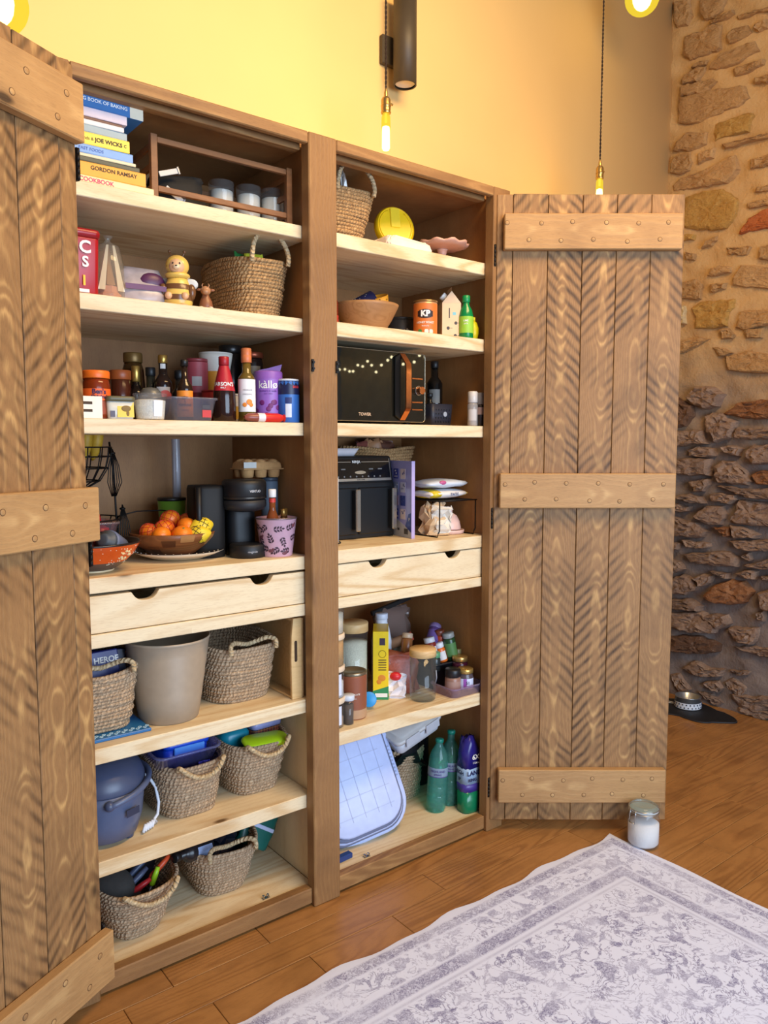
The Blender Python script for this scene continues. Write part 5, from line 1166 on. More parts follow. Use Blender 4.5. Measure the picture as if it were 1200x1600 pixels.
def tartan():
    t = NT('tartan'); s = t.n('ShaderNodeSeparateXYZ', {0: t.obj()})
    def st(c, p, w): return t.math('LESS_THAN', t.math('FRACT', t.math('MULTIPLY', c, 1/p)), w)
    xx = t.math('ADD', s.outputs[0], s.outputs[1])
    col = t.mix(t.math('MULTIPLY', st(xx, .021, .35), .7), lin((112, 44, 36)), lin((40, 40, 36)))
    col = t.mix(t.math('MULTIPLY', st(s.outputs[2], .021, .4), .6), col, lin((34, 36, 32)))
    col = t.mix(t.math('MAXIMUM', st(xx, .0105, .12), st(s.outputs[2], .0105, .12)), col, lin((176, 110, 60)))
    return t.fin(col, .45)
bm = B(); loft(bm, [[(x, y, zz) for x, y in rrect(.104, .12, .014)] for zz in (0, .070)]); O('body', bm, tartan(), t)
bm = B(); loft(bm, [[(x, y, zz) for x, y in rrect(w, w*1.16, .016)] for zz, w in ((.0702, .110), (.086, .111), (.091, .105))]); O('lid', bm, M((150, 156, 206), .35), t)

# ---------------------------------------------------------------- left bay, base board
Z = .0502
basket('seagrass basket of tools at the bottom beside the left door', (-.500, .245, Z), .250, .34, .158, .150, .25, 15, R_(3), (('front', 'droop'),), sag=.010)
basket('seagrass basket of bottles and bags at the bottom by the stile', (-.205, .290, Z), .245, .34, .158, .165, .26, 15, R_(-4), (('front', 'back'),), sag=.008)
t = T('flat_cap', 'dark grey flat cap folded in the bottom tool basket', 'hat', (-.555, .215, Z+.075), R_(10))  # soft grey flat cap lying among the tools
bm = B(); ball(bm, (0, 0, .045), .065, .085, .050, 18, 12); O('crown', bm, M((62, 60, 58), .95, 0, .2, 90, .3), t)
bm = B(); ball(bm, (.01, -.070, .036), .045, .030, .006); O('brim', bm, M((56, 54, 52), .95), t)
def tool(name, lb, loc, dr, c, L, grip, tip):
    t = T(name, lb, 'tool', loc, 0, Vector(dr).to_track_quat('Z', 'Y').to_euler(), 'tools in the bottom basket')
    bm = B(); tube(bm, [(0, 0, 0), (0, 0, L*.2), (0, 0, L*.45), (0, 0, L*.5)], [.006, .0085, .0085, .005], 10); O('grip', bm, c, t)
    bm = B(); tube(bm, [(0, 0, L*.5), (0, 0, L)], [.004, .0035], 8); O('shaft', bm, tip, t)
steel = M((150, 154, 160), .3, .8)
tool('screwdriver', 'red and orange handled tool sticking out of the bottom tool basket', (-.388, .185, Z+.172), (-.8, -.05, -.6), M((224, 84, 44), .4), .16, 0, M((206, 40, 40), .4))
tool('paint_brush', 'lime green handled tool in the bottom tool basket', (-.432, .165, Z+.160), (-.35, .05, -.9), M((176, 224, 40), .4), .11, 0, steel)
tool('paint_brush', 'red handled tool low in the bottom tool basket', (-.458, .155, Z+.138), (-.85, .1, -.4), M((196, 40, 44), .4), .12, 0, steel)
tool('chisel', 'steel blade tool leaning left in the bottom tool basket', (-.440, .215, Z+.175), (-.8, -.1, -.5), M((60, 70, 96), .4), .15, 0, steel)
tool('chisel', 'second grey blade tool crossing the steel one in the tool basket', (-.455, .190, Z+.155), (-.8, -.15, -.45), M((76, 84, 110), .4), .13, 0, steel)
t = T('black_cloth_bag', 'black bag with pale marks at the back of the bottom tool basket', 'bag', (-.435, .300, Z+.06), R_(15)); bm = bagmesh(.14, .09, .125, 2, .4, seed=31); O('body', bm, M((28, 26, 34), .6), t)
jar('black_bottle', 'black bottle with pale label lying in the bottom right basket', 'bottle', (-.250, .215, Z+.142), bottle(.027, .13, .012, .09, .11), M((26, 26, 32), .3), (cyl(.014, .1305, .15), M((20, 20, 24), .4), 'cap'), None, [(.012, .075, 2.9, M((156, 176, 216), .5), [])], rot=(R_(78), R_(12), R_(-70)))
t = T('green_seed_packet', 'dark green pouch with pale edge sticking out of the bottom right basket', 'packet', (-.095, .235, Z+.080), 0, (R_(-12), R_(34), R_(-6)))
bm = bagmesh(.12, .03, .135, .8, .6, seed=41); O('pouch', bm, M((14, 92, 84), .35), t)
bm = B(); bx(bm, -.050, .052, -.0165, -.012, .060, .072, .001); O('pale_edge', bm, M((176, 190, 222), .4), t, smooth=False)
for i, (x, y, c, rz, lb) in enumerate(((-.195, .235, (22, 26, 40), 10, 'dark crumpled bag in the middle of the bottom right basket'), (-.165, .285, (18, 46, 46), -30, 'dark green crumpled bag at the rear of the bottom right basket'), (-.225, .300, (30, 32, 50), 40, 'navy crumpled bag at the rear left of the bottom right basket'))):
    t = T('crumpled_bag', lb, 'bag', (x, y, Z+.035), R_(rz), None, 'crumpled bags in the bottom basket'); bm = bagmesh(.10, .07, .135, 3, .5, seed=50+i); O('body', bm, M(c, .25), t, smooth=False)

# ================================================================ right bay, top shelf
Z = 2.0712
basket('tall seagrass basket with looped handle on the top right shelf', (.236, .235, Z), .235, .27, .172, .150, .20, 16, 0, (('front', 'up'),), m_rope)
for i, (x, y) in enumerate(((.160, .165), (.195, .180), (.240, .175))):
    t = T('foil_packet', ('crinkled silver foil packet at the left in the tall basket', 'crinkled silver foil packet in the middle of the tall basket', 'crinkled silver foil packet at the right in the tall basket')[i], 'packet', (x, y, Z+.05), R_(25*i), None, 'foil packets in the tall basket'); bm = bagmesh(.07, .04, .164+.006*i, 2.2, .6, seed=60+i); O('wrapper', bm, M((206, 204, 200), .25, .3), t, smooth=False)
# yellow round lid leaning on its edge
t = T('yellow_round_lid', 'round yellow plastic lid with flip spout leaning on edge', 'lid', (.462, .175, Z+.047), 0, (R_(80), 0, R_(-14)))
my = M((240, 202, 24), .35)
bm = B(); lathe(bm, [(.070, -.016), (.072, -.014), (.072, .004), (.067, .010), (.064, .007), (0, .007)], 44, mx=Matrix.Translation((0, .055, 0))); O('disc', bm, my, t)
bm = B(); bx(bm, -.018, .018, .052, .121, .0072, .0115, .002); O('flip_spout', bm, M((246, 214, 50), .35), t, smooth=False)
bm = B(); tube(bm, [(.060*math.cos(a), .055+.060*math.sin(a), .008) for a in [R_(-50+i*9) for i in range(24)]][0:0] or [(.060*math.cos(R_(115+i*12)), .055+.060*math.sin(R_(115+i*12)), .0085) for i in range(26)], .0018, 5); O('ridge', bm, my, t)
t = T('white_wrapped_pack', 'lumpy white tissue wrapped pack on the top right shelf', 'packet', (.452, .130, Z), R_(2))
bm = B(); loft(bm, [[(x+random.uniform(-.004, .004), y+random.uniform(-.003, .003), zz+random.uniform(-.003, .003)*(zz > 0)) for x, y in rrect(w, .09*s, .02, 6)] for zz, w, s in ((0, .185, 1), (.016, .20, 1.05), (.034, .19, 1), (.044, .165, .8))]); O('wrapping', bm, M((238, 222, 206), .7), t, smooth=False)
t = T('cake_stand', 'dusty pink scalloped cake stand at the right of the top shelf', 'cake stand', (.665, .165, Z))
mp = M((206, 158, 138), .4)
bm = B(); n = 48
def sc(r, z, k): return [((r+k*math.cos(10*2*PI*i/n))*math.cos(2*PI*i/n), (r+k*math.cos(10*2*PI*i/n))*math.sin(2*PI*i/n), z+k*.8*math.cos(10*2*PI*i/n)) for i in range(n)]
loft(bm, [sc(.02, .054, 0), sc(.07, .058, 0), sc(.092, .064, .003), sc(.094, .072, .004), sc(.090, .073, .004), sc(.07, .064, 0), sc(.01, .062, 0)]); O('plate', bm, mp, t)
bm = B(); lathe(bm, [(.050, 0), (.052, .003), (.042, .009), (.020, .016), (.015, .034), (.018, .050), (.022, .0535)], 32); O('pedestal', bm, mp, t)

# ---------------------------------------------------------------- right bay, second shelf
Z = 1.8062
jar('sauce_bottle', 'red labelled sauce bottle half hidden behind the middle stile', 'bottle', (.200, .200, Z), bottle(.032, .14, .012, .085, .115), M((110, 28, 18), .2), (cyl(.014, .1405, .160), m_w, 'cap'), None, [(.010, .045, 1.5, M((176, 48, 40), .5), [])])
jar('wooden_pepper_mill', 'pale turned wooden mill behind the middle stile', 'mill', (.180, .295, Z), [(.028, 0), (.030, .02), (.022, .05), (.026, .09), (.030, .11), (.020, .13)], w_bowl2, ([(.020, .1305), (.028, .145), (.026, .165), (.010, .18), (.008, .192), (0, .196)], w_bowl2, 'knob'))
pr = [(.058, 0), (.062, .004), (.088, .045), (.110, .088), (.113, .097), (.108, .096), (.083, .045), (.055, .008), (0, .008)]
t = T('wooden_bowl', 'pale turned wooden bowl holding patterned cups on the second right shelf', 'bowl', (.362, .215, Z))
bm = B(); lathe(bm, pr, 48); O('bowl', bm, w_bowl2, t)
t = T('orange_cup', 'orange paper cup with black figures lying in the wooden bowl', 'cup', (.418, .205, Z+.088), 0, (R_(8), R_(-22), 0))
pr = [(.030, 0), (.036, .045)]
bm = B(); lathe(bm, [(.030, 0), (.0365, .046), (.0355, .046), (.029, .002), (0, .002)], 28); o = O('cup', bm, M((238, 164, 44), .5), t)
a = face(.395, .205); text('2', .022, m_ink, t, on_cyl(.0362, a-.15, .028), .03)
for k, (da, dz) in enumerate(((.45, .012), (.55, .030), (.8, .016), (.9, .034), (1.1, .02), (-.6, .014), (-.7, .034), (.1, .040))): text('♦' if False else 'o', .010, m_ink, t, on_cyl(rad_at([(.030, 0), (.0365, .046)], dz)+.0007, a+da, dz), .03)
t = T('blue_cup', 'dark blue patterned cup lying in the wooden bowl', 'cup', (.345, .215, Z+.098), 0, (R_(0), R_(66), R_(-8)))
bm = B(); lathe(bm, [(.026, -.03), (.033, .046), (.032, .046), (.025, -.028), (0, -.028)], 26); o = O('cup', bm, M((26, 32, 78), .5), t)
bm = B(); rn = random.Random(9)
for k in range(50):
    zz = rn.uniform(-.025, .043); a = rn.uniform(0, 2*PI); r = rad_at([(.026, -.03), (.033, .046)], zz)
    ball(bm, (r*math.cos(a), r*math.sin(a), zz), .0016, u=5, v=4)
O('dot_print', bm, M((190, 180, 150), .5), t)
pr = [(.040, 0), (.0415, .002), (.0415, .118), (.040, .120)]
jar('peanut_tin', 'orange nut tin with black oval badge on the second right shelf', 'tin', (.575, .150, Z), pr, M((196, 150, 110), .35, .4), ([(.0415, .1205), (.0425, .1215), (.0425, .126), (.038, .127), (.037, .124), (0, .124)], M((176, 136, 84), .3, .7)), None,
    [(.006, .114, 1.45, M((214, 116, 46), .5), [('HONEY ROAST', .0095, .048, m_w, .02), ('PEANUTS', .006, .036, m_w, .01)])])
w = bpy.data.objects['peanut_tin']; a = face(.575, .15)
def badge(bm, R, a, z, hw, hh, e, n=20):
    ps = []
    for i in range(n):
        u = 2*PI*i/n; x = hw*math.copysign(abs(math.cos(u))**.6, math.cos(u)); y = hh*math.copysign(abs(math.sin(u))**.6, math.sin(u)); ps.append(bm.verts.new(((R+e)*math.cos(a+x/R), (R+e)*math.sin(a+x/R), z+y)))
    bm.faces.new(ps)
bm = B()
for x0 in [-.024+.006*i for i in range(9)]:
    hh = .0155*math.sqrt(max(0.15, 1-(x0/.031)**2)); vs = [bm.verts.new((.0429*math.cos(a+(x0+dx)/.0415), .0429*math.sin(a+(x0+dx)/.0415), .078+dz)) for dx, dz in ((-.0031, -hh), (.0031, -hh), (.0031, hh), (-.0031, hh))]; bm.faces.new(vs)
O('oval_badge', bm, M((40, 24, 24), .5), w, smooth=False)
text('KP', .028, M((246, 240, 236), .5), w, on_cyl(.0434, a, .078), .05)
for da, c in ((-.45, (70, 140, 70)), (.1, (230, 220, 210)), (.5, (226, 214, 206))):
    bm = B(); badge(bm, .0415, a+da, .017, .007, .008, .0012); O('print', bm, M(c, .5), w, smooth=False)
# carton
t = T('milk_carton', 'cream oat drink carton with a gable top and white cap', 'carton', (.690, .150, Z), R_(-30))
bm = B(); hw = .034; bx(bm, -hw, hw, -hw, hw, 0, .128); O('body', bm, M((226, 192, 156), .6), t, smooth=False)
bm = B()
v = [bm.verts.new((y_, x_, z_)) for x_, y_, z_ in ((-hw, -hw, .1282), (hw, -hw, .1282), (hw, hw, .1282), (-hw, hw, .1282), (-hw, 0, .170), (hw, 0, .170), (-hw, 0, .184), (hw, 0, .184))]
for q in ((0, 1, 5, 4), (2, 3, 4, 5), (0, 4, 3), (1, 2, 5), (4, 5, 7, 6), (0, 3, 2, 1)): bm.faces.new([v[i] for i in q])
O('gable_top', bm, M((214, 186, 156), .6), t, smooth=False)
bm = B(); lathe(bm, cyl(.014, 0, .016), 16, mx=Matrix.Translation((-.018, -.006, .148)) @ Matrix.Rotation(R_(-50), 4, 'Y')); O('cap', bm, WHITE, t)
bm = B()
for i in range(3):
    lathe(bm, [(.006, 0), (.0045, .0003)], 12, ox=0, oy=0, mx=Matrix.Translation(((-.012, .016, .014)[i], -hw-.0002, (.040, .058, .014)[i])) @ Matrix.Rotation(PI/2, 4, 'X'))
    bx(bm, (-.012, .016, .014)[i]+.007, (-.012, .016, .014)[i]+.016, -hw-.0004, -hw-.0001, (.040, .058, .014)[i]-.0007, (.040, .058, .014)[i]+.0007)
bx(bm, -.010, -.006, -hw-.0004, -hw-.0001, .075, .110); O('print', bm, M((70, 66, 66), .6), t, smooth=False)
bm = B(); bx(bm, .004, .016, -hw-.0004, -hw-.0001, .086, .096); O('blue_print', bm, M((120, 190, 206), .6), t, smooth=False)
pr = [(.024, 0), (.0265, .004), (.0265, .082), (.022, .104), (.013, .120), (.0115, .126), (.0115, .130)]
jar('lime_juice_bottle', 'green lime juice bottle with green cap and lime label', 'bottle', (.722, .098, Z), pr, M((10, 128, 66), .2), (cyl(.014, .1305, .155), M((14, 140, 74), .35), 'cap'), None, [(.022, .080, 1.5, M((150, 200, 60), .5), [('LIME', .009, .064, m_w, .02), ('JUICE', .006, .054, m_w, .02)])])
jar('lemon_squeezer', 'lemon shaped yellow juice squeezer beside the green bottle', 'bottle', (.762, .100, Z), [(.008, 0), (.014, .004), (.019, .026), (.019, .045), (.012, .064), (.006, .070)], M((232, 214, 20), .4), (cyl(.0065, .0705, .084), M((240, 222, 40), .4), 'cap'))
jar('herb_jar', 'small jar with black lid at the far right behind the lemon squeezer', 'jar', (.778, .150, Z), cyl(.020, 0, .055), M((206, 196, 176), .4), (cyl(.0205, .0555, .080), BLACK))
jar('black_pot', 'dark grey ridged tub in shadow behind the nut tin', 'tub', (.575, .285, Z), cyl(.050, 0, .075), M((52, 50, 48), .5), (cyl(.051, .0755, .084), M((40, 40, 40), .5)))
t = T('silver_gadget', 'small silver kitchen gadget lying behind the wooden bowl', 'gadget', (.475, .135, Z)); bm = B(); ball(bm, (0, 0, .010), .016, .012, .010); tube(bm, [(.012, 0, .010), (.034, .004, .006)], .004, 6); O('body', bm, M((150, 150, 160), .3, .6), t); bm = B(); ball(bm, (-.004, -.008, .016), .006, u=8, v=6); O('knob', bm, BLACK, t)

# ---------------------------------------------------------------- right bay, microwave shelf
Z = 1.4992
t = T('microwave', 'black microwave oven with copper handle and dial on the right shelf', 'microwave', (.330, .105, Z))
x0, x1, h0, h1 = -.238, .205, .010, .242
bm = B(); bx(bm, x0+.004, x1-.004, .022, .36, h0, h1-.003, .006); O('body', bm, M((40, 38, 36), .4), t, smooth=False)
for fx in (x0+.04, x1-.04):
    for fy in (.05, .32):
        bm = B(); lathe(bm, [(.012, 0), (.014, .0098)], 14, ox=fx, oy=fy); O('foot', bm, BLACK, t)
def mw_glass():
    tt = NT('black_glass'); return tt.fin(lin((26, 24, 18)), .02, 0, **{'Specular IOR Level': .6})
mwg = mw_glass()
bm = B(); prism(bm, [(px+(x0+x1)/2, pz+(h0+h1)/2) for px, pz in rrect(x1-x0, h1-h0, .012)], 0, .0215, bev=.0015); fr = O('front_glass', bm, mwg, t)
bm = B(); P1 = [(px+(x0+x1)/2, -.0005, pz+(h0+h1)/2) for px, pz in rrect(x1-x0-.001, h1-h0-.001, .012)]; tube(bm, P1, .0016, 5, closed=True); O('edge_trim', bm, M((176, 164, 140), .25, .8), t)
bm = B(); bx(bm, x0+.03, .055, -.0008, -.0002, .04, .215); O('door_window', bm, mwg, t, smooth=False)
m_cop = M((226, 146, 92), .18, .95)
bm = B(); hx = .100; n = 12
pts = []
for i in range(n+1):
    u = i/n; z = .016+.222*u; y = -.006-.034*min(1, math.sin(PI*u)*1.9); pts.append((z, y))
vs = []
for z, y in pts: vs.append([bm.verts.new((hx-.011+dx, y+dy, z)) for dx, dy in ((0, 0), (.022, 0), (.022, .006), (0, .006))])
for a, b_ in zip(vs, vs[1:]):
    for i in range(4): bm.faces.new((a[i], b_[i], b_[(i+1) % 4], a[(i+1) % 4]))
bm.faces.new(vs[0]); bm.faces.new(vs[-1][::-1]); bmesh.ops.recalc_face_normals(bm, faces=bm.faces); O('handle', bm, m_cop, t)
bm = B(); prism(bm, [(hx-.034, .03), (hx-.010, .016), (hx-.010, .238), (hx-.034, .224)], -.010, -.0002, bev=.002); O('handle_recess', bm, M((14, 13, 12), .3), t, smooth=False)
bm = B(); lathe(bm, cyl(.017, 0, .004), 24, mx=Matrix.Translation((.176, 0, .118)) @ Matrix.Rotation(PI/2, 4, 'X')); O('dial_ring', bm, M((150, 146, 140), .25, .9), t)
bm = B(); lathe(bm, cyl(.013, .0042, .022), 24, mx=Matrix.Translation((.176, 0, .118)) @ Matrix.Rotation(PI/2, 4, 'X')); O('dial', bm, m_cop, t)
for zz in (.158, .078, .053):
    bm = B(); bx(bm, .146, .194, -.0022, -.0003, zz-.0022, zz+.0022, .0005); O('button_bar', bm, m_cop, t, smooth=False)
text('TOWER', .014, M((206, 176, 146), .4), t, on_front(-.055, -.0012, .032), .02)
# black caddy with bottles
t = T('dark_caddy', 'navy perforated caddy holding a dark bottle beside the microwave', 'caddy', (.690, .235, Z))
bm = B(); tray_loft(bm, .098, .098, .108, .108, .082, .002, .012); O('pot', bm, M((34, 38, 54), .5), t)
bm = B()
for i in range(6):
    for j in range(4): bx(bm, -.034+.013*i, -.030+.013*i, -.0535-.001*j*.3, -.0500, .014+.015*j, .019+.015*j)
hp = O('perforations', bm, M((16, 18, 26), .7), t, smooth=False); hp['kind'] = 'stuff'
bm = B(); badge_m = None; lathe(bm, [(.009, 0), (.009, .001), (0, .001)], 16, mx=Matrix.Translation((.01, -.0545, .045)) @ Matrix.Rotation(PI/2, 4, 'X')); O('round_label', bm, M((150, 160, 176), .5), t)
jar('wine_bottle', 'dark square shouldered bottle with pale label in the navy caddy', 'bottle', (.705, .245, Z+.0024), [(.028, 0), (.030, .004), (.030, .158), (.022, .172), (.014, .182), (.013, .215)], M((18, 16, 14), .12), (cyl(.0145, .2155, .240), BLACK, 'cap'), None, [(.085, .135, .7, M((120, 116, 110), .6), [])])
jar('oil_bottle', 'smaller dark bottle with white mark, left in the navy caddy', 'bottle', (.660, .220, Z+.0024), bottle(.018, .105, .009, .07, .09), M((30, 28, 26), .15), (cyl(.011, .1055, .120), BLACK, 'cap'), None, [(.055, .068, .6, M((170, 168, 160), .6), [])])
jar('salt_grinder', 'clear grinder of white salt with frosted cap at the right of the microwave shelf', 'grinder', (.748, .086, Z), [(.017, 0), (.019, .003), (.019, .075), (.016, .084)], G((226, 222, 220), .35, .1), ([(.017, .0845), (.018, .086), (.018, .122), (.015, .125)], M((206, 200, 196), .35), 'cap'), ([(.0165, .003), (.0165, .062), (0, .064)], M((214, 206, 200), .8, 0, .3, 300)), [(.02, .06, .8, M((196, 190, 188), .6), [])])
jar('pepper_grinder', 'dark peppercorn grinder with glass top, rightmost on the microwave shelf', 'grinder', (.775, .073, Z), [(.014, 0), (.016, .003), (.016, .07), (.014, .078)], M((40, 28, 24), .3), ([(.0135, .0785), (.0145, .08), (.0145, .118), (.012, .121)], G((206, 196, 190), .3, .1), 'cap'), None, [(.042, .068, .8, M((150, 120, 110), .6), [])])

# ---------------------------------------------------------------- right bay, worktop shelf
Z = 1.1032
t = T('paper_towel_roll', 'white kitchen paper roll on a wire stand beside the middle stile', 'paper roll', (.148, .165, Z))
bm = B(); lathe(bm, [(.020, .012), (.052, .012), (.052, .222), (.020, .222)], 32); O('roll', bm, M((232, 236, 246), .9, 0, .04, 60, .2), t)
bm = B(); lathe(bm, [(.052, 0), (.055, .003), (.052, .007)], 28); O('base', bm, w_bamboo, t)
bm = B(); tube(bm, [(.058*math.cos(2*PI*i/28), .058*math.sin(2*PI*i/28), .010) for i in range(28)], .0022, 6, closed=True); tube(bm, [(0, 0, .007), (0, 0, .24)], .003, 6); O('wire', bm, BLACK, t)
# air fryer
t = T('air_fryer', 'black two drawer air fryer with silver handles and tilted control panel', 'air fryer', (.345, .245, Z))
fw, fd, fh = .335, .27, .290
mf = M((18, 18, 19), .45)
bm = B(); prism(bm, [(0, 0), (fd, 0), (fd+.004, fh-.03), (fd-.02, fh), (.028, fh), (.022, fh-.004), (.006, fh-.088), (0, fh-.10)], -fw/2, fw/2, mx=Matrix(((0, 1, 0, 0), (1, 0, 0, 0), (0, 0, 1, 0), (0, 0, 0, 1))), bev=.004)
bmesh.ops.recalc_face_normals(bm, faces=bm.faces); O('body', bm, mf, t, smooth=False)
tiltm = Matrix.Translation((0, .006, fh-.088)) @ Matrix.Rotation(-math.atan2(.016, .084), 4, 'X')
bm = B(); bx(bm, -fw/2+.010, fw/2-.012, -.003, -.0002, .0, .080, .0008, mx=tiltm); pn = O('control_panel', bm, M((18, 18, 22), .12), t, smooth=False)
bm = B(); x_ = fw/2-.012
bx(bm, -fw/2+.010, x_, -.0045, -.0031, .0, .009, mx=tiltm); bx(bm, x_-.0022, x_, -.0045, -.0031, .0095, .078, mx=tiltm); bx(bm, -fw/2+.010, -.016, -.0045, -.0031, .0665, .0685, mx=tiltm); bx(bm, .030, x_-.003, -.0045, -.0031, .0665, .0685, mx=tiltm); O('silver_frame', bm, M((196, 190, 180), .3, .8), t, smooth=False)
def tl(x, z): return lambda u, v: tiltm @ Vector((x+u, -.0049, z+v))
text('NINJA', .013, M((226, 224, 220), .5), t, tl(.007, .0675), .02)
text('DUAL ZONE', .006, m_ink, t, tl(.02, .0045), .02)
bm = B(); lathe(bm, [(.006, 0), (.006, .003)], 12, mx=tiltm @ Matrix.Translation((.02, -.003, .030)) @ Matrix.Rotation(PI/2, 4, 'X') @ Matrix.Diagonal((4.0, 1, 1, 1))); O('dial', bm, M((206, 196, 176), .3, .7), t)
bm = B()
for i in range(8): lathe(bm, [(.0032, 0), (.0032, .0008)], 10, mx=tiltm @ Matrix.Translation((-.075+.026*i, -.003, .016)) @ Matrix.Rotation(PI/2, 4, 'X'))
for i in range(4): bx(bm, (-.11, -.06, .06, .10)[i], (-.11, -.06, .06, .10)[i]+.018, -.0045, -.0031, .040, .044, mx=tiltm)
O('touch_buttons', bm, M((120, 118, 116), .4), t, smooth=False)
for s, xa, xb in ((0, -fw/2+.012, -.004), (1, .004, fw/2-.012)):
    bm = B(); bx(bm, xa, xb, -.010, -.0003, .016, .180, .003); dr = O('drawer', bm, M((15, 15, 17), .4), t, smooth=False)
    hx = xb-.018
    bm = B(); prism(bm, [(hx-.008, .030), (hx+.012, .030), (hx+.012, .176), (hx-.008, .176)], -.040, -.030, bev=.003); O('handle', bm, M((206, 200, 188), .22, .9), dr, smooth=False)
    bm = B(); bx(bm, hx-.006, hx+.010, -.0299, -.0102, .036, .170, .001); O('handle_core', bm, M((20, 20, 22), .5), dr, smooth=False)
t = T('white_dish', 'small white dish standing on top of the air fryer', 'dish', (.320, .315, Z+fh+.0004)); bm = B(); tray_loft(bm, .09, .07, .12, .09, .026, .003, .014); O('bowl', bm, M((196, 196, 204), .4), t); bm = B(); bx(bm, .0605, .068, -.012, .012, .020, .0245, .001); O('lug', bm, M((196, 196, 204), .4), t, smooth=False)
# lilac illustrated book
t = T('illustrated_book', 'tall lilac illustrated magazine standing beside the air fryer', 'book', (.517, .202, Z), R_(-100))
bw_, bh_ = .150, .272
bm = B(); bx(bm, -bw_*.72, bw_*.28+.03, -.0062, -.0048, 0, bh_, .0003); O('front_cover', bm, M((156, 158, 222), .35), t, smooth=False)
bm = B(); bx(bm, -bw_*.72, bw_*.28+.03, .0058, .0072, 0, bh_, .0003); bx(bm, bw_*.28+.0301, bw_*.28+.0315, -.0062, .0072, 0, bh_); O('spine', bm, M((176, 160, 206), .35), t, smooth=False)
bm = B(); bx(bm, -bw_*.72+.001, bw_*.28+.0298, -.0046, .0056, .002, bh_-.002); O('pages', bm, m_paper, t, smooth=False)
cols = [(44, 60, 140), (206, 170, 196), (196, 200, 226), (150, 164, 206), (222, 208, 214), (60, 70, 160)]
k = 0
for j in range(4):
    for i in range(3):
        x = -.088+.050*i; z_ = .225-.048*j
        bm = B(); bx(bm, x-.018, x+.018, -.0068, -.00625, z_-.017, z_+.019); o = O('picture_panel', bm, M(cols[(k*5+j) % 6], .45), t, smooth=False)
        bm = B(); rn = random.Random(k); c2 = [(60, 56, 90), (230, 224, 230), (80, 90, 150)][k % 3]
        for q in range(5):
            u, v_ = rn.uniform(-.012, .009), rn.uniform(-.012, .012); bx(bm, x+u, x+u+rn.uniform(.003, .008), -.0072, -.0069, z_+v_, z_+v_+rn.uniform(.003, .007))
        O('print', bm, M(c2, .5), o, smooth=False); k += 1
bm = B(); prism(bm, [(-.107, .001), (.071, .001), (.071, .020), (.03, .040), (-.03, .062), (-.107, .066)], -.0067, -.00625); O('pale_panel', bm, M((186, 190, 200), .45), t, smooth=False)
bm = B(); prism(bm, [(.030, .041), (.071, .0205), (.071, .090), (.052, .085)], -.0067, -.00625); O('blue_panel', bm, M((46, 62, 150), .45), t, smooth=False)
text('P', .016, m_w, t, on_front(.058, -.0070, .066), .02)
bm = B()
for i in range(9): bx(bm, .022+.0032*i, .0238+.0032*i, -.0072, -.0069, .012, .032)
O('bar_code', bm, m_ink, t, smooth=False)
text('es', .018, m_ink, t, on_front(-.018, -.0072, .028), .03)
# wire rack
t = T('wire_shelf_rack', 'black wire shelf rack straddling the paper bag on the right worktop', 'rack', (.690, .217, Z))
bm = B(); zz = .128
for y in (-.12, .12): tube(bm, [(-.095, y, zz), (.095, y, zz)], .0026, 6)
for i in range(9): tube(bm, [(-.088+.022*i, -.12, zz), (-.08+.02*i, .12, zz)], .0018, 5)
O('platform', bm, m_wire, t)
for x in (-.088, .090):
    bm = B(); tube(bm, [(x, -.118, zz), (x, -.118, .022), (x-.008, -.12, .014), (x-.012, -.12, .002), (x-.012, .12, .002), (x-.008, .12, .014), (x, .118, .022), (x, .118, zz)], .0026, 6); O('leg', bm, m_wire, t)
for i, (c, c2, zz, lb) in enumerate(((( 232, 228, 226), (226, 200, 40), .1308, 'white and yellow flour bag lying lower on the wire rack'), ((206, 214, 226), (190, 90, 140), .168, 'pale blue soft pack lying on the flour bag'))):
    t = T('soft_pack', lb, 'packet', (.690-.004*i, .195, Z+zz), R_(2-5*i), None)
    bm = B(); rn = random.Random(70+i)
    loft(bm, [[(x, y+rn.uniform(-.004, .004), .019+zc*s_+rn.uniform(-.0025, .0025)) for y, zc in [(.062*math.cos(2*PI*q/12)*s2, .0165*math.sin(2*PI*q/12)) for q in range(12)]] for x, s_, s2 in ((-.098, .15, .8), (-.085, .75, .95), (-.05, 1, 1), (0, 1.05, 1), (.05, 1, 1), (.08, .75, .95), (.096, .12, .8))]); O('wrapper', bm, M(c, .35), t)
    bm = B()
    if i == 0:
        for xa, xb in ((-.0862, -.05), (.081, .0955)):
            loft(bm, [[(x, y, .019+zc*s_) for y, zc in [(.0635*math.cos(2*PI*q/12)*s2, .0172*math.sin(2*PI*q/12)) for q in range(12)]] for x, s_, s2 in ((xa, .80 if xa < 0 else .74, .96), (xb, 1.05 if xa < 0 else .2, 1.01 if xa < 0 else .84))])
        O('yellow_end', bm, M(c2, .4), t)
        text('TATE', .018, M((60, 80, 130), .5), t, lambda u, v: Vector((.012+u, -.0655, .018+v*.8)), .02)
    else:
        ball(bm, (-.03, -.058, .024), .016, .006, .008); O('pink_mark', bm, M(c2, .4), t)
# paper bag
t = T('paper_bag', 'crumpled brown and white paper bag under the wire rack', 'bag', (.645, .172, Z), R_(-12))
bm = bagmesh(.092, .075, .115, 3, .5, seed=81); O('bag', bm, M((206, 176, 140), .8, 0, .12, 30), t, smooth=False)
bm = bagmesh(.072, .03, .092, 2.5, .5, seed=82); bmesh.ops.translate(bm, verts=bm.verts, vec=(.012, -.032, .010)); O('white_panel', bm, M((222, 216, 206), .8), t, smooth=False)
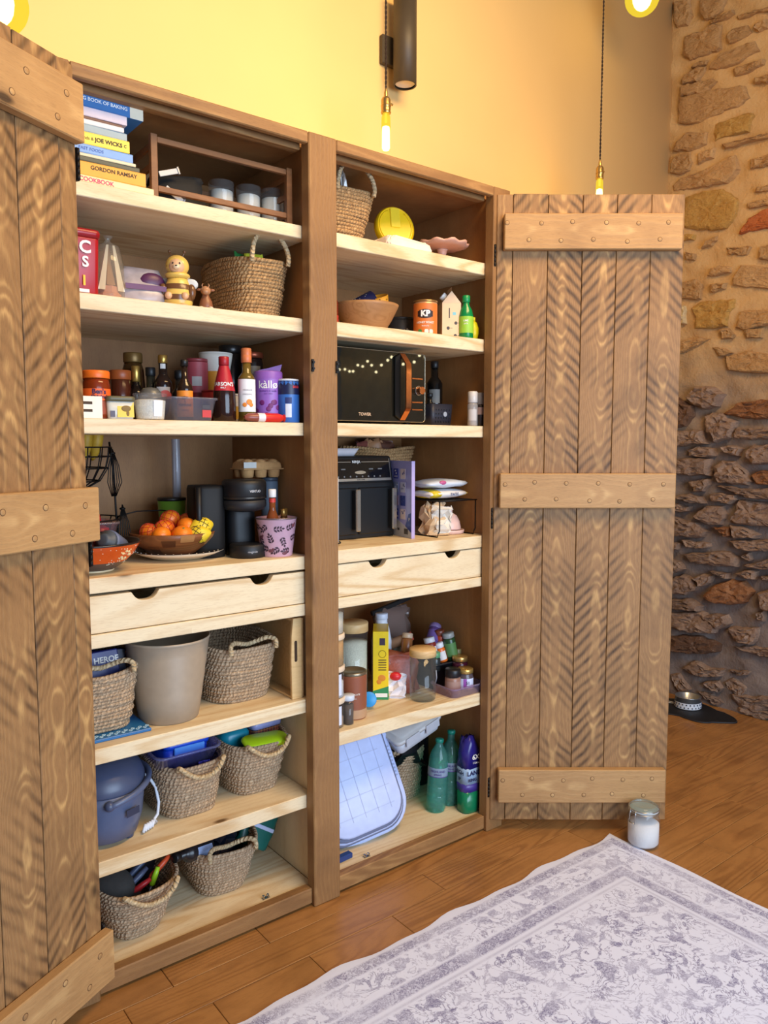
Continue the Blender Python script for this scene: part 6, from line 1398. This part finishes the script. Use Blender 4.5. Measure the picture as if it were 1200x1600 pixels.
# pink bell dish
t = T('pink_butter_dish', 'pale pink domed butter dish at the right end of the worktop', 'butter dish', (.722, .185, Z))
mp2 = M((222, 188, 180), .35)
bm = B(); lathe(bm, [(.056, 0), (.060, .003), (.062, .012), (.061, .015), (.050, .008), (0, .006)], 36); O('saucer', bm, mp2, t)
bm = B(); lathe(bm, [(.048, .0155), (.049, .02), (.044, .045), (.033, .066), (.016, .077), (0, .079)], 36); O('dome', bm, mp2, t)
bm = B(); tube(bm, [(.016*math.cos(a), 0, .082+.013*math.sin(a)) for a in [R_(-30+20*i) for i in range(13)]], .0055, 8); O('loop_handle', bm, mp2, t)
# basket at the back
t = basket('wide shallow seagrass basket of packets on the worktop back, above the rack', (.610, .475, Z+.190), .36, .14, .130, .27, .11, 11, 0, (), m_rope, e=2.6)
t = T('box_riser', 'brown cardboard box under the wide basket at the back', 'box', (.575, .475, Z)); bm = B(); bx(bm, -.13, .13, -.065, .065, 0, .189, .002); O('body', bm, M((120, 88, 60), .8), t, smooth=False); bm = B(); bx(bm, -.13, .13, -.0658, -.0652, .092, .097); O('tape', bm, M((150, 120, 86), .6), t, smooth=False)
for i, (x, c, lb) in enumerate(((.540, (150, 86, 76), 'reddish snack packet at the left of the wide basket'), (.590, (190, 140, 100), 'tan snack packet in the middle of the wide basket'), (.640, (110, 70, 56), 'brown snack packet at the right of the wide basket'))):
    t = T('snack_packet', lb, 'packet', (x, .470, Z+.215), R_(10-12*i), None, 'packets in the wide worktop basket'); bm = bagmesh(.075, .04, .125+.008*(i == 1), 2, .55, seed=90+i); O('wrapper', bm, M(c, .35), t)

# ---------------------------------------------------------------- right bay, jar shelf
Z = .5162
gl = G((246, 248, 248), .03)
zz = Z
for i, (h, fc, fh, lb) in enumerate(((.098, (150, 128, 110), .03, 'white labelled canister at the bottom of the stack by the stile'), (.105, (206, 206, 210), .05, 'white labelled canister second from the bottom of the stack'), (.105, (196, 150, 96), .085, 'canister of tan grain third from the bottom of the stack'), (.108, (222, 206, 182), .065, 'canister of oats topping the stack by the stile'))):
    t = T('storage_canister', lb, 'canister', (.140, .115, zz), 0, None, 'stacked canisters by the middle stile')
    bm = B(); lathe(bm, [(.044, 0), (.046, .003), (.046, h-.018)], 28, cap1=False); O('glass', bm, gl, t)
    bm = B(); lathe(bm, [(.043, .003), (.043, fh), (0, fh+.006)], 24); O('contents', bm, M(fc, .8, 0, .3, 250, .4), t)
    bm = B(); lathe(bm, [(.047, h-.0178), (.048, h-.016), (.048, h-.001), (.046, h)], 28); O('lid', bm, w_bamboo if i == 3 else M((226, 204, 176), .5), t)
    if i < 2:
        a = face(.14, .115)+.55; O('label', strip([(.0462, 0), (.0462, .1)], .012, h-.024, a-.55, a+.35), M((214, 220, 236), .6), t)
    zz += h+.0004
def clipjar(lb, loc, r, h, fill=None, group=None):
    t = T('clip_top_jar', lb, 'jar', loc, 0, None, group)
    bm = B(); lathe(bm, [(r*.86, 0), (r, .008), (r, h*.66), (r*.82, h*.80), (r*.80, h*.86)], 32, cap1=False); O('glass', bm, gl, t)
    bm = B(); lathe(bm, [(r*.82, h*.862), (r*.90, h*.868), (r*.90, h*.892), (r*.82, h*.898)], 28); O('seal', bm, M((206, 206, 202), .4), t)
    bm = B(); lathe(bm, [(r*.82, h*.899), (r*.92, h*.905), (r*.92, h*.94), (r*.80, h*.985), (r*.74, h), (r*.66, h*.985), (0, h*.97)], 32); O('lid', bm, G((226, 234, 234), .10), t)
    bm = B(); m = .0016*(r/.05)
    for q in (.845, .925): tube(bm, [(r*.93*math.cos(2*PI*i/28), r*.93*math.sin(2*PI*i/28), h*q) for i in range(28)], m, 5, closed=True)
    a = face(loc[0], loc[1])-.75; ca, sa = math.cos(a), math.sin(a)
    for dw in (-.22, .22):
        c2, s2 = math.cos(a+dw), math.sin(a+dw); tube(bm, [(r*.95*c2, r*.95*s2, h*.925), (r*1.02*c2, r*1.02*s2, h*.80), (r*1.06*c2, r*1.06*s2, h*.62)], m, 5)
    tube(bm, [(r*1.06*math.cos(a+dw), r*1.06*math.sin(a+dw), h*.62) for dw in (-.22, 0, .22)], m, 5); O('wire_clip', bm, M((190, 190, 188), .25, .9), t)
    if fill: bm = B(); lathe(bm, [(r*.84, .006), (r*.95, .014), (r*.955, fill[0]), (r*.5, fill[0]+fill[2]), (0, fill[0]+fill[2]*.6)], 28); O('contents', bm, fill[1], t)
    return t
jar('oats_jar', 'tall glass jar of oats with wooden lid at the back left of the jar shelf', 'jar', (.365, .300, Z), [(.052, 0), (.054, .004), (.054, .245)], gl, ([(.050, .2455), (.056, .247), (.056, .276), (.054, .279)], w_bamboo), ([(.0505, .004), (.0515, .208), (0, .212)], M((236, 222, 198), .85, 0, .35, 240, .6)))
clipjar('empty clip top jar with grey lid behind the brown cocoa tin', (.283, .225, Z), .046, .135, None)
jar('cocoa_tin', 'brown cocoa tin with ridged silver lid at the front of the jar shelf', 'tin', (.250, .140, Z), [(.044, 0), (.0455, .003), (.0455, .148)], M((146, 86, 60), .4), ([(.0455, .1485), (.0465, .150), (.0465, .158), (.043, .160), (.040, .155), (0, .154)], M((150, 138, 116), .3, .8)), None,
    [(.004, .034, 1.5, M((184, 146, 112), .5), []), (.040, .146, 1.5, M((142, 80, 54), .5), [('CHOCOLATE', .008, .088, m_paper, .01), ('hot drink', .006, .074, m_paper, .0)])])
jar('seed_jar', 'small jar of dark seeds with white lid in front of the cocoa tin', 'jar', (.196, .092, Z), [(.017, 0), (.0185, .003), (.0185, .080)], gl, (cyl(.0205, .0805, .098), M((206, 214, 226), .4)), ([(.0165, .003), (.0165, .066), (0, .068)], M((84, 68, 60), .8, 0, .6, 350, .6)))
t = T('blue_lidded_jar', 'small glass jar with sky blue lid lying behind the cocoa tin', 'jar', (.352, .185, Z+.0245), 0, (R_(72), 0, R_(-38)))
bm = B(); lathe(bm, [(.020, -.035), (.024, -.030), (.024, .018), (.021, .022)], 24); O('glass', bm, gl, t)
bm = B(); lathe(bm, [(.024, .0225), (.0265, .024), (.0265, .036), (.024, .038), (0, .038)], 24); O('lid', bm, M((40, 150, 222), .4), t)
t = T('yellow_pasta_box', 'narrow yellow cereal box with red print standing on the jar shelf', 'box', (.450, .245, Z), R_(-38))
bm = B(); bx(bm, -.028, .028, -.040, .085, 0, .250, .001); O('carton', bm, M((244, 208, 30), .4), t, smooth=False)
bm = B(); prism(bm, [(-.0285, -.0), (.0285, 0), (.0285, .050), (-.0285, .032)], -.0405, -.0402); bx(bm, -.0286, -.0282, -.0402, .085, 0, .034); O('green_base', bm, M((50, 140, 90), .4), t, smooth=False)
bm = B(); bx(bm, -.020, .024, -.0412, -.0406, .010, .024); O('white_patch', bm, m_w, t, smooth=False)
bm = B(); bx(bm, -.004, .016, -.0408, -.0402, .200, .226); O('dark_badge', bm, M((60, 44, 60), .5), t, smooth=False)
bm = B(); tube(bm, [(.006+.013*math.cos(2*PI*i/18), -.0407, .168+.013*math.sin(2*PI*i/18)) for i in range(18)], .0008, 4, closed=True)
for i in range(5): bx(bm, -.008, .020, -.0408, -.0402, .108+.009*i, .112+.009*i)
O('print', bm, M((120, 90, 20), .5), t, smooth=False)
bm = B(); ball(bm, (.004, -.0402, .080), .014, .0006, .012); ball(bm, (-.006, -.0402, .066), .009, .0006, .009); O('red_print', bm, M((224, 140, 40), .5), t)
bm = B()
for i in range(7): bx(bm, -.0290, -.0284, .004+.004*(i % 2), .018-.003*(i % 3), .100+.015*i, .108+.015*i)
O('side_print', bm, m_ink, t, smooth=False)
jar('white_milk_bottle', 'white plastic bottle behind the yellow box', 'bottle', (.520, .330, Z), [(.034, 0), (.038, .006), (.038, .180), (.030, .225), (.022, .250), (.022, .262)], M((222, 228, 240), .4), (cyl(.024, .2625, .284), M((206, 214, 232), .4), 'cap'))
t = T('red_lentil_bag', 'transparent bag of red lentils slumped behind the empty jar', 'bag', (.545, .245, Z), R_(-30)); bm = bagmesh(.125, .075, .150, 3, .45, seed=101); O('pouch', bm, M((176, 92, 72), .35, 0, .3, 120, .3), t)
t = T('white_red_packet', 'white and red crumpled packet at the foot of the yellow box', 'packet', (.487, .205, Z), R_(-38)); bm = bagmesh(.075, .045, .085, 2.5, .5, seed=102); O('wrapper', bm, M((226, 222, 228), .4), t, smooth=False)
bm = B(); ball(bm, (.0, -.010, .080), .022, .016, .016); O('red_top', bm, M((206, 36, 48), .35), t)
t = T('clipped_cereal_bag', 'clear grain bag closed with a long black clip leaning on the back', 'bag', (.640, .420, Z), 0)
bm = bagmesh(.17, .10, .270, 3, .6, seed=103); O('pouch', bm, G((176, 150, 140), .38, .15), t)
bm = bagmesh(.155, .085, .150, 2, .2, seed=104); bmesh.ops.translate(bm, verts=bm.verts, vec=(0, 0, .002)); O('grain', bm, M((150, 110, 84), .8, 0, .45, 160, .6), t)
bm = B(); bx(bm, -.10, .10, -.007, .007, -.009, .009, .002, mx=Matrix.Translation((-.005, -.004, .285)) @ Matrix.Rotation(R_(-12), 4, 'Y')); O('clip', bm, BLACK, t, smooth=False)
t = T('pale_green_bag', 'small pale green bag between the white bottle and the grain bag', 'bag', (.605, .315, Z), R_(-20)); bm = bagmesh(.08, .05, .175, 2, .5, seed=105); O('pouch', bm, M((150, 156, 136), .35), t)
jar('empty_glass_jar', 'empty tall glass jar with bamboo lid at the shelf front', 'jar', (.553, .130, Z), [(.043, 0), (.0465, .004), (.0475, .010), (.0475, .158)], G((226, 232, 234), .04), ([(.045, .1585), (.049, .160), (.049, .184), (.047, .187)], w_bamboo))
t = T('black_storage_tub', 'black plastic tub of spice jars behind the clear tray', 'tub', (.712, .235, Z)); bm = B(); tray_loft(bm, .12, .12, .135, .14, .098, .002, .015, lip=.003); O('tub', bm, M((26, 28, 34), .4), t)
bm = B(); tube(bm, [(-.066, -.066, .02), (-.060, -.070, .05), (-.066, -.073, .08)], .0025, 5); O('handle_cord', bm, M((170, 176, 190), .5), t)
t = T('clear_tray', 'shallow clear plastic tray holding two preserve jars at the shelf front', 'tray', (.712, .115, Z)); bm = B(); tray_loft(bm, .15, .12, .160, .130, .036, .0014, .02, lip=.004); O('tray', bm, G((214, 196, 226), .22, .1), t)
ZT = Z+.0016
jar('nut_butter_jar', 'small brown spread jar with black lid at the left of the clear tray', 'jar', (.678, .105, ZT), [(.027, 0), (.029, .003), (.029, .058), (.026, .064)], M((150, 112, 96), .3), ([(.0275, .0645), (.029, .066), (.029, .090), (.026, .093)], M((22, 20, 24), .4)), None, [(.012, .050, 1.4, M((166, 132, 118), .5), [])])
jar('preserve_jar', 'small preserve jar with gold lid and purple label in the clear tray', 'jar', (.732, .095, ZT), [(.026, 0), (.030, .004), (.030, .058), (.027, .066), (.027, .070)], M((84, 74, 80), .2), ([(.0275, .0705), (.0295, .072), (.0295, .086), (.027, .088)], M((196, 162, 92), .3, .7)), None, [(.014, .054, 1.4, M((206, 214, 236), .5), [('51', .016, .038, m_ink, .02, .35)]), (.0142, .0538, .22, M((150, 80, 170), .5), [])], turn=0)
t = jar('jam_jar', 'dark purple jam jar with gold lid at the right end of the tray', 'jar', (.757, .150, ZT), [(.028, 0), (.030, .004), (.030, .090), (.026, .098)], M((64, 22, 42), .2), ([(.0265, .0985), (.0295, .100), (.0295, .116), (.027, .118)], M((190, 156, 96), .3, .7)), None, [(.020, .080, 1.3, M((72, 30, 54), .5), [])])
bm = B(); a = face(.757, .15)+.25
tube(bm, [(.0312*math.cos(a+u), .0312*math.sin(a+u), z_) for u, z_ in ((-.35, .03), (-.35, .068), (0, .078), (.35, .068), (.35, .03), (0, .02))], .0009, 4, closed=True); O('outline_print', bm, M((206, 196, 210), .5), t)
# spice jars heaped in the black tub
heap = [(.572, .250, .160, 'amber spice jar with tan lid leaning left in the heap', (150, 92, 50), (196, 168, 140), 10, 14, .021, .078, None),
        (.675, .205, .146, 'red spice jar with white label leaning in the black tub', (130, 44, 36), (206, 206, 214), 14, -6, .022, .064, (206, 206, 220)),
        (.722, .205, .128, 'white capped jar with orange powder in the black tub', (222, 110, 40), (226, 228, 236), 10, -12, .019, .050, (222, 222, 226)),
        (.758, .190, .150, 'dark green labelled spice jar with silver lid, highest at the right', (40, 72, 44), (150, 156, 156), 6, -10, .024, .080, (82, 130, 76)),
        (.690, .240, .200, 'purple herb packet jar at the top middle of the heap', (96, 70, 130), (130, 110, 160), 24, 44, .024, .062, (110, 86, 150)),
        (.738, .235, .170, 'orange red spice jar behind the green labelled one', (176, 62, 30), (120, 60, 40), 0, -8, .020, .05, None),
        (.772, .178, .090, 'slim olive glass bottle in the right of the black tub', (76, 84, 50), (120, 124, 90), 4, 4, .014, .062, None),
        (.660, .185, .106, 'small jar with green and white lid at the left of the tub', (40, 46, 50), (90, 150, 110), 0, 0, .022, .045, None)]
for x, y, zh, lb, c, lc, rx, ry, r, h, lab in heap:
    t = jar('spice_jar', lb, 'jar', (x, y, Z+zh-h*.5-.012), [(r*.92, 0), (r, .003), (r, h), (r*.86, h+.006)], M(c, .25), ([(r*.9, h+.0064), (r*.96, h+.008), (r*.96, h+.024), (r*.86, h+.026)], M(lc, .35)), None, [(h*.2, h*.85, 1.2, M(lab, .5), [])] if lab else (), group='spice jars heaped in the tub', rot=(R_(-rx), R_(ry), 0))
jar('spice_jar', 'brown rolled packet lying across the back left of the spice heap', 'packet', (.575, .300, Z+.172), [(.016, -.05), (.019, -.045), (.019, .045), (.016, .05)], M((150, 112, 84), .5), (cyl(.017, .0502, .06), M((176, 80, 60), .4)), rot=(R_(20), R_(64), R_(-20)))
bpy.data.objects['clear_tray']['label'] = 'shallow clear plastic tray holding three preserve jars at the shelf front'

# ---------------------------------------------------------------- right bay, base board
Z = .0502
t = T('collapsible_basin', 'folded pale blue collapsible basin standing on edge in the bottom right bay', 'basin', (.312, .140, Z), 0, None)
t.rotation_euler = (R_(-25), R_(-9), R_(-10))
mbl, mgr = M((190, 204, 246), .4), M((112, 118, 146), .5)
def rr3(w, h, r, y): return [(x, y, z+.225) for x, z in rrect(w, h, r, 7)]
def slab(w, h, r, y0, y1, rd=.006): return [rr3(w-2*rd, h-2*rd, r-rd, y0), rr3(w-rd*.6, h-rd*.6, r, y0+.002), rr3(w, h, r, y0+rd*.7), rr3(w, h, r, y1)]
bm = B(); loft(bm, slab(.296, .372, .085, -.066, -.046)); O('base_panel', bm, mbl, t)
for y, s, m in ((-.0456, .318, mgr), (-.0310, .330, mbl), (-.0165, .344, mgr)):
    bm = B(); loft(bm, slab(s, s+.078, .092, y, y+.0125, .005)); O('folding_ring', bm, m, t)
bm = B(); loft(bm, slab(.385, .446, .11, -.002, .012)); O('rim', bm, mbl, t)
bm = B()
for i in range(5): bx(bm, -.100+.050*i-.0012, -.100+.050*i+.0012, -.0674, -.0657, .085, .365)
for j in range(5): bx(bm, -.115, .115, -.0674, -.0657, .100+.062*j-.0012, .100+.062*j+.0012)
O('grid_ridges', bm, M((176, 186, 222), .4), t, smooth=False)
bm = B()
for i in range(9): bx(bm, .176, .184, -.0032, -.0018, .17+.013*i, .176+.013*i)
O('grip_slots', bm, M((150, 160, 196), .5), t, smooth=False)
t = T('blue_tray_edge', 'dark blue plastic scraper lying on the base board under the basin', 'scraper', (.170, .098, Z), R_(4)); bm = B(); bx(bm, -.065, .04, -.012, .012, 0, .018, .003); O('grip', bm, M((30, 60, 120), .35), t, smooth=False); bm = B(); bx(bm, -.095, -.0652, -.016, .016, .004, .008, .001); O('blade', bm, M((40, 76, 140), .35), t, smooth=False)
t = basket('small round seagrass basket of black bags beside the folded basin', (.640, .395, Z), .20, .24, .205, .165, .20, 18, 0, (), m_ropeD, e=2.4)
t = T('black_bin_bag', 'black plastic bag bulging out of the small bottom basket', 'bag', (.640, .375, Z+.12), R_(-10)); bm = bagmesh(.165, .17, .215, 5, .35, n=18, seed=111); O('body', bm, M((18, 20, 24), .18), t, smooth=False)
t = T('dark_bottle', 'black lidded bottle at the back behind the teal bottles', 'bottle', (.765, .40, Z)); bm = B(); lathe(bm, [(.04, 0), (.042, .005), (.042, .25), (.03, .285), (.02, .30)], 24); O('body', bm, M((20, 20, 28), .3), t); bm = B(); lathe(bm, [(.022, .3005), (.03, .302), (.032, .33), (.02, .345), (0, .348)], 20); O('cap', bm, M((24, 24, 30), .3), t)
t = T('white_clip_box', 'translucent white clip lid food box tilted on the black bag', 'box', (.600, .265, Z+.285), 0, (R_(12), R_(-17), R_(0)))
mw2 = M((196, 198, 206), .35)
bm = B(); loft(bm, [[(x, y, zz) for x, y in rrect(w, w*.66, .02)] for zz, w in ((0, .20), (.003, .205), (.050, .222))]); O('body', bm, mw2, t)
bm = B(); loft(bm, [[(x, y, zz) for x, y in rrect(w, w*.67, .024)] for zz, w in ((.0502, .232), (.062, .234), (.066, .226), (.064, .20), (.070, .19))]); O('lid', bm, M((206, 206, 206), .35), t)
for x in (-.045, .055):
    bm = B(); bx(bm, x-.034, x+.034, -.0835, -.0785, .030, .066, .0015); O('clip', bm, mw2, t, smooth=False)
# green water bottles
teal = G((150, 230, 220), .14, .05)
for i, (x, y, h, rx, ry, lb) in enumerate(((.657, .172, .275, 0, 4, 'teal water bottle nearest the front at the bottom right'), (.736, .182, .288, 0, 2, 'teal water bottle just behind and right of the front one'))):
    t = T('water_bottle', lb, 'bottle', (x, y, Z), 0, (R_(rx), R_(ry), 0), 'teal water bottles')
    r = .0375; prof = [(.022, .003), (.030, 0), (r, .014), (r, .060), (r-.0015, .064), (r, .068), (r, .095), (r-.0015, .099), (r, .103), (r, .165), (r*.98, .185), (r*.90, .208), (r*.70, .230), (r*.45, .246), (.0135, .254), (.0135, h-.014)]
    bm = B(); lathe(bm, prof, 28, cap1=False)
    for k in range(5): a = 2*PI*k/5; ball(bm, (.026*math.cos(a), .026*math.sin(a), .0075), .010, .010, .0072, 8, 6)
    O('bottle', bm, teal, t)
    bm = B(); lathe(bm, [(r-.004, .016), (r-.002, .06), (r-.002, .16), (r*.80, .20), (0, .201)], 22); O('water', bm, G((196, 238, 234), .10, .05), t)
    bm = B(); lathe(bm, cyl(.0155, h-.0136, h), 18); O('cap', bm, M((24, 130, 110), .35), t)
    a = face(x, y); o = O('label', strip(prof, .140, .172, a-1.5, a+1.5, .0008), G((176, 196, 226), .55, .1), t); bm2 = strip(prof, .138, .1405, a-1.5, a+1.5, .0012); O('band', bm2, M((96, 70, 150), .5), t)
    text('HIGHLAND', .0115, M((70, 60, 130), .5), o, on_cyl(r+.0016, a, .160), .02); text('SPRING', .009, M((70, 60, 130), .5), o, on_cyl(r+.0016, a, .148), .02)
# shrink-wrapped six pack
t = T('water_multipack', 'purple and green wrapped six pack of water in the bottom right corner', 'multipack', (.753, .096, Z), R_(-8))
bm = B(); n = 20
def pk(w, d, z, s=0): return [(x+.004*math.sin(7*i+z*40)*s, y+.004*math.sin(5*i+z*60)*s, z+.004*math.sin(3*i)*s) for i, (x, y) in enumerate(rrect(w, d, min(.024, w/2.2, d/2.2), 4))]
loft(bm, [pk(.070, .060, 0), pk(.076, .066, .006), pk(.077, .067, .085, .4)]); O('green_bottles', bm, M((20, 118, 78), .2, 0, .25, 30), t)
bm = B(); loft(bm, [pk(.0775, .068, .0852, .4), pk(.079, .069, .115, .4)]); O('violet_band', bm, M((70, 56, 140), .3), t)
bm = B(); loft(bm, [pk(.0785, .069, .1152, .4), pk(.078, .068, .175, .4)]); O('pale_band', bm, M((150, 176, 206), .3), t)
bm = B(); loft(bm, [pk(.078, .068, .1752, .4), pk(.076, .064, .235, .8), pk(.060, .05, .270, 1.2), pk(.040, .03, .290, 1.5)]); O('purple_wrap', bm, M((40, 34, 116), .25), t)
m_nv = M((34, 36, 84), .5)
fy = -.0372
text('6X', .026, m_w, t, on_front(.008, fy+.001, .218), .03); text('1 Litre', .011, m_w, t, on_front(.008, fy, .197), .02)
text('LAND', .024, m_nv, t, on_front(.002, fy, .158), .03); text('RING', .016, m_nv, t, on_front(-.006, fy, .132), .03)
side = lambda z0: (lambda u, v: Vector((-.0402, .000-u, z0+v)))
text('HIGH', .022, m_nv, t, side(.158), .03); text('SP', .016, m_nv, t, side(.132), .03)

# ================================================================ on the floor
clipjar('clip top glass jar half full of white salt standing by the right door', (1.138, -.408, .0008), .056, .150, (.082, M((226, 222, 222), .9, 0, .08, 250, .4), .012))
t = T('pet_mat', 'black cloud shaped pet mat on the floor by the stone wall', 'mat', (2.555, .270, .0006), R_(-84))
def cloud(s, z): return [((.235*math.cos(a)+.045*math.cos(a)*abs(math.cos(2.5*a)))*s, (.115+.045*abs(math.sin(2.5*a+.6)))*math.sin(a)*s, z) for a in [2*PI*i/60 for i in range(60)]]
bm = B(); loft(bm, [cloud(1, 0), cloud(1, .003), cloud(.96, .004)]); O('mat', bm, M((20, 20, 24), .6), t)
bm = B(); e_ = cloud(.985, .0042); tube(bm, e_, .0024, 5, closed=True); O('raised_edge', bm, M((44, 44, 50), .5), t)
bm = B()
for c in (-.150, -.104): tube(bm, [(c+.028*math.cos(2*PI*i/20), .045+.010*math.sin(2*PI*i/20)+.004*(c < -.1), .0058) for i in range(20)], .0028, 5, closed=True)
O('white_loop_print', bm, M((206, 210, 222), .5), t)
t = T('pet_bowl', 'steel pet bowl with dark paw dots standing on the black mat', 'bowl', (2.605, .278, .0052))
pr = [(.066, 0), (.068, .004), (.066, .058)]
bm = B(); lathe(bm, [(.066, 0), (.069, .003), (.067, .060), (.069, .062), (.067, .064), (.060, .060), (.055, .02), (0, .016)], 40); O('bowl', bm, M((190, 192, 196), .28, .9), t)
a0 = face(2.605, .278); O('white_band', strip([(.0692, .003), (.0682, .040)], .004, .036, a0-3.1, a0+3.1, .0008, 40), M((214, 218, 226), .5), t)
bm = B()
for k in range(44):
    a = 2*PI*(k//2)/22+(k % 2)*.142; z = .012+.016*(k % 2)
    ball(bm, (.0697*math.cos(a), .0697*math.sin(a), z), .0042, .0042, .0042, 6, 4)
O('dot_print', bm, M((44, 48, 66), .5), t)
